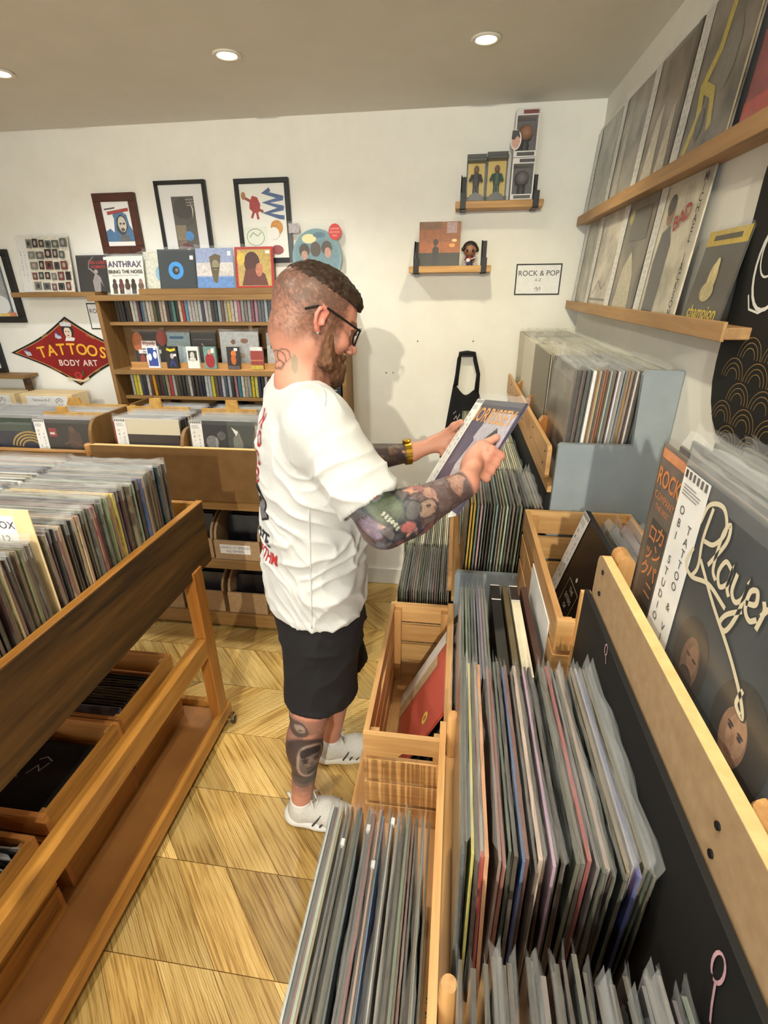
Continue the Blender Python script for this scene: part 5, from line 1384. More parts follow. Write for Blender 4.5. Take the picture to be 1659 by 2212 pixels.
# ------------------------------------------------------------------ two small strap-bracket shelves
def strap_shelf(x0, x1, z, label, rot=0.0):
    t = thing('wall_shelf', ((x0 + x1) / 2, 2.58, z - 0.03), label, 'shelf', 'small wooden shelves on black strap brackets')
    MB().box(x0, x1, 2.535, YB - 0.0005, z - 0.028, z, 0.002).build('shelf_board', wood('shelf_plank_%d' % int(z * 100), srgb(150, 104, 50), srgb(206, 158, 92), 0, 1.2, 0.5, 0.6, knots=0.5), t)
    for xa in (x0 + 0.02, x1 - 0.045):
        MB().box(xa, xa + 0.025, YB - 0.004, YB - 0.0006, z + 0.0005, z + 0.105, 0.0008).build('bracket', M['black_metal'], t)
        MB().box(xa, xa + 0.025, 2.531, 2.5347, z - 0.032, z + 0.032, 0.0006).build('front_strap', M['black_metal'], t)
        MB().box(xa, xa + 0.025, 2.531, YB - 0.001, z - 0.0325, z - 0.0285, 0.0006).build('under_strap', M['black_metal'], t)
        MB().prism([(2.535, z + 0.0005), (2.535, z + 0.030), (2.60, z + 0.105), (YB - 0.001, z + 0.105), (YB - 0.001, z + 0.09), (2.607, z + 0.09), (2.548, z + 0.02), (2.548, z + 0.0005)], lambda u, v, w: (w, u, v), xa, xa + 0.004).build('bracket_web', M['black_metal'], t)
    return t


strap_shelf(-0.240, 0.132, 1.784, 'small wooden shelf holding an orange record and a figurine')
strap_shelf(-0.040, 0.332, 2.034, 'small wooden shelf holding boxed figures, near the ceiling')
card('vinyl_single', -0.198, -0.012, 2.572, 1.7845, 0.182, 'orange sunset single with a dark standing figure on the lower wall shelf', (150, 84, 40), [('rect', 0, 0, 0.186, 0.055, (50, 46, 40)), ('rect', 0.0, 0.055, 0.186, 0.10, (168, 92, 40)), ('rect', 0.0, 0.15, 0.10, 0.182, (120, 78, 48)), ('poly', [(0.06, 0.0), (0.062, 0.07), (0.072, 0.085), (0.09, 0.075), (0.092, 0.0)], (34, 28, 26)), ('disc', 0.076, 0.098, 0.012, 0.014, (58, 36, 28)), ('rect', 0.125, 0.135, 0.17, 0.178, (170, 140, 140)), ('disc', 0.15, 0.085, 0.014, 0.008, (226, 160, 70)), ('disc', 0.16, 0.105, 0.012, 0.006, (240, 200, 130))], 'single', -7, seed=20)
# figurine with a big head and a guitar
t = thing('figurine', (0.035, 2.575, 1.7845), 'big-headed toy figurine with dark hair and white guitar on the lower wall shelf', 'figurine')
MB().ball((0.035, 2.572, 1.848), (0.030, 0.026, 0.027), 10).build('head', flat((150, 104, 78), 0.4), t, smooth=True)
hr = MB().ball((0.035, 2.579, 1.856), (0.034, 0.027, 0.030), 10)
for k in range(7):
    hr.ball((0.035 + 0.031 * math.cos(k), 2.576 + 0.018 * math.sin(k * 1.3), 1.848 + 0.012 * math.sin(k * 2.2)), 0.009, 6)
hr.build('hair', flat((34, 24, 20), 0.5), t, smooth=True)
for sx in (-1, 1):
    MB().ball((0.035 + sx * 0.013, 2.546, 1.844), (0.005, 0.003, 0.006), 6).build('eye', flat((20, 16, 16), 0.2), t, smooth=True)
    MB().tube([(0.035 + sx * 0.007, 2.572, 1.805), (0.035 + sx * 0.008, 2.570, 1.786)], 0.0065, 8).build('leg', flat((70, 60, 110), 0.5), t, smooth='auto')
    MB().tube([(0.035 + sx * 0.012, 2.570, 1.820), (0.035 + sx * 0.020, 2.562, 1.810), (0.035 + sx * 0.008, 2.554, 1.806)], 0.0045, 8).build('arm', flat((120, 50, 52), 0.5), t, smooth='auto')
MB().tube([(0.035, 2.572, 1.803), (0.035, 2.572, 1.815), (0.035, 2.572, 1.824)], [0.012, 0.014, 0.009], 10).build('body', flat((132, 44, 48), 0.5), t, smooth='auto')
MB().ball((0.028, 2.550, 1.806), (0.010, 0.003, 0.008), 8).tube([(0.034, 2.550, 1.808), (0.062, 2.548, 1.818)], 0.002, 6).build('guitar', flat((224, 220, 216), 0.3), t, smooth=True)
# boxed figures
def blister(x0, x1, z0, h, label, figc, yaw=0.0):
    t = thing('figure_box', ((x0 + x1) / 2, 2.58, z0), label, 'box', 'black and yellow figure boxes on the upper wall shelf')
    MB().box(x0, x1, 2.60, 2.606, z0, z0 + h + 0.022, 0.0008).build('backing_card', flat((30, 28, 26), 0.4), t)
    MB().box(x0 + 0.006, x1 - 0.006, 2.597, 2.5999, z0 + 0.008, z0 + h - 0.012).build('yellow_insert', flat((206, 170, 40), 0.4), t)
    MB().box(x0, x1, 2.552, 2.600, z0, z0 + 0.016, 0.001).build('base', flat((26, 24, 24), 0.4), t)
    MB().box(x0, x1, 2.552, 2.600, z0 + h - 0.012, z0 + h, 0.001).build('top', flat((26, 24, 24), 0.4), t)
    m = (x0 + x1) / 2
    f = MB().tube([(m - 0.007, 2.578, z0 + 0.02), (m - 0.006, 2.578, z0 + 0.06)], 0.007, 8).tube([(m + 0.007, 2.578, z0 + 0.02), (m + 0.006, 2.578, z0 + 0.06)], 0.007, 8)
    f.tube([(m, 2.578, z0 + 0.058), (m, 2.578, z0 + 0.08), (m, 2.578, z0 + 0.105)], [0.012, 0.017, 0.012], 10).tube([(m - 0.016, 2.578, z0 + 0.10), (m - 0.026, 2.570, z0 + 0.078)], 0.006, 8).tube([(m + 0.016, 2.578, z0 + 0.10), (m + 0.024, 2.566, z0 + 0.075)], 0.006, 8)
    f.build('toy_body', flat(figc, 0.5), t, smooth='auto')
    MB().ball((m, 2.577, z0 + 0.120), (0.011, 0.012, 0.014), 8).build('toy_head', flat((120, 84, 62), 0.5), t, smooth=True)
    MB().prism([(m - 0.03, z0 + 0.002), (m + 0.03, z0 + 0.002), (m + 0.026, z0 + 0.022), (m, z0 + 0.034), (m - 0.026, z0 + 0.022)], lambda u, v, w: (u, w, v), 2.549, 2.5515).build('badge', flat((22, 20, 20), 0.35), t)
    MB().box(x0 + 0.001, x1 - 0.001, 2.5525, 2.5535, z0 + 0.016, z0 + h - 0.012).build('clear_window', M['sleeve_thin'], t)
    return t


blister(0.002, 0.085, 2.0345, 0.158, 'figure box with a dark toy, leftmost on the upper wall shelf', (46, 40, 46))
blister(0.087, 0.175, 2.0345, 0.164, 'figure box with a green-coated toy on the upper wall shelf', (44, 78, 54))
def window_box(x0, x1, z0, h, label, headc, top):
    t = thing('figure_box', ((x0 + x1) / 2, 2.585, z0), label, 'box', 'white window boxes on the upper wall shelf')
    y0, y1 = 2.545, 2.625; pm = flat((214, 210, 210), 0.4)
    MB().box(x0, x1, y0, y1, z0, z0 + h * 0.14, 0.001).build('lower_panel', pm, t)
    MB().box(x0, x1, y0, y1, z0 + h * 0.86, z0 + h, 0.001).build('upper_panel', pm, t)
    MB().box(x0, x1, y1 - 0.003, y1, z0 + h * 0.14, z0 + h * 0.86).build('back_panel', flat((90, 84, 84), 0.5), t)
    for xa in (x0, x1 - 0.006):
        MB().box(xa, xa + 0.006, y0, y1 - 0.003, z0 + h * 0.14, z0 + h * 0.86).build('corner_strip', pm, t)
    m = (x0 + x1) / 2
    MB().ball((m, 2.585, z0 + h * 0.56), (0.030, 0.026, 0.028), 8).build('toy_head', flat(headc, 0.5), t, smooth=True)
    MB().tube([(m, 2.585, z0 + h * 0.14), (m, 2.585, z0 + h * 0.30), (m, 2.585, z0 + h * 0.40)], [0.016, 0.018, 0.012], 10).build('toy_body', flat((44, 40, 44), 0.5), t, smooth='auto')
    MB().box(x0 + 0.006, x1 - 0.006, y0 + 0.0005, y0 + 0.0015, z0 + h * 0.14, z0 + h * 0.86).build('clear_window', M['sleeve_thin'], t)
    fn = B((x0, y0, z0), (1, 0, 0), (0, 0, 1)); w = x1 - x0
    art('box_print', t, fn, [('rect', w * 0.15, h * 0.03, w * 0.9, h * 0.11, (44, 40, 42)), ('rect', w * 0.3, h * 0.89, w * 0.95, h * 0.97, top)], w=0.0003)
    letters(t, fn, [('FIGURE', w * 0.5, h * 0.07, 0.012, (206, 202, 202))], w=0.0008) if False else None
    return t, fn


window_box(0.190, 0.284, 2.0345, 0.150, 'white window box with a grey toy, lower of the stacked pair', (96, 92, 94), (40, 38, 40))
t, fn = window_box(0.190, 0.284, 2.1855, 0.164, 'white window box with a brown toy, upper of the stacked pair', (150, 100, 70), (110, 34, 34))
art('box_portrait', t, fn, [('disc', 0.006, 0.060, 0.022, 0.034, (228, 226, 224)), ('disc', 0.006, 0.054, 0.017, 0.024, (206, 156, 140)), ('poly', [(-0.012, 0.062), (-0.010, 0.092), (0.016, 0.092), (0.024, 0.064), (0.010, 0.074), (0.002, 0.062)], (30, 26, 30))], w=0.0012)

# ------------------------------------------------------------------ black cloth bag on a hook
t = thing('tote_bag', (0.04, 2.60, 0.86), 'black cotton tote bag hanging from a hook on the back wall', 'bag')
MB().box(0.008, 0.094, 2.612, YB - 0.0005, 1.376, 1.394, 0.003).build('hook_plate', M['black_metal'], t)
vs = []; fs = []; NU, NV = 10, 16
for j in range(NV + 1):
    for i in range(NU + 1):
        u, v = i / NU, j / NV
        wl_ = -0.012 - 0.055 * v; wr_ = 0.115 + 0.06 * min(1, v * 2.2)
        x = wl_ + (wr_ - wl_) * u
        zt = 1.215 + 0.022 * math.cos(u * math.pi * 2) - 0.02 * u
        z = zt + (0.84 - zt) * v
        bulge = 0.016 * math.sin(math.pi * u) * (0.4 + 0.6 * v) + 0.005 * math.sin(14 * u + 3 * v)
        vs.append((x, 2.622 - bulge, z))
for j in range(NV + 1):
    for i in range(NU + 1):
        x, y, z = vs[j * (NU + 1) + i]; vs.append((x, 2.632, z))
n0 = (NU + 1) * (NV + 1)
for o0 in (0, n0):
    for j in range(NV):
        for i in range(NU):
            a = o0 + j * (NU + 1) + i; fs.append((a, a + 1, a + NU + 2, a + NU + 1))
for j in range(NV):
    for i in (0, NU):
        a = j * (NU + 1) + i; fs.append((a, a + NU + 1, a + NU + 1 + n0, a + n0))
for i in range(NU):
    for j in (0, NV):
        a = j * (NU + 1) + i; fs.append((a, a + 1, a + 1 + n0, a + n0))
MB().add(vs, fs).build('bag_body', M['black_cloth'], t, smooth=True)
for yy, sh in ((2.618, 0.0), (2.628, 0.006)):
    pth = [(-0.002 + sh, yy, 1.232), (0.006, yy, 1.29), (0.012, yy - 0.004, 1.365), (0.016, yy - 0.006, 1.392), (0.05, yy - 0.006, 1.396), (0.086, yy - 0.006, 1.392), (0.092, yy - 0.004, 1.36), (0.112, yy, 1.29), (0.106 + sh, yy, 1.205)]
    MB().tube(pth, 0.010, 8).build('handle', M['black_cloth'], t, smooth=True)
fn = B((0.0, 2.600, 1.06), (1, 0, 0), (0, 0, 1))
art('bag_print', t, fn, [('line', [(0.0, 0.0), (0.012, 0.02), (0.018, 0.0), (0.03, 0.03)], 0.003, (200, 196, 190)), ('line', [(-0.005, 0.03), (0.01, 0.045)], 0.003, (200, 196, 190))])
for i, (px_, py_) in enumerate(((902, 737), (1022, 737), (834, 805), (849, 805))):
    q = at_y(px_, py_, YB - 0.0012)
    o = MB().lathe([(0.0035, 0), (0.003, 0.002), (0.001, 0.003)], (q[0], YB - 0.0002, q[2]), (0, -1, 0), 8).build('wall_plug', flat((120, 104, 88), 0.7))
    tag(o, ('brown screw hole in the wall left of the tote bag', 'brown screw hole in the wall just above the tote bag', 'left hole of the close pair in the wall beside the face', 'right hole of the close pair in the wall beside the face')[i], 'screw hole', 'holes in the back wall')

# ================================================================== right wall: ledges, records and black board
def ledge(z, y0, y1, label):
    t = thing('picture_ledge', (0.53, (y0 + y1) / 2, z - 0.03), label, 'shelf', 'oak picture ledges on the right wall')
    MB().box(0.503, XR - 0.0005, y0, y1, z - 0.022, z, 0.0015).build('ledge_board', M['oak_ledge'], t)
    MB().box(0.496, 0.5028, y0, y1, z - 0.026, z + 0.010, 0.0012).build('ledge_lip', M['oak_ledge'], t)


ledge(1.624, 1.075, 2.625, 'lower oak picture ledge on the right wall')
ledge(1.962, 0.55, 2.615, 'upper oak picture ledge on the right wall near the ceiling')
def wall_lp(yc, z, label, c1, c2, items=(), strip=True, seed=0, text=()):
    body = mottled('wall_cover', srgb(*[int(k * 0.72) for k in c1]), srgb(*[min(255, int(k * 1.1)) for k in c2]), 10, 0.3, 0.0, 0.001)
    t, c, fn = lp_thing('vinyl_record', (0.520, yc, z + 0.0006), FACE_L, math.radians(-4.2), label, body=body)
    tag(t, None, None, 'records on the oak picture ledges')
    if items:
        art('cover_print', c, fn, list(items))
    if strip:
        art('paper_strip', c, fn, [('rect', 0.0, 0.0, 0.052, 0.3145, (222, 220, 218))] + [('rect', 0.012 + 0.018 * j, 0.25 - 0.016 * i, 0.017 + 0.018 * j, 0.257 - 0.016 * i, (176, 172, 172)) for i in range(14) for j in (0, 1)], w=0.0016, step=0.00001)
    if text:
        letters(c, fn, list(text), w=0.0035)
    add_sleeve(t, seed=seed)
    return t, c, fn


g1, g2 = (104, 98, 88), (150, 142, 130)
wall_lp(2.44, 1.624, 'grey record at the far end of the lower ledge', (150, 146, 132), (180, 174, 160), seed=31)
wall_lp(2.195, 1.624, 'pale pinkish record with a sketch, second on the lower ledge', (178, 166, 154), (206, 196, 182), [('line', [(0.10, 0.04), (0.16, 0.09), (0.22, 0.06), (0.26, 0.08)], 0.006, (110, 96, 92)), ('rect', 0.06, 0.02, 0.3, 0.028, (120, 112, 104))], seed=32)
wall_lp(1.875, 1.624, 'dark record with a pale leaf shape, third on the lower ledge', (96, 88, 78), (130, 118, 104), [('poly', [(0.09, 0.0), (0.12, 0.12), (0.18, 0.17), (0.24, 0.1), (0.26, 0.0)], (186, 176, 150)), ('disc', 0.10, 0.27, 0.02, (176, 156, 70)), ('rect', 0.12, 0.2, 0.28, 0.29, (74, 66, 58))], seed=33)
wall_lp(1.545, 1.624, 'cream record with red scrawl and a dark standing figure, lower ledge', (206, 198, 176), (220, 212, 192), [('poly', [(0.075, 0.0), (0.07, 0.13), (0.085, 0.20), (0.13, 0.215), (0.165, 0.17), (0.16, 0.0)], (66, 62, 64)), ('disc', 0.112, 0.245, 0.022, 0.030, (150, 104, 80)), ('disc', 0.110, 0.262, 0.026, 0.024, (34, 30, 30))], seed=34,
        text=[('BAD', 0.205, 0.225, 0.05, (176, 58, 52), {'rot': 18, 'bold': 0.01})] + [(ch, 0.288, 0.296 - 0.0205 * i, 0.026, (50, 46, 44), {'bold': 0.016}) for i, ch in enumerate('MICHAEL JACKSON') if ch != ' '])
t, c, fn = card('vinyl_single', 0, 0.18, 1.253, 1.6245, 0.180, 'dark single with yellow bands and word champion on the lower ledge', (60, 58, 50), [('rect', 0, 0.150, 0.18, 0.180, (206, 176, 50)), ('rect', 0.03, 0.160, 0.15, 0.170, (70, 62, 40)), ('disc', 0.085, 0.085, 0.020, 0.034, (206, 190, 130)), ('disc', 0.08, 0.06, 0.03, 0.02, (190, 176, 124)), ('disc', 0.09, 0.11, 0.01, 0.016, (226, 210, 150))], 'single', -7, 0.003, seed=35)
t.location = (0.524, 1.253, 1.6245); t.rotation_euler = (math.radians(-7), 0, FACE_L)
letters(c, fn, [('champion', 0.092, 0.018, 0.036, (214, 184, 40), {'bold': 0.016})], w=0.002)
wall_lp(2.445, 1.962, 'grey-green record at the far end of the upper ledge', (150, 150, 138), (174, 172, 160), seed=36)
wall_lp(2.115, 1.962, 'brownish record with soft stripes, second on the upper ledge', g1, g2, [('poly', [(0.07, 0.0), (0.10, 0.2), (0.14, 0.24), (0.15, 0.0)], (178, 172, 158))], seed=37)
wall_lp(1.795, 1.962, 'brown record with pale arched shapes, third on the upper ledge', (110, 98, 84), (140, 126, 110), [('poly', [(0.08, 0.0), (0.12, 0.16), (0.16, 0.19), (0.18, 0.0)], (196, 186, 168)), ('poly', [(0.20, 0.0), (0.23, 0.15), (0.26, 0.18), (0.28, 0.0)], (190, 180, 164)), ('rect', 0.285, 0.0, 0.315, 0.315, (66, 56, 48))], seed=38)
blobs = [('disc', 0.09 + 0.04 * (i % 5), 0.05 + 0.045 * (i * 7 % 6), 0.018, 0.03, (196, 176, 56)) for i in range(9)]
wall_lp(1.470, 1.962, 'dark record splashed with yellow patches on the upper ledge', (84, 80, 72), (130, 120, 112), [('line', [(0.08, 0.02), (0.12, 0.09), (0.10, 0.15), (0.15, 0.20), (0.17, 0.30), (0.23, 0.305)], 0.026, (196, 178, 60)), ('line', [(0.10, 0.15), (0.17, 0.12), (0.20, 0.05)], 0.022, (196, 178, 60)), ('disc', 0.21, 0.17, 0.04, 0.06, (120, 114, 108)), ('disc', 0.14, 0.07, 0.02, 0.03, (70, 66, 58)), ('rect', 0.305, 0.0, 0.315, 0.315, (206, 192, 160))], seed=39)
wall_lp(1.115, 1.962, 'dark red record at the right picture edge, upper ledge', (110, 30, 50), (150, 50, 64), [('rect', 0.0, 0.0, 0.315, 0.05, (186, 60, 52)), ('disc', 0.16, 0.16, 0.07, 0.06, (150, 110, 90)), ('poly', [(0.03, 0.2), (0.06, 0.315), (0.10, 0.315), (0.06, 0.18)], (206, 120, 150))], strip=False, seed=40)

# black board with gold scale pattern
t = thing('wall_board', (XR - 0.006, 0.85, 1.40), 'black rounded board with white swirl lettering and gold scales, right wall', 'sign')
def rounded(y0, y1, z0, z1, r):
    o = []
    for cy, cz, a0 in ((y1 - r, z1 - 0.05, 0), (y0 + 0.05, z1 - 0.05, 90), (y0 + r, z0 + r, 180), (y1 - r, z0 + r, 270)):
        rr_ = 0.05 if cz > (z0 + z1) / 2 else r
        cyy = (y1 - rr_ if a0 in (0, 270) else y0 + rr_)
        for a in range(0, 91, 15):
            o.append((cyy + rr_ * math.cos(math.radians(a0 + a)), cz + rr_ * math.sin(math.radians(a0 + a))))
    return o


MB().prism(rounded(0.52, 1.178, 1.39, 1.93, 0.16), lambda u, v, w: (w, u, v), XR - 0.012, XR - 0.0008).build('board', M['black'], t)
fn = B((XR - 0.0122, 1.178, 1.39), (0, -1, 0), (0, 0, 1))
its = []
for r_ in range(5):
    for k in range(8):
        cu_, cv_ = 0.035 + 0.085 * k + (0.0425 if r_ % 2 else 0), 0.012 + 0.042 * r_
        if cu_ > 0.60 or (cu_ - 0.16 < -0.10 and cv_ < 0.16 and math.hypot(cu_ - 0.045 - 0.16, min(0, cv_ - 0.16)) > 0.15) or cu_ < 0.045:
            continue
        for q in (0.040, 0.030, 0.020):
            its.append(('line', arc(cu_, cv_, q, q * 0.95, 0, 180, 12), 0.0016, (150, 118, 60)))
art('gold_scales', t, fn, its, w=0.0002, step=0.000004)
art('white_swirls', t, fn, [('line', arc(0.115, 0.34, 0.055, 0.075, 60, 330, 18), 0.007, (228, 226, 222)), ('line', arc(0.10, 0.36, 0.03, 0.04, 90, 300, 14), 0.004, (228, 226, 222)), ('line', arc(0.09, 0.46, 0.04, 0.05, 40, 250, 14), 0.005, (228, 226, 222)), ('line', [(0.06, 0.29), (0.075, 0.265), (0.11, 0.26), (0.15, 0.275)], 0.004, (228, 226, 222)), ('line', arc(0.22, 0.36, 0.04, 0.08, 20, 300, 16), 0.006, (228, 226, 222)), ('line', arc(0.32, 0.42, 0.05, 0.07, 20, 300, 16), 0.006, (228, 226, 222))], w=0.0008, step=0.00006)

# ================================================================== the man
ANG = math.radians(29)
fv = np.array([math.cos(ANG), math.sin(ANG), 0.0]); rv = np.array([math.sin(ANG), -math.cos(ANG), 0.0]); zv = np.array([0, 0, 1.0])
A3 = lambda *a: np.array(a, float)
_lat = np.random.default_rng(3).random((32, 32, 32)).astype(np.float32)


def vnoise(P, s):
    q = P * s; i = np.floor(q).astype(int); t = q - i; t = t * t * (3 - 2 * t)
    r = np.zeros(len(P))
    for a in (0, 1):
        for b in (0, 1):
            for c in (0, 1):
                w = (t[:, 0] if a else 1 - t[:, 0]) * (t[:, 1] if b else 1 - t[:, 1]) * (t[:, 2] if c else 1 - t[:, 2])
                r += w * _lat[(i[:, 0] + a) % 32, (i[:, 1] + b) % 32, (i[:, 2] + c) % 32]
    return r


class Field:
    """a signed distance volume; shapes are blended in smoothly and skinned as one surface"""

    def __init__(s, lo, hi, h):
        s.lo = np.array(lo, float); s.h = h
        s.n = np.ceil((np.array(hi) - s.lo) / h).astype(int) + 1
        s.f = np.full(s.n, 0.5, np.float32)

    def region(s, a, b):
        i0 = np.maximum(0, np.floor((a - s.lo) / s.h).astype(int)); i1 = np.minimum(s.n, np.ceil((b - s.lo) / s.h).astype(int) + 1)
        if np.any(i1 <= i0):
            return None, None
        g = [s.lo[k] + s.h * np.arange(i0[k], i1[k]) for k in range(3)]
        X = np.stack(np.meshgrid(*g, indexing='ij'), -1).astype(np.float32)
        return tuple(slice(i0[k], i1[k]) for k in range(3)), X

    def blend(s, sl, d, k, op):
        f = s.f[sl]
        if op == 'add':
            h = np.clip(0.5 + 0.5 * (f - d) / k, 0, 1); s.f[sl] = f * (1 - h) + d * h - k * h * (1 - h)
        else:   # cut
            h = np.clip(0.5 - 0.5 * (f + d) / k, 0, 1); s.f[sl] = f * (1 - h) - d * h + k * h * (1 - h)

    def cone(s, a, b, ra, rb, k=0.015, op='add', ax=None, sc=1.0):
        """tapered limb; ax/sc squash the section along one axis"""
        a = np.array(a, float); b = np.array(b, float); m = max(ra, rb) / min(sc, 1.0) + 0.03 + k
        sl, X = s.region(np.minimum(a, b) - m, np.maximum(a, b) + m)
        if sl is None:
            return
        ba = b - a; q = X - a
        t = np.clip((q @ ba) / max(ba @ ba, 1e-9), 0, 1)
        q = q - t[..., None] * ba
        if ax is not None:
            q = q + (q @ ax)[..., None] * ax * (sc - 1)
        s.blend(sl, np.linalg.norm(q, axis=-1) - (ra + (rb - ra) * t), k, op)

    def chain(s, pts, rs, **kw):
        for i in range(len(pts) - 1):
            s.cone(pts[i], pts[i + 1], rs[i], rs[i + 1], **kw)

    def ell(s, c, R, r, k=0.012, op='add'):
        """ellipsoid with axes in the rows of R"""
        c = np.array(c, float); m = max(r) + 0.03 + k
        sl, X = s.region(c - m, c + m)
        if sl is None:
            return
        q = (X - c) @ np.array(R).T; r = np.array(r)
        k0 = np.linalg.norm(q / r, axis=-1); k1 = np.linalg.norm(q / (r * r), axis=-1) + 1e-6
        s.blend(sl, k0 * (k0 - 1) / k1, k, op)

    def halfspace(s, n, d):
        """keep only n.x > d"""
        g = [s.lo[k] + s.h * np.arange(s.n[k]) for k in range(3)]
        v = (n[0] * g[0][:, None, None] + n[1] * g[1][None, :, None] + n[2] * g[2][None, None, :]) - d
        s.f = np.maximum(s.f, -v.astype(np.float32))

    def skin(s):
        f = s.f; ins = f < 0
        c = np.zeros(np.array(f.shape) - 1, np.uint8)
        corners = [(a, b, d) for a in (0, 1) for b in (0, 1) for d in (0, 1)]
        nx, ny, nz = c.shape
        for a, b, d in corners:
            c += ins[a:a + nx, b:b + ny, d:d + nz]
        act = (c > 0) & (c < 8)
        idx = np.argwhere(act)
        vid = np.full(c.shape, -1, np.int32); vid[act] = np.arange(len(idx))
        F = np.stack([f[idx[:, 0] + a, idx[:, 1] + b, idx[:, 2] + d] for a, b, d in corners], 1)
        acc = np.zeros((len(idx), 3)); cnt = np.zeros(len(idx))
        for i in range(8):
            for j in range(i + 1, 8):
                if sum(x != y for x, y in zip(corners[i], corners[j])) != 1:
                    continue
                m = (F[:, i] < 0) != (F[:, j] < 0)
                t = np.where(m, F[:, i] / (F[:, i] - F[:, j] + 1e-12), 0)
                p = np.array(corners[i]) + t[:, None] * (np.array(corners[j]) - np.array(corners[i]))
                acc += p * m[:, None]; cnt += m
        V = s.lo + s.h * (idx + acc / cnt[:, None])
        Q = []
        for ax in range(3):
            o1, o2 = (ax + 1) % 3, (ax + 2) % 3
            sa = [slice(None)] * 3; sb = [slice(None)] * 3
            sa[ax] = slice(0, -1); sb[ax] = slice(1, None)
            A_, B_ = ins[tuple(sa)], ins[tuple(sb)]
            e = np.argwhere(A_ != B_)
            e = e[(e[:, o1] > 0) & (e[:, o2] > 0) & (e[:, o1] < f.shape[o1] - 1) & (e[:, o2] < f.shape[o2] - 1)]
            q = []
            for d1, d2 in ((1, 1), (0, 1), (0, 0), (1, 0)):
                p = e.copy(); p[:, o1] -= d1; p[:, o2] -= d2
                q.append(vid[p[:, 0], p[:, 1], p[:, 2]])
            q = np.stack(q, 1); flip = ~A_[e[:, 0], e[:, 1], e[:, 2]]
            q[flip] = q[flip][:, ::-1]
            Q.append(q)
        Q = np.concatenate(Q); Q = Q[(Q >= 0).all(1)]
        return V, Q


def relax(V, Q, n=1, w=0.5):
    for _ in range(n):
        S_ = np.zeros_like(V); C_ = np.zeros(len(V))
        for i in range(4):
            a, b = Q[:, i], Q[:, (i + 1) % 4]
            np.add.at(S_, a, V[b]); np.add.at(C_, a, 1); np.add.at(S_, b, V[a]); np.add.at(C_, b, 1)
        V = V * (1 - w) + w * S_ / np.maximum(C_, 1)[:, None]
    return V


def normals(V, Q):
    n = np.cross(V[Q[:, 2]] - V[Q[:, 0]], V[Q[:, 3]] - V[Q[:, 1]])
    N = np.zeros_like(V)
    for i in range(4):
        np.add.at(N, Q[:, i], n)
    return N / (np.linalg.norm(N, axis=1)[:, None] + 1e-12)


def organic(name, V, Q, mat, parent, col=None, alpha=None):
    me = bpy.data.meshes.new(name); o = ORG[parent.name]
    me.vertices.add(len(V)); me.vertices.foreach_set('co', (V - o).astype(np.float32).ravel())
    me.loops.add(Q.size); me.loops.foreach_set('vertex_index', Q.astype(np.int32).ravel())
    me.polygons.add(len(Q)); me.polygons.foreach_set('loop_start', np.arange(0, Q.size, 4, dtype=np.int32))
    me.polygons.foreach_set('use_smooth', np.ones(len(Q), bool))
    me.update(calc_edges=True); me.validate()
    me.materials.append(mat)
    if col is not None:
        a = me.color_attributes.new('tone', 'FLOAT_COLOR', 'POINT')
        a.data.foreach_set('color', np.concatenate([col, np.zeros((len(col), 1)) if alpha is None else alpha[:, None]], 1).astype(np.float32).ravel())
    ob = bpy.data.objects.new(name, me); COL.objects.link(ob); ob.parent = parent; ORG[ob.name] = o
    return ob


def tone_mat(name, rough=0.5, sss=0.0, ns=300, nb=0.15, var=0.12, sheen=0.0, spec=0.5):
    m, nt, b = new_mat(name)
    at = nt.nodes.new('ShaderNodeAttribute'); at.attribute_name = 'tone'
    v, oi = coords(nt)
    n = noise(nt, v, ns, 3)
    hs = nt.nodes.new('ShaderNodeHueSaturation'); lk(nt, at.outputs['Color'], hs.inputs['Color'])
    lk(nt, math_n(nt, 'MULTIPLY_ADD', n, var * 2, 1 - var), hs.inputs['Value'])
    vo = nt.nodes.new('ShaderNodeTexVoronoi'); vo.feature = 'DISTANCE_TO_EDGE'; vo.inputs['Scale'].default_value = 150
    dis = nt.nodes.new('ShaderNodeVectorMath'); dis.operation = 'MULTIPLY_ADD'
    nc = nt.nodes.new('ShaderNodeTexNoise'); nc.inputs['Scale'].default_value = 60; lk(nt, v, nc.inputs['Vector'])
    lk(nt, nc.outputs['Color'], dis.inputs[0]); dis.inputs[1].default_value = (0.05, 0.05, 0.05); lk(nt, v, dis.inputs[2])
    lk(nt, dis.outputs[0], vo.inputs['Vector'])
    line = ramp(nt, vo.outputs['Distance'], [(0.0, (1, 1, 1)), (0.16, (0, 0, 0))])
    col = mix(nt, math_n(nt, 'MULTIPLY', math_n(nt, 'MULTIPLY', line, at.outputs['Alpha']), 0.42), hs.outputs[0], srgb(34, 34, 40))
    lk(nt, col, b.inputs['Base Color'])
    b.inputs['Roughness'].default_value = rough; b.inputs['Specular IOR Level'].default_value = spec
    if sss:
        b.inputs['Subsurface Weight'].default_value = sss; b.inputs['Subsurface Radius'].default_value = (0.012, 0.005, 0.003)
        b.inputs['Subsurface Scale'].default_value = 0.6
    b.inputs['Sheen Weight'].default_value = sheen
    bump(nt, b, n, nb, 0.001)
    return m


man = thing('person', (-0.40, 1.2, 0), 'man in white T-shirt, black shorts and glasses reading a record sleeve he holds', 'person')
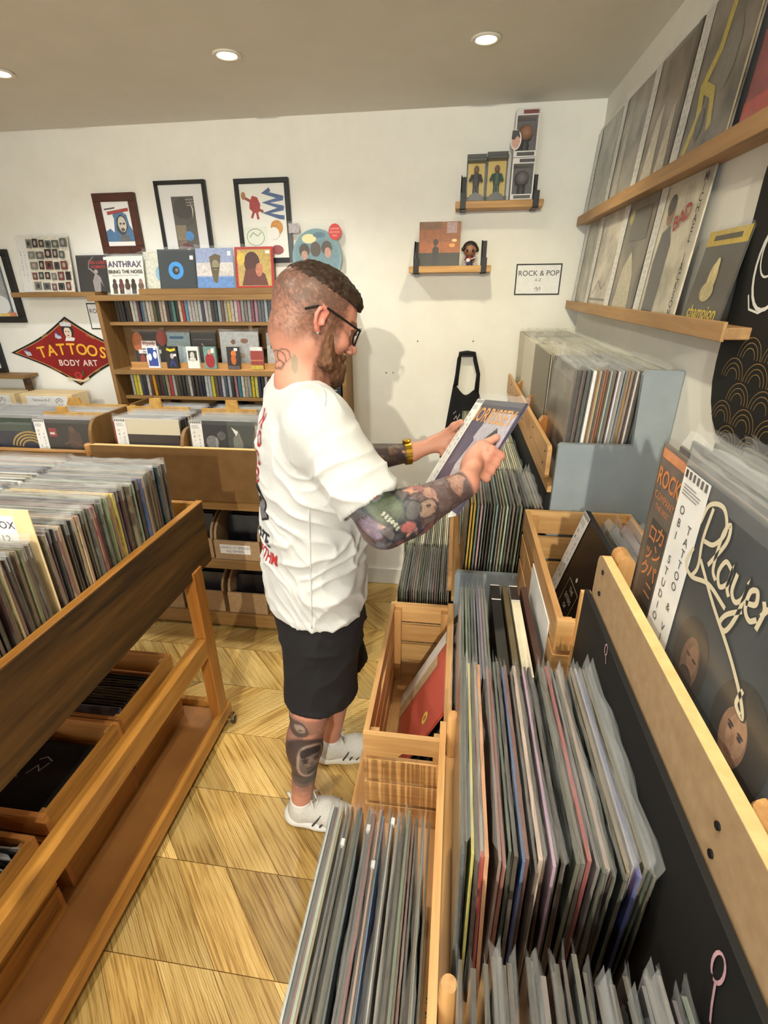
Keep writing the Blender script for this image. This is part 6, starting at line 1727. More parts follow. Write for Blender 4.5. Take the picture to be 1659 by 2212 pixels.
# ---- joints -----------------------------------------------------------
HIP = A3(-0.380, 1.190, 0.90); CHEST = A3(-0.350, 1.162, 1.32); NECK = A3(-0.356, 1.148, 1.485)
HC = A3(-0.318, 1.163, 1.648)
PT = math.radians(25)
hf = math.cos(PT) * fv - math.sin(PT) * zv; hu = math.cos(PT) * zv + math.sin(PT) * fv; hr = rv
HL = lambda f, r, u: HC + hf * f + hr * r + hu * u
RH = np.array([hf, hr, hu])
shR, elR, wrR = A3(-0.292, 1.030, 1.425), A3(-0.138, 0.962, 1.226), A3(0.034, 1.060, 1.292)
shL, elL, wrL = A3(-0.430, 1.300, 1.425), A3(-0.365, 1.425, 1.205), A3(-0.128, 1.500, 1.222)
hpR, knR, anR = A3(-0.322, 1.118, 0.86), A3(-0.398, 1.100, 0.50), A3(-0.452, 1.088, 0.10)
hpL, knL, anL = A3(-0.432, 1.258, 0.86), A3(-0.350, 1.320, 0.49), A3(-0.412, 1.350, 0.10)
# the held record: A far top corner, B near top corner, D far bottom corner
rA, rB, rD = A3(0.066, 1.525, 1.389), A3(0.174, 1.225, 1.442), A3(-0.085, 1.415, 1.135)
rw = (rB - rA) / np.linalg.norm(rB - rA); rup = rA - rD; rup = rup - rw * (rup @ rw); rup /= np.linalg.norm(rup); rn = np.cross(rw, rup)
edgeR = lambda t: rA + rw * 0.315 - rup * (0.315 * t)
edgeL = lambda t: rA - rup * (0.315 * t)

HP = HC - hu * 0.125
def head_fit(P):
    """bring the head to life size about the top of the neck"""
    P = np.asarray(P, float); w = np.clip((P[:, 2] - 1.505) / 0.055, 0, 1); w = w * w * (3 - 2 * w)
    return P - (P - HP) * (0.085 * w)[:, None]


bd = Field((-0.64, 0.86, 0.0), (0.24, 1.60, 1.80), 0.004)
bd.cone(HIP, CHEST, 0.095, 0.10, ax=rv, sc=0.72); bd.cone(CHEST, NECK, 0.10, 0.055, ax=rv, sc=0.7, k=0.03)
bd.cone(NECK - zv * 0.05, HL(-0.028, 0, -0.055), 0.059, 0.058, k=0.03)
bd.cone(NECK - rv * 0.0 + zv * 0.01, NECK + rv * 0.11 - zv * 0.05, 0.045, 0.03, k=0.03); bd.cone(NECK + zv * 0.01, NECK - rv * 0.11 - zv * 0.05, 0.045, 0.03, k=0.03)
# head
bd.ell(HL(-0.014, 0, 0.030), RH, (0.100, 0.076, 0.084), k=0.02)
bd.ell(HL(-0.050, 0, -0.040), RH, (0.046, 0.056, 0.060), k=0.03)
bd.ell(HL(0.030, 0, 0.020), RH, (0.070, 0.066, 0.078), k=0.02)
bd.ell(HL(0.040, 0, -0.040), RH, (0.058, 0.056, 0.066), k=0.02)
bd.cone(HL(0.005, 0.045, -0.060), HL(0.078, 0.014, -0.102), 0.020, 0.016, k=0.03); bd.cone(HL(0.005, -0.045, -0.060), HL(0.078, -0.014, -0.102), 0.020, 0.016, k=0.03)
bd.ell(HL(0.082, 0, -0.098), RH, (0.018, 0.020, 0.017), k=0.02)
bd.cone(HL(0.088, 0.034, 0.016), HL(0.096, 0.0, 0.014), 0.012, 0.010, k=0.012); bd.cone(HL(0.088, -0.034, 0.016), HL(0.096, 0.0, 0.014), 0.012, 0.010, k=0.012)
bd.cone(HL(0.096, 0, 0.006), HL(0.122, 0, -0.036), 0.008, 0.0115, k=0.010)
for sg in (-1, 1):
    bd.ell(HL(0.109, sg * 0.012, -0.040), RH, (0.011, 0.009, 0.009), k=0.006)
    bd.ell(HL(0.092, sg * 0.032, -0.002), RH, (0.014, 0.015, 0.010), k=0.010, op='cut')
    bd.ell(HL(0.079, sg * 0.031, -0.002), RH, (0.013, 0.013, 0.012), k=0.004)
    bd.ell(HL(0.066, sg * 0.046, -0.030), RH, (0.026, 0.020, 0.020), k=0.016)
    # ear: rim, bowl, lobe
    ec = lambda f, u, r=0.0: HL(-0.004 + f * 0.82, sg * (0.079 + r * 1.25), -0.004 + u * 0.82)
    rim = [ec(0.012, 0.012, -0.002), ec(0.012, 0.026), ec(0.0, 0.034, 0.003), ec(-0.014, 0.028, 0.008), ec(-0.019, 0.010, 0.010), ec(-0.014, -0.010, 0.008), ec(-0.004, -0.024, 0.004), ec(0.006, -0.032, 0.0)]
    bd.chain(rim, [0.0046, 0.005, 0.005, 0.005, 0.0048, 0.0046, 0.0054, 0.0062], k=0.0035)
    bd.ell(ec(-0.002, 0.002, -0.002), RH, (0.012, 0.005, 0.021), k=0.005)
    bd.ell(ec(0.0, -0.001, 0.006), RH, (0.0080, 0.0080, 0.012), k=0.003, op='cut')
    bd.ell(ec(-0.004, 0.018, 0.007), RH, (0.006, 0.005, 0.008), k=0.003, op='cut')
    bd.ell(ec(0.011, -0.004, 0.0), RH, (0.005, 0.005, 0.008), k=0.004)
bd.ell(HL(0.101, 0, -0.063), RH, (0.008, 0.020, 0.005), k=0.006); bd.ell(HL(0.099, 0, -0.073), RH, (0.008, 0.018, 0.0055), k=0.005)
# arms
def arm(sh, el, wr, m=1.0):
    bd.cone(sh, sh * 0.45 + el * 0.55, 0.062 * m, 0.058 * m, k=0.03); bd.cone(sh * 0.45 + el * 0.55, el, 0.058 * m, 0.046 * m, k=0.03)
    mid = el * 0.70 + wr * 0.30
    bd.cone(el, mid, 0.047 * m, 0.052 * m, k=0.03); bd.cone(mid, wr, 0.052 * m, 0.030 * m, k=0.02)


arm(shR, elR, wrR); arm(shL, elL, wrL, 0.95)
# right hand: thumb on the front of the sleeve, four fingers curled behind its near edge
K = {}
palm_c = edgeR(0.56) - rw * 0.020 + rn * 0.026
bd.cone(wrR, palm_c, 0.028, 0.030, k=0.02, ax=rn, sc=1.25); bd.cone(palm_c - rup * 0.022, palm_c + rup * 0.030, 0.024, 0.022, k=0.02)
for i, (tt, ln) in enumerate(((0.44, 0.036), (0.51, 0.042), (0.58, 0.040), (0.645, 0.032))):
    e = edgeR(tt); r0 = (0.0105, 0.0108, 0.0102, 0.0092)[i]
    k0 = e - rw * 0.016 + rn * 0.024; k1 = e + rw * 0.013 + rn * 0.016; k2 = e + rw * 0.015 - rn * 0.012; k3 = e - rw * (ln - 0.012) - rn * 0.016
    bd.chain([k0, k1, k2, k3], [r0 * 1.12, r0 * 1.05, r0 * 0.98, r0 * 0.85], k=0.006)
th0 = wrR * 0.55 + palm_c * 0.45 + rup * 0.020; th1 = edgeR(0.50) - rw * 0.055 + rn * 0.022; th2 = edgeR(0.40) - rw * 0.036 + rn * 0.014; th3 = edgeR(0.33) - rw * 0.018 + rn * 0.0105
bd.chain([th0, th1, th2, th3], [0.017, 0.014, 0.0115, 0.0095], k=0.010)
# left hand: thumb over the front, fingers behind the far edge
pl_c = edgeL(0.46) - rw * 0.040 - rn * 0.004
bd.cone(wrL, pl_c, 0.028, 0.027, k=0.02, ax=rn, sc=1.2); bd.cone(pl_c - rup * 0.024, pl_c + rup * 0.026, 0.024, 0.020, k=0.02)
for i, (tt, ln) in enumerate(((0.40, 0.062), (0.47, 0.070), (0.54, 0.066), (0.61, 0.052))):
    e = edgeL(tt); r0 = (0.010, 0.0104, 0.010, 0.009)[i]
    bd.chain([e - rw * 0.022 - rn * 0.008, e + rw * 0.012 - rn * 0.016, e + rw * (ln * 0.62) - rn * 0.015, e + rw * ln - rn * 0.013], [r0 * 1.15, r0 * 1.05, r0 * 0.95, r0 * 0.82], k=0.006)
bd.chain([wrL * 0.5 + pl_c * 0.5 + rup * 0.015, edgeL(0.42) - rw * 0.030 + rn * 0.012, edgeL(0.33) - rw * 0.004 + rn * 0.014, edgeL(0.27) + rw * 0.018 + rn * 0.011], [0.018, 0.0145, 0.0115, 0.0092], k=0.010)
# legs
vd = A3(-0.31, 0.95, 0)   # away from the camera
def leg(hp, kn, an):
    bd.cone(hp, kn, 0.085, 0.058, k=0.03); bd.cone(kn, kn * 0.62 + an * 0.38, 0.054, 0.050, k=0.03); bd.cone(kn * 0.62 + an * 0.38, an, 0.048, 0.034, k=0.02)
    bd.ell(kn * 0.66 + an * 0.34 - fv * 0.020, np.eye(3), (0.044, 0.046, 0.095), k=0.03)
    bd.cone(an, an - zv * 0.05, 0.034, 0.036, k=0.01)
    bd.ell(kn + fv * 0.022, np.eye(3), (0.038, 0.038, 0.045), k=0.02)


leg(hpR, knR, anR); leg(hpL, knL, anL)
V, Q = bd.skin(); V = relax(V, Q, 1, 0.4); N = normals(V, Q)

# ---- skin colour, stubble and tattoos (ink, not shading) ---------------
lin = lambda *c: np.array(srgb(*c))
C_ = np.tile(lin(206, 146, 124), (len(V), 1))
INK = np.zeros(len(V))
pk = vnoise(V, 22)[:, None]
C_ = C_ * (0.92 + 0.16 * pk)
C_ = C_ + (lin(206, 132, 112) - C_) * (0.5 * np.clip(vnoise(V, 9) * 2 - 0.7, 0, 1))[:, None]
def paint(mask, col):
    global C_
    C_ = C_ * (1 - mask[:, None]) + np.array(col) * mask[:, None]


def sm(a, b, x):
    t = np.clip((x - a) / (b - a), 0, 1); return t * t * (3 - 2 * t)


d = V - HC; hF, hR_, hU = d @ hf, d @ hr, d @ hu
head = (np.linalg.norm(d, axis=1) < 0.20) & (V[:, 2] > 1.48)
ear = head & (np.abs(hR_) > 0.0765) & (np.abs(hF + 0.006) < 0.020) & (np.abs(hU + 0.004) < 0.034)
paint((ear * 0.55).astype(float), lin(214, 120, 108))
n1 = vnoise(V, 260); n2 = vnoise(V, 120)
stub = head * sm(-0.085, -0.030, hU + 0.25 * np.clip(-hF, 0, 1) + 0.0) * sm(0.062, 0.030, hF - 0.35 * np.clip(hU - 0.02, 0, 1)) * (1 - ear)
stub = stub * (0.62 + 0.34 * sm(-0.02, 0.05, hU)) * (0.6 + 0.8 * n1)
paint(np.clip(stub, 0, 0.92), lin(82, 60, 50))
# sideburn into the beard
side = head * sm(0.018, 0.028, hF) * sm(0.068, 0.052, hF) * sm(0.05, 0.02, hU) * (0.5 + 0.8 * n1) * 0.75
paint(np.clip(side, 0, 0.85) * (1 - ear), lin(92, 60, 42))
paint((head & (hU < -0.058) & (hF > 0.05)) * 0.6, lin(96, 62, 44))
paint((head & (np.abs(hU + 0.068) < 0.010) & (hF > 0.092) & (np.abs(hR_) < 0.02)) * 0.8, lin(176, 92, 84))
ew = head & (np.abs(np.abs(hR_) - 0.031) < 0.010) & (np.abs(hU + 0.002) < 0.005) & (hF > 0.07)
paint(ew.astype(float), lin(226, 220, 214))
brow = head & (np.abs(np.abs(hR_) - 0.033) < 0.020) & (np.abs(hU - 0.022) < 0.006) & (hF > 0.075)
paint(brow * 0.8, lin(64, 44, 34))


def on_limb(a, b, r):
    ba = b - a; t = ((V - a) @ ba) / (ba @ ba); q = V - a - np.clip(t, 0, 1)[:, None] * ba
    return t, np.linalg.norm(q, axis=1) < r


def cells(pts, seeds, cols, edge=0.0035, ink=(40, 42, 50)):
    dd = np.linalg.norm(pts[:, None, :] - seeds[None], axis=2); o = np.argsort(dd, 1)
    d1 = dd[np.arange(len(pts)), o[:, 0]]; d2 = dd[np.arange(len(pts)), o[:, 1]]
    c = np.array([lin(*k) for k in cols])[o[:, 0] % len(cols)]
    e = sm(edge * 1.6, edge * 0.4, d2 - d1)[:, None]
    return c * (1 - e) + lin(*ink) * e


trg = np.random.default_rng(12)
def ink_limb(a, b, r, cols, n, t0, t1, dens=0.85, edge=0.0035, seed=1):
    t, m = on_limb(a, b, r)
    m = m & (t > t0) & (t < t1)
    ii = np.where(m)[0]
    if not len(ii):
        return
    g = np.random.default_rng(seed)
    P = V[ii]
    lo_, hi_ = P.min(0), P.max(0)
    seeds = g.uniform(lo_, hi_, (n, 3))
    wob = P + 0.012 * np.stack([vnoise(P + k * 3.1, 60) - 0.5 for k in range(3)], 1)
    c = cells(wob, seeds, cols, edge)
    shade = 0.40 + 0.6 * vnoise(P, 110)[:, None] + 0.4 * vnoise(P + 7, 210)[:, None]
    fade = (sm(t0, t0 + 0.03, t[ii]) * sm(t1, t1 - 0.05, t[ii]) * dens)[:, None]
    keep = sm(0.02, 0.12, vnoise(P, 60))[:, None]
    INK[ii] = np.maximum(INK[ii], fade[:, 0] * keep[:, 0])
    C_[ii] = C_[ii] * (1 - fade * keep) + np.clip(c * shade, 0, 1) * fade * keep


GRY = [(86, 84, 88), (112, 104, 104), (66, 66, 72), (150, 126, 116), (92, 88, 92), (74, 72, 78), (170, 134, 120)]
CLR = [(124, 148, 96), (104, 128, 92), (86, 110, 130), (176, 84, 80), (140, 150, 130), (120, 116, 140), (92, 104, 116), (150, 96, 104), (110, 128, 140)]
ink_limb(shR, elR, 0.085, CLR + GRY[:3], 120, 0.2, 1.3, 0.88, 0.0035, 4)
ink_limb(elR, wrR, 0.075, GRY + [(150, 92, 96)], 240, -0.12, 1.02, 0.88, 0.0028, 5)
ink_limb(elL, wrL, 0.07, [(60, 56, 54), (80, 72, 66), (130, 104, 86), (52, 50, 52), (96, 86, 78)], 240, 0.0, 0.95, 0.92, 0.0028, 6)
# the toothy green mask with red lenses on the upper arm, red flag shape beside it
vdir = (elR - CAM); vdir /= np.linalg.norm(vdir); ur = np.cross(vdir, zv); ur /= np.linalg.norm(ur); uu = np.cross(ur, vdir)
sx_, sy_ = (V - elR) @ ur, (V - elR) @ uu
near_arm = (on_limb(shR, elR, 0.085)[1] | on_limb(elR, wrR, 0.075)[1]) & ((N @ vdir) < 0.1)
def spot(cx, cy, rx, ry, rot, col, m=near_arm, ring=None, amt=0.9):
    a = math.radians(rot); X = (sx_ - cx) * math.cos(a) + (sy_ - cy) * math.sin(a); Y = -(sx_ - cx) * math.sin(a) + (sy_ - cy) * math.cos(a)
    q = (np.abs(X / rx) ** 2.6 + np.abs(Y / ry) ** 2.6)
    if ring:
        paint(m * sm(1.9, 1.5, q) * 0.85, lin(*ring))
    paint(m * sm(1.15, 0.85, q) * amt, lin(*col))


spot(-0.004, 0.042, 0.044, 0.030, -35, (104, 116, 86), ring=(58, 70, 70), amt=0.55)
spot(-0.018, 0.075, 0.022, 0.015, 60, (176, 70, 78), ring=(132, 160, 170))
spot(-0.060, 0.062, 0.018, 0.013, 50, (206, 84, 72), ring=(64, 74, 88))
spot(0.012, 0.012, 0.024, 0.010, -50, (70, 72, 70), amt=0.8)
for k in range(6):
    spot(-0.002 + 0.006 * k, 0.024 - 0.006 * k, 0.0022, 0.006, -45, (206, 206, 186))
spot(0.050, -0.004, 0.016, 0.010, 30, (190, 110, 104), ring=(66, 62, 70), amt=0.8)
spot(0.090, 0.035, 0.022, 0.016, 25, (176, 146, 128), ring=(52, 50, 56), amt=0.8)
spot(0.094, 0.040, 0.006, 0.0028, 10, (40, 36, 40)); spot(0.108, 0.036, 0.003, 0.004, 0, (120, 70, 66))
spot(0.060, 0.030, 0.014, 0.020, -20, (96, 92, 92), ring=(46, 46, 52), amt=0.8)
# hooded portrait on the calf
t, m = on_limb(knR, anR, 0.085)
vl = (knR * 0.6 + anR * 0.4) - CAM; vl /= np.linalg.norm(vl); lr_ = np.cross(vl, zv); lr_ /= np.linalg.norm(lr_)
cen = knR * 0.58 + anR * 0.42
sx_, sy_ = (V - cen) @ lr_, V[:, 2] - cen[2]
legm = m & (t > -0.06) & (t < 0.86) & ((N @ vl) < 0.35)
gsk = 0.5 + 0.8 * vnoise(V, 90)
paint(legm * sm(0.30, 0.5, vnoise(V, 40)) * sm(-0.10, -0.02, t) * sm(0.88, 0.74, t) * 0.45, lin(96, 88, 86))
spot(-0.006, 0.0, 0.066, 0.108, -4, (50, 48, 52), m=legm, amt=0.9)
spot(0.008, 0.006, 0.042, 0.076, -5, (186, 162, 148), m=legm, amt=0.9)
spot(0.011, 0.006, 0.037, 0.069, -5, (112, 98, 92), m=legm, amt=0.95)
spot(0.012, 0.048, 0.034, 0.022, -5, (40, 38, 42), m=legm)
spot(0.016, 0.012, 0.026, 0.026, 0, (142, 122, 112), m=legm, amt=0.8)
for ex in (-0.006, 0.030):
    spot(ex, 0.024, 0.012, 0.004, 6, (44, 42, 44), m=legm); spot(ex, 0.013, 0.009, 0.0055, 0, (40, 38, 40), m=legm)
spot(0.014, -0.004, 0.006, 0.013, 0, (96, 82, 78), m=legm); spot(0.012, -0.024, 0.017, 0.006, 0, (50, 44, 46), m=legm); spot(0.012, -0.046, 0.016, 0.012, 0, (52, 48, 50), m=legm)
spot(-0.006, -0.098, 0.050, 0.026, 0, (92, 86, 86), m=legm, amt=0.75)
spot(-0.018, 0.150, 0.030, 0.036, 12, (70, 68, 72), m=legm, amt=0.85); spot(-0.012, 0.156, 0.015, 0.018, 12, (176, 154, 144), m=legm); spot(-0.012, 0.150, 0.007, 0.004, 12, (70, 60, 60), m=legm)
# fine line flower on the neck
cn = HL(-0.060, 0.045, -0.125)
vn = cn - CAM; vn /= np.linalg.norm(vn); nr_ = np.cross(vn, zv); nr_ /= np.linalg.norm(nr_); nu_ = np.cross(nr_, vn)
sx_, sy_ = (V - cn) @ nr_, (V - cn) @ nu_
nm = (V[:, 2] > 1.44) & (V[:, 2] < 1.62) & ((N @ vn) < 0.2)
for (cx, cy, r_) in ((0.0, 0.0, 0.020), (-0.022, -0.006, 0.013), (0.016, 0.008, 0.015), (0.004, -0.014, 0.010)):
    q = np.abs(np.hypot(sx_ - cx, sy_ - cy) - r_)
    paint(nm * sm(0.0026, 0.0010, q) * 0.75, lin(84, 76, 72))
q = ((sx_ - 0.040) / 0.008) ** 2 + ((sy_ + 0.012) / 0.022) ** 2
paint(nm * sm(1.2, 0.9, q) * 0.7, lin(112, 124, 104))
skin = tone_mat('skin', 0.48, 0.10, 420, 0.12, 0.10)
INK = np.maximum(INK, legm * 0.7)
body = organic('body', head_fit(V), Q, skin, man, np.clip(C_, 0, 1), INK)

# ---- hair and beard ----------------------------------------------------
hfld = Field(HC - 0.16, HC + 0.17, 0.003)
hfld.ell(HL(-0.010, 0, 0.036), RH, (0.099, 0.0735, 0.087), k=0.01)
hfld.ell(HL(0.036, 0, 0.060), RH, (0.062, 0.060, 0.050), k=0.02)
hfld.ell(HL(0.070, 0.004, 0.066), RH, (0.028, 0.046, 0.026), k=0.015)
nrm_ = hu * 0.99 + hf * 0.10; hfld.halfspace(nrm_, (HL(0.0, 0, 0.066)) @ nrm_)
Vh, Qh = hfld.skin(); Vh = relax(Vh, Qh, 1, 0.5); Nh = normals(Vh, Qh)
dh = Vh - HC
st = np.stack([dh @ hf * 70, dh @ hr * 170, dh @ hu * 110], 1)
Vh = Vh + Nh * ((vnoise(st, 1.0) - 0.5) * 0.005 + (vnoise(st * 2.3, 1.0) - 0.5) * 0.005 - 0.0005)[:, None]
ch = lin(50, 34, 24)[None] * (0.55 + 0.9 * vnoise(st * 1.6, 1.0))[:, None]
hair_m = tone_mat('hair', 0.6, 0, 500, 0.4, 0.25, spec=0.3)
organic('hair', head_fit(Vh), Qh, hair_m, man, np.clip(ch, 0, 1))
bf = Field(HC - 0.17, HC + 0.16, 0.003)
bf.ell(HL(0.048, 0, -0.078), RH, (0.056, 0.054, 0.050), k=0.02)
bf.ell(HL(0.078, 0, -0.112), RH, (0.036, 0.038, 0.038), k=0.02)
bf.cone(HL(0.036, 0.054, -0.030), HL(0.050, 0.050, -0.085), 0.013, 0.022, k=0.015); bf.cone(HL(0.036, -0.054, -0.030), HL(0.050, -0.050, -0.085), 0.013, 0.022, k=0.015)
bf.cone(HL(0.098, 0.022, -0.060), HL(0.100, -0.022, -0.060), 0.0085, 0.0085, k=0.008)
bf.ell(HL(0.104, 0, -0.034), RH, (0.030, 0.036, 0.022), k=0.008, op='cut')
bf.ell(HL(0.112, 0, -0.070), RH, (0.013, 0.016, 0.005), k=0.004, op='cut')
Vb, Qb = bf.skin(); Vb = relax(Vb, Qb, 1, 0.5); Nb = normals(Vb, Qb)
db = Vb - HC; st = np.stack([db @ hf * 130, db @ hr * 130, db @ hu * 60], 1)
Vb = Vb + Nb * ((vnoise(st, 1.0) - 0.5) * 0.006 + (vnoise(st * 2.1, 1.0) - 0.5) * 0.004)[:, None]
cb = (lin(104, 70, 48)[None] * (1 - sm(-0.08, -0.13, db @ hu)[:, None] * 0.45)) * (0.5 + 1.0 * vnoise(st * 1.4, 1.0))[:, None]
organic('beard', head_fit(Vb), Qb, hair_m, man, np.clip(cb, 0, 1))

# ---- T-shirt -----------------------------------------------------------
HEM = 0.885
sf = Field((-0.66, 0.84, 0.80), (-0.04, 1.54, 1.58), 0.004)
def tor(z, df, a, b):
    c = A3(-0.378, 1.188, z) + fv * df; return c, a, b


secs = [(0.84, 0.000, 0.142, 0.190), (0.98, 0.004, 0.136, 0.186), (1.12, 0.010, 0.132, 0.188), (1.26, 0.014, 0.134, 0.200), (1.36, 0.008, 0.118, 0.190), (1.43, -0.002, 0.085, 0.150)]
for (z0, f0, a0, b0), (z1, f1, a1, b1) in zip(secs[:-1], secs[1:]):
    c0, c1 = A3(-0.376, 1.180, z0) + fv * f0, A3(-0.376, 1.180, z1) + fv * f1
    sf.cone(c0, c1, a0, a1, k=0.02, ax=rv, sc=(a0 + a1) / (b0 + b1))
sf.cone(NECK + rv * 0.02 - zv * 0.02, shR + zv * 0.004, 0.062, 0.072, k=0.03); sf.cone(NECK - rv * 0.02 - zv * 0.02, shL + zv * 0.004, 0.062, 0.070, k=0.03)
cfR, cfL = shR + (elR - shR) * 0.74, shL + (elL - shL) * 0.78
sf.cone(shR, cfR, 0.076, 0.071, k=0.025); sf.cone(shL, cfL, 0.080, 0.074, k=0.025)
# openings: cuffs, neck and hem are hollow
dR = (elR - shR) / np.linalg.norm(elR - shR); dL = (elL - shL) / np.linalg.norm(elL - shL)
cutR = shR + (elR - shR) * 0.68; cutL = shL + (elL - shL) * 0.74
sf.cone(cutR + dR * 0.105, cutR + dR * 0.16, 0.105, 0.105, k=0.004, op='cut'); sf.cone(cutL + dL * 0.105, cutL + dL * 0.16, 0.105, 0.105, k=0.004, op='cut')
sf.cone(cutR - dR * 0.05, cutR + dR * 0.06, 0.058, 0.066, k=0.004, op='cut'); sf.cone(cutL - dL * 0.05, cutL + dL * 0.06, 0.060, 0.068, k=0.004, op='cut')
sf.cone(NECK + zv * 0.002 + fv * 0.008, HL(-0.026, 0, -0.05), 0.066, 0.080, k=0.006, op='cut')
sf.halfspace(zv, HEM)
sf.cone(A3(-0.376, 1.180, 0.70), A3(-0.376, 1.180, 0.945), 0.131, 0.124, k=0.004, op='cut', ax=rv, sc=0.73)
Vs, Qs = sf.skin(); Vs = relax(Vs, Qs, 2, 0.5); Ns = normals(Vs, Qs)
# cloth folds
pf, prr, pz = (Vs - A3(-0.376, 1.18, 0)) @ fv, (Vs - A3(-0.376, 1.18, 0)) @ rv, Vs[:, 2]
wob = vnoise(Vs, 7) * 2.2 + vnoise(Vs, 15) * 0.9
fold = np.zeros(len(Vs))
def ridge(ph):
    return (1 - np.abs(np.sin(ph))) ** 1.7


tor_m = sm(0.95, 1.05, pz) * sm(1.45, 1.33, pz)
fold += 0.008 * ridge(52 * (0.75 * pf + 0.62 * (pz - 1.2)) + wob * 3.0) * sm(0.35, 0.62, vnoise(Vs + 5, 6)) * tor_m
fold += 0.008 * ridge(44 * (0.62 * pf - 0.8 * (pz - 1.0)) + wob * 3.2 + 1.0) * sm(0.30, 0.6, vnoise(Vs + 9, 5)) * sm(1.32, 1.1, pz)
fold += 0.009 * ridge(21 * (pz - 0.9) + 1.5 * np.sin(prr * 14) + wob * 1.7) * sm(1.10, 0.98, pz) * sm(0.88, 0.93, pz) * sm(0.3, 0.6, vnoise(Vs + 2, 7))
tR = ((Vs - shR) @ dR)
armm = (np.linalg.norm(np.cross(Vs - shR, dR), axis=1) < 0.10) & (tR > 0.0) & (tR < 0.30)
fold += 0.006 * ridge(46 * tR + 22 * pf + wob * 3.0) * sm(0.3, 0.6, vnoise(Vs + 3, 9)) * armm * sm(0.02, 0.08, tR)
sd = np.linalg.norm(Vs - (shR + fv * 0.02 - zv * 0.07 - rv * 0.03), axis=1)
fold += 0.007 * ridge(sd * 75 + 3.0 * np.arctan2(pz - 1.33, pf) + wob) * sm(0.16, 0.05, sd)
Vs = Vs + Ns * (fold - 0.0022)[:, None]
fold2 = (vnoise(Vs, 34) - 0.5) * 0.003 + 0.0035 * ridge(95 * (0.8 * pf + 0.6 * pz) + wob * 4.0) * sm(0.45, 0.7, vnoise(Vs + 11, 8))
Vs = Vs + Ns * fold2[:, None]
cuff = armm & (tR > np.linalg.norm(cutR - shR) - 0.030)
Vs = Vs + Ns * (cuff * 0.0025)[:, None]
hemz = sm(HEM + 0.026, HEM + 0.020, pz)
Vs = Vs + Ns * (hemz * 0.0012)[:, None]
cot, nt_, b_ = new_mat('white_cotton')
v_, oi_ = coords(nt_)
nn = noise(nt_, v_, 700, 2)
lk(nt_, ramp(nt_, nn, [(0.3, srgb(196, 196, 195)), (0.7, srgb(211, 211, 210))]), b_.inputs['Base Color'])
b_.inputs['Roughness'].default_value = 0.9; b_.inputs['Sheen Weight'].default_value = 0.15
bump(nt_, b_, nn, 0.15, 0.0006)
shirt = organic('t_shirt', Vs, Qs, cot, man)
bvh = BVHTree.FromPolygons([tuple(p) for p in Vs], [tuple(int(i) for i in q) for q in Qs])
AX = A3(-0.376, 1.180, 0)


def wrap(phi, z, off=0.0025):
    """point on the shirt at angle phi (0 = centre of the back, + towards his right) and height z"""
    dirv = -fv * math.cos(phi) + rv * math.sin(phi)
    o = AX + zv * z + dirv * 0.5
    h = bvh.ray_cast(Vector(o), Vector(-dirv))
    if h[0] is None:
        return AX + zv * z + dirv * 0.15
    return np.array(h[0]) + dirv * off


def shirt_print(name, mbs, cols):
    mb = MB()
    for i, (vs, fs) in enumerate(mbs):
        mb.add(vs, fs, i)
    return mb.build(name, [flat(c, 0.8) for c in cols], shirt, recalc=False)


def shirt_text(s_, phi0, z0, size, bold, rot=0.0, sx=1.0, R=0.15):
    vs, fs = text_raw(s_, size, bold)
    # finer mesh so that the letters follow the cloth
    bm = bmesh.new(); vv = [bm.verts.new(p) for p in vs]
    for f in fs:
        try:
            bm.faces.new([vv[i] for i in f])
        except ValueError:
            pass
    bmesh.ops.triangulate(bm, faces=bm.faces); bmesh.ops.subdivide_edges(bm, edges=bm.edges, cuts=2, use_grid_fill=True)
    bm.verts.index_update(); out = []
    for v in bm.verts:
        x, y = v.co.x * sx, v.co.y; a = math.radians(rot)
        X, Y = x * math.cos(a) - y * math.sin(a), x * math.sin(a) + y * math.cos(a)
        out.append(wrap(phi0 + X / R, z0 + Y))
    fs2 = [tuple(v.index for v in f.verts) for f in bm.faces]; bm.free()
    return out, fs2


def shirt_poly(pts, phi0, z0, R=0.15, off=0.0022, n=4):
    cx = sum(p[0] for p in pts) / len(pts); cy = sum(p[1] for p in pts) / len(pts); vs = []; fs = []
    ring = []
    for (a, b) in zip(pts, pts[1:] + pts[:1]):
        for k in range(n):
            ring.append((a[0] + (b[0] - a[0]) * k / n, a[1] + (b[1] - a[1]) * k / n))
    L = len(ring)
    for s_ in (1.0, 0.66, 0.33):
        vs += [wrap(phi0 + (cx + (x - cx) * s_) / R, z0 + cy + (y - cy) * s_, off) for x, y in ring]
    vs.append(wrap(phi0 + cx / R, z0 + cy, off))
    for r_ in range(2):
        for i in range(L):
            j = (i + 1) % L; fs.append((r_ * L + i, r_ * L + j, (r_ + 1) * L + j, (r_ + 1) * L + i))
    for i in range(L):
        fs.append((2 * L + i, 2 * L + (i + 1) % L, 3 * L))
    return vs, fs


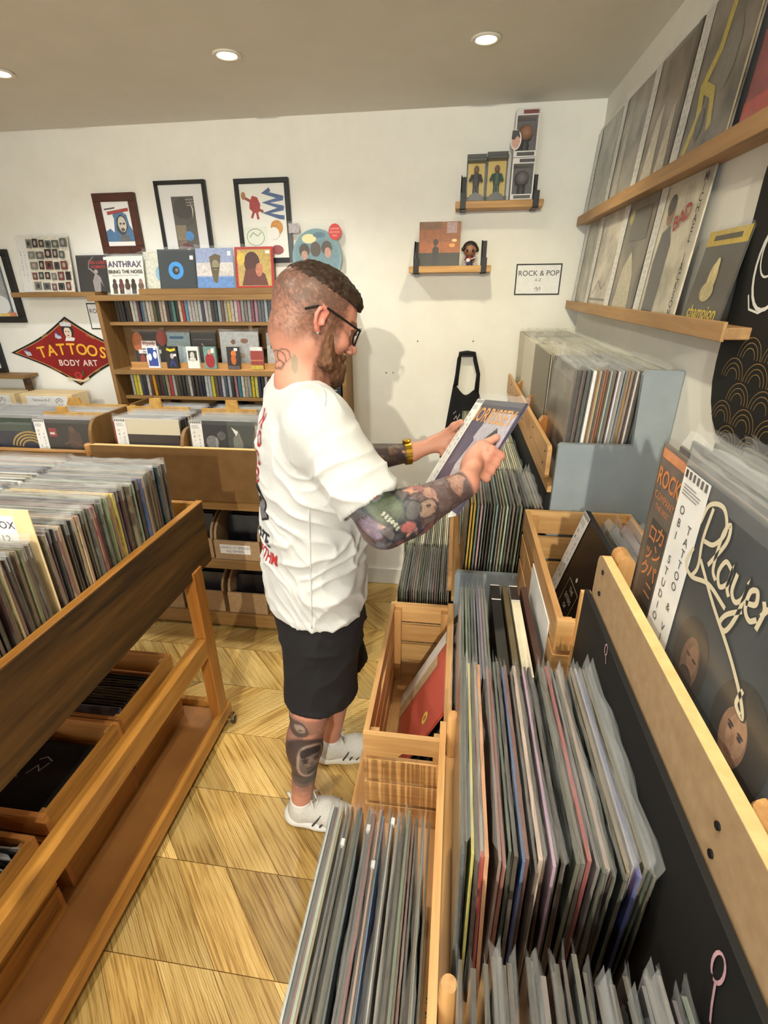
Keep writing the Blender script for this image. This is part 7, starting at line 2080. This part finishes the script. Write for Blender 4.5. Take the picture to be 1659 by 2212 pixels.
P0 = math.radians(2)
shirt_print('back_print_words', [shirt_text('NOTE', P0, 1.105, 0.052, 0.02, 3), shirt_text('RHYTHM', P0 + 0.16, 1.062, 0.040, 0.02, 3)], [(34, 32, 36), (176, 38, 40)])
blk_poly = [(-0.07, 0.02), (0.005, 0.05), (0.066, 0.015), (0.066, -0.035), (0.0, -0.06), (-0.07, -0.04)]
shirt_print('back_print_box', [shirt_poly(blk_poly, P0, 1.205, off=0.0020), shirt_poly([(p[0] * 0.9, p[1] * 0.9) for p in blk_poly], P0, 1.205, off=0.0026), shirt_poly([(-0.04, 0.02), (0.0, 0.045), (0.045, 0.018), (0.0, -0.008)], P0, 1.205, off=0.0032), shirt_poly([(-0.02, 0.02), (0.0, 0.03), (0.02, 0.02), (0.0, 0.008)], P0, 1.205, off=0.0038)], [(24, 24, 26), (112, 110, 114), (30, 28, 30), (228, 226, 226)])
shirt_print('back_print_letters', [shirt_text(ch, P0 + 0.20 - 0.05 * i, 1.415 - 0.048 * i, 0.055, 0.02, -20 + 8 * i) for i, ch in enumerate('HOOD')], [(168, 40, 44)] * 4)

def seam(name, pts, r):
    out = []
    for p, dv in pts:
        h = bvh.ray_cast(Vector(p + dv * 0.4), Vector(-dv))
        if h[0] is not None:
            out.append(np.array(h[0]) + dv * r * 0.2)
    if len(out) > 2:
        MB().tube(out, r, 6).build(name, cot, shirt, smooth=True)


rd = rv * 0.97 - fv * 0.2; rd /= np.linalg.norm(rd)
seam('side_seam', [(A3(-0.376, 1.18, z) - fv * (0.015 - 0.05 * (z - 0.9)), rd) for z in np.linspace(0.90, 1.24, 24)], 0.0022)
sd_ = rv * 0.8 + zv * 0.6
seam('shoulder_seam', [(NECK + rv * (0.05 + 0.012 * k) - zv * 0.05 + fv * (0.012 * math.sin(k * 0.3)), zv * 0.9 + rv * 0.44) for k in range(11)], 0.0020)
# ---- shorts ---------------------------------------------------------------
qf = Field((-0.60, 0.92, 0.46), (-0.14, 1.46, 1.02), 0.005)
qf.cone(A3(-0.376, 1.184, 0.98), A3(-0.376, 1.184, 0.84), 0.118, 0.126, k=0.02, ax=rv, sc=0.72)
hR2, kR2 = A3(-0.345, 1.128, 0.84), A3(-0.368, 1.112, 0.52); hL2, kL2 = A3(-0.412, 1.245, 0.84), A3(-0.330, 1.275, 0.52)
qf.cone(hR2, kR2, 0.116, 0.104, k=0.03); qf.cone(hL2, kL2, 0.114, 0.094, k=0.03)
nh = zv * 0.995 + A3(-0.03, 0.02, 0); qf.halfspace(nh, A3(-0.36, 1.14, 0.568) @ nh)
uR, uL = (hR2 - kR2) / np.linalg.norm(hR2 - kR2), (hL2 - kL2) / np.linalg.norm(hL2 - kL2)
qf.cone(kR2 - uR * 0.06, kR2 + uR * 0.07, 0.092, 0.090, k=0.004, op='cut'); qf.cone(kL2 - uL * 0.06, kL2 + uL * 0.07, 0.083, 0.083, k=0.004, op='cut')
Vq, Qq = qf.skin(); Vq = relax(Vq, Qq, 2, 0.5); Nq = normals(Vq, Qq)
pf, pz = (Vq - AX) @ fv, Vq[:, 2]; wob = vnoise(Vq, 8) * 2 + vnoise(Vq, 18)
Vq = Vq + Nq * (0.006 * ridge(18 * pz + 9 * pf + wob * 2) * sm(0.3, 0.6, vnoise(Vq + 4, 7)) + 0.005 * ridge(30 * pf - 12 * pz + wob * 2))[:, None]
navy_cloth = mottled('dark_shorts_cloth', srgb(13, 12, 16), srgb(20, 19, 24), 420, 0.85, 0.3, 0.0008)
sh_ = organic('shorts', Vq, Qq, navy_cloth, man)

# ---- socks and trainers ---------------------------------------------------
def shoe(heel, dr, name):
    d = np.array([dr[0], dr[1], 0.0]); d /= np.linalg.norm(d); s_ = np.array([d[1], -d[0], 0.0])
    F_ = lambda a, b, c: np.array([heel[0], heel[1], 0.0]) + d * a + s_ * b + zv * c
    uf = Field(F_(0.14, 0, 0.07) - 0.20, F_(0.14, 0, 0.07) + 0.20, 0.004)
    uf.cone(F_(0.050, 0, 0.045), F_(0.055, 0, 0.085), 0.044, 0.040, k=0.02)
    uf.cone(F_(0.060, 0, 0.055), F_(0.160, 0, 0.058), 0.044, 0.043, k=0.02); uf.cone(F_(0.160, 0, 0.052), F_(0.250, 0, 0.040), 0.044, 0.036, k=0.02)
    uf.cone(F_(0.062, 0, 0.120), F_(0.066, 0, 0.075), 0.037, 0.028, k=0.008, op='cut')
    uf.halfspace(zv, 0.020)
    V_, Q_ = uf.skin(); V_ = relax(V_, Q_, 1)
    N_ = normals(V_, Q_); V_ = V_ + N_ * ((vnoise(V_, 60) - 0.5) * 0.003)[:, None]
    up = organic(name, V_, Q_, mottled(name + '_knit', srgb(196, 194, 188), srgb(222, 220, 214), 300, 0.8, 0.3, 0.001), man)
    so = Field(F_(0.14, 0, 0.02) - 0.20, F_(0.14, 0, 0.02) + 0.20, 0.004)
    so.cone(F_(0.040, 0, 0.026), F_(0.120, 0, 0.020), 0.050, 0.044, k=0.02, ax=zv, sc=1.55); so.cone(F_(0.120, 0, 0.020), F_(0.215, 0, 0.018), 0.044, 0.048, k=0.02, ax=zv, sc=1.8); so.cone(F_(0.215, 0, 0.018), F_(0.252, 0, 0.020), 0.048, 0.040, k=0.02, ax=zv, sc=1.8)
    so.halfspace(zv, 0.0005)
    V2, Q2 = so.skin(); V2 = relax(V2, Q2, 1)
    organic('sole', V2, Q2, flat((232, 231, 228), 0.6), up)
    for k in range(3):
        a0 = 0.118 + 0.026 * k
        for sg in (-1, 1):
            pts = [F_(a0 - 0.012 + 0.030 * u, sg * (0.0455 - 0.010 * u ** 2), 0.034 + 0.046 * u) for u in (0, 0.25, 0.5, 0.75, 1.0)]
            MB().tube(pts, 0.0035, 6).build('stripe', flat((70, 70, 72), 0.6), up, smooth=True)
    for k in range(5):
        a0 = 0.110 + 0.020 * k; h0 = 0.104 - 0.006 * k
        MB().tube([F_(a0, -0.024, h0 - 0.012), F_(a0 + 0.005, -0.010, h0 - 0.001), F_(a0 + 0.006, 0.010, h0 - 0.001), F_(a0, 0.024, h0 - 0.012)], 0.0032, 6).build('lace', flat((224, 222, 216), 0.8), up, smooth=True)
    MB().tube([F_(0.112, 0, 0.104), F_(0.098, 0.018, 0.120), F_(0.112, 0.036, 0.106)], 0.003, 6).tube([F_(0.112, 0, 0.104), F_(0.096, -0.016, 0.122), F_(0.110, -0.034, 0.108)], 0.003, 6).build('lace_bow', flat((224, 222, 216), 0.8), up, smooth=True)
    MB().tube([F_(0.022, 0, 0.088), F_(0.014, 0, 0.104), F_(0.010, 0, 0.118)], 0.006, 8).build('heel_tab', flat((216, 214, 208), 0.8), up, smooth=True)
    return up, F_


shR_, FR = shoe((-0.510, 1.094), (1.0, -0.05), 'shoe')
shL_, FL = shoe((-0.470, 1.335), (0.985, 0.17), 'shoe')
for an, nm in ((anR, 'sock'), (anL, 'sock')):
    cf = Field(an - A3(0.07, 0.07, 0.09), an + A3(0.07, 0.07, 0.06), 0.004)
    cf.cone(an - zv * 0.05, an + zv * 0.004, 0.042, 0.0385, k=0.01); cf.halfspace(-zv, -(an[2] + 0.012))
    V3, Q3 = cf.skin(); organic(nm, V3, Q3, mottled('white_sock', srgb(226, 225, 222), srgb(238, 237, 235), 300, 0.9, 0.3, 0.001), man)

# ---- glasses, ear stud, bracelet -------------------------------------------
gl = MB()
for sg in (-1, 1):
    gl.tube([HL(0.101, sg * 0.066, 0.012), HL(0.060, sg * 0.074, 0.018), HL(0.004, sg * 0.083, 0.026), HL(-0.020, sg * 0.083, 0.022), HL(-0.046, sg * 0.078, 0.004)], 0.0029, 8)
rim_l = []
for sg in (-1, 1):
    gl.tube([HL(0.110 - 0.010 * abs(math.cos(a)) * (1 if sg * math.cos(a) > 0 else 0.2), sg * 0.036 + 0.027 * math.cos(a), -0.002 + 0.021 * math.sin(a)) for a in np.linspace(0, 2 * math.pi, 28, endpoint=False)], 0.0024, 8, closed=True)
gl.tube([HL(0.111, -0.010, 0.003), HL(0.116, 0, 0.007), HL(0.111, 0.010, 0.003)], 0.0024, 8)
gl.v = [tuple(p) for p in head_fit(gl.v)]
g_ = gl.build('glasses', flat((18, 17, 18), 0.3), man, smooth='auto')
for sg in (-1, 1):
    MB().add(head_fit([HL(0.109, sg * 0.036 + 0.026 * math.cos(a), -0.002 + 0.020 * math.sin(a)) for a in np.linspace(0, 2 * math.pi, 24, endpoint=False)]), [tuple(range(24))]).build('lens', M['glass'], g_, recalc=False)
MB().ball(head_fit([HL(0.000, 0.0860, -0.033)])[0], 0.0032, 8).build('ear_stud', M['chrome'], man, smooth=True)
dw = (wrL - elL) / np.linalg.norm(wrL - elL); wa = np.cross(dw, zv); wa /= np.linalg.norm(wa); wb = np.cross(wa, dw)
wc = wrL - dw * 0.012
gold = flat((212, 170, 62), 0.25, 1.0)
wt = MB()
for k in range(20):
    a0, a1 = 2 * math.pi * k / 20 + 0.02, 2 * math.pi * (k + 1) / 20 - 0.02
    ps = []
    for rr_ in (0.0335, 0.0375):
        for aa in (a0, a1):
            for hh in (-0.0095, 0.0095):
                ps.append(wc + dw * hh + (wa * math.cos(aa) + wb * math.sin(aa)) * rr_)
    wt.add(ps, [(0, 1, 3, 2), (4, 6, 7, 5), (0, 4, 5, 1), (2, 3, 7, 6), (0, 2, 6, 4), (1, 5, 7, 3)])
wo = wt.build('watch', gold, man)
MB().lathe([(0.0125, 0), (0.0135, 0.002), (0.0135, 0.006), (0.011, 0.0075)], wc + wb * 0.0365, wb, 20).build('watch_case', gold, wo, smooth='auto')

# ---- the record in his hands --------------------------------------------------
t = thing('vinyl_record', tuple(rD), 'purple record with gold lettering and white strip, held in the hands of the man', 'record')
Bf = B(rD, rw, rup)
c = MB().prism([(0, 0), (0.315, 0), (0.315, 0.315), (0, 0.315)], Bf, -0.004, 0.0).build('cover', mottled('purple_cover', srgb(58, 50, 80), srgb(92, 84, 112), 7, 0.3, 0, 0.001), t)
art('portrait', c, Bf, [('poly', [(0.16, 0.31), (0.30, 0.29), (0.31, 0.16), (0.26, 0.12), (0.20, 0.16), (0.13, 0.20)], (190, 184, 198)), ('poly', [(0.24, 0.24), (0.285, 0.20), (0.29, 0.14), (0.25, 0.10), (0.19, 0.12), (0.18, 0.17), (0.21, 0.21)], (46, 46, 58)), ('poly', [(0.12, 0.10), (0.15, 0.20), (0.19, 0.13), (0.26, 0.10), (0.27, 0.02), (0.18, 0.0), (0.14, 0.02)], (196, 186, 196)), ('poly', [(0.06, 0.0), (0.07, 0.10), (0.12, 0.12), (0.15, 0.03), (0.14, 0.0)], (60, 50, 86)), ('disc', 0.235, 0.175, 0.012, 0.006, (190, 190, 200)), ('rect', 0.056, 0.282, 0.315, 0.315, (60, 54, 74))], w=0.0003, step=0.0001)
letters(c, Bf, [('MORRISSEY', 0.162, 0.266, 0.062, (222, 160, 84), {'bold': 0.012, 'sx': 0.86})], w=0.0012)
obi(c, Bf, 0.0, 0.056, 0.0, 0.315, size=0.0135)
me = sleeve_mesh(777, 0.323, 0.333, 0.315, 0.008, 14, full=True)
so_ = bpy.data.objects.new('plastic_sleeve', me); COL.objects.link(so_); so_.parent = t
mm = Matrix.Identity(4)
cx_ = rw * 0.1575 - rn * 0.002
for i in range(3):
    mm[i][0], mm[i][1], mm[i][2], mm[i][3] = rw[i], -rn[i], rup[i], cx_[i]
so_.matrix_local = mm
# loose white paper hanging below the near hand
pq = edgeR(0.86) - rn * 0.004
MB().add([pq - rw * 0.05 + rup * 0.02, pq - rw * 0.005 + rup * 0.02, pq - rw * 0.002 - rup * 0.05, pq - rw * 0.04 - rup * 0.066], [(0, 1, 2, 3)]).build('inner_bag', M['white_card'], t, recalc=False)


# ================================================================== labels that tell look-alikes apart by colour and place in the row
def colour_name(o):
    import colorsys
    c = [max(0.0, v) for v in o.color[:3]]
    c = [12.92 * v if v <= 0.0031308 else 1.055 * v ** (1 / 2.4) - 0.055 for v in c]
    h, s_, v = colorsys.rgb_to_hsv(*c); h *= 360
    if v < 0.20:
        return 'black'
    if s_ < 0.16:
        return 'dark grey' if v < 0.36 else 'grey' if v < 0.58 else 'pale grey' if v < 0.82 else 'white'
    if h < 18 or h > 335:
        return 'dark red' if v < 0.5 else 'pink' if s_ < 0.45 else 'red'
    if h < 50:
        return 'dark brown' if v < 0.38 else 'brown' if v < 0.62 else 'cream' if s_ < 0.32 else 'tan' if s_ < 0.62 else 'orange'
    if h < 70:
        return 'olive' if v < 0.6 else 'pale yellow' if s_ < 0.4 else 'yellow'
    if h < 170:
        return 'dark green' if v < 0.45 else 'green'
    if h < 260:
        return 'dark blue' if v < 0.42 else 'blue-grey' if s_ < 0.34 else 'blue'
    return 'purple'


def ordinal(n):
    return '%d%s' % (n, 'th' if 10 <= n % 100 <= 20 else {1: 'st', 2: 'nd', 3: 'rd'}.get(n % 10, 'th'))


def relabel(group, axis, sign, text):
    ms = sorted([o for o in bpy.data.objects if o.get('group') == group and o.type == 'MESH'], key=lambda o: sign * o.location[axis])
    for i, o in enumerate(ms):
        o['label'] = colour_name(o) + ' ' + text.replace('#', ordinal(i + 1))


relabel('records in the middle tier beside the photographer', 0, 1, 'record, # from the rail in the nearest middle-tier bin')
relabel('records in the middle tier at the bottom edge of the picture', 0, 1, 'record, # from the left along the bottom edge of the picture')
relabel('records in the low tier beside the shoe', 0, 1, 'record, # from the aisle in the low bin beside the shoe')
relabel('records behind the front pair of the top tier', 0, 1, 'record in frilly sleeve, # behind the ROCK record')
relabel('records with visible spines in the top tier of the far rack', 0, 1, 'spine, # from the left above the blue-grey panel')
relabel('front records in the middle tier of the far rack', 0, 1, 'record, # from the left in the middle tier, far rack')
relabel('front records in the low tier of the far rack', 0, 1, 'record, # from the left right behind the low pine crate')
relabel('dark records leaning in the pine crate', 0, 1, 'record, # behind the leaning red record in the pine crate')
relabel('sleeved records leaning in the upper crate', 0, 1, 'record, # behind the black boxed record in the upper crate')
relabel('grey sleeves between the two crates', 0, 1, 'record, # from the left between the two pine crates')
relabel('records whose edges line the dark plank of the rolling browser', 1, -1, 'edged record, # from the far end behind the dark plank')
relabel('records in front of the cream price card', 1, -1, 'edged record, # in front of the cream price card')
relabel('records in the crate at the left picture edge', 1, -1, 'record, # from the back in the crate at the left edge')
relabel('records in the left bin of the back counter', 1, 1, 'record, # behind the cream and dark record on the counter')
relabel('records in the right bin of the back counter', 1, 1, 'record, # behind the black and white photo record')
relabel('cassettes on the upper row', 0, 1, 'cassette, # from the left on the upper row of the wall unit')
relabel('cassettes on the lower row', 0, 1, 'cassette, # from the left on the lower row of the wall unit')
relabel('singles in the crate under the browser', 1, 1, 'single, # from the front in the crate under the browser')
for wh in ('labelled box on the upper shelf', 'lower box beside the man', 'lower box behind the browser leg', 'half-hidden box on the upper shelf'):
    relabel('singles in the ' + wh, 1, 1, 'single, # from the front in the ' + wh)
for g_, txt in (('white price tags on sleeve tops in the low bin', 'small white price tag, # from the left over the low bin sleeves'), ('white price tags on sleeve tops in the middle tier', 'small white price tag, # from the left over the nearest bin sleeves')):
    for i, o in enumerate(sorted([o for o in bpy.data.objects if o.get('group') == g_], key=lambda o: o.location[0])):
        o['label'] = txt.replace('#', ordinal(i + 1))
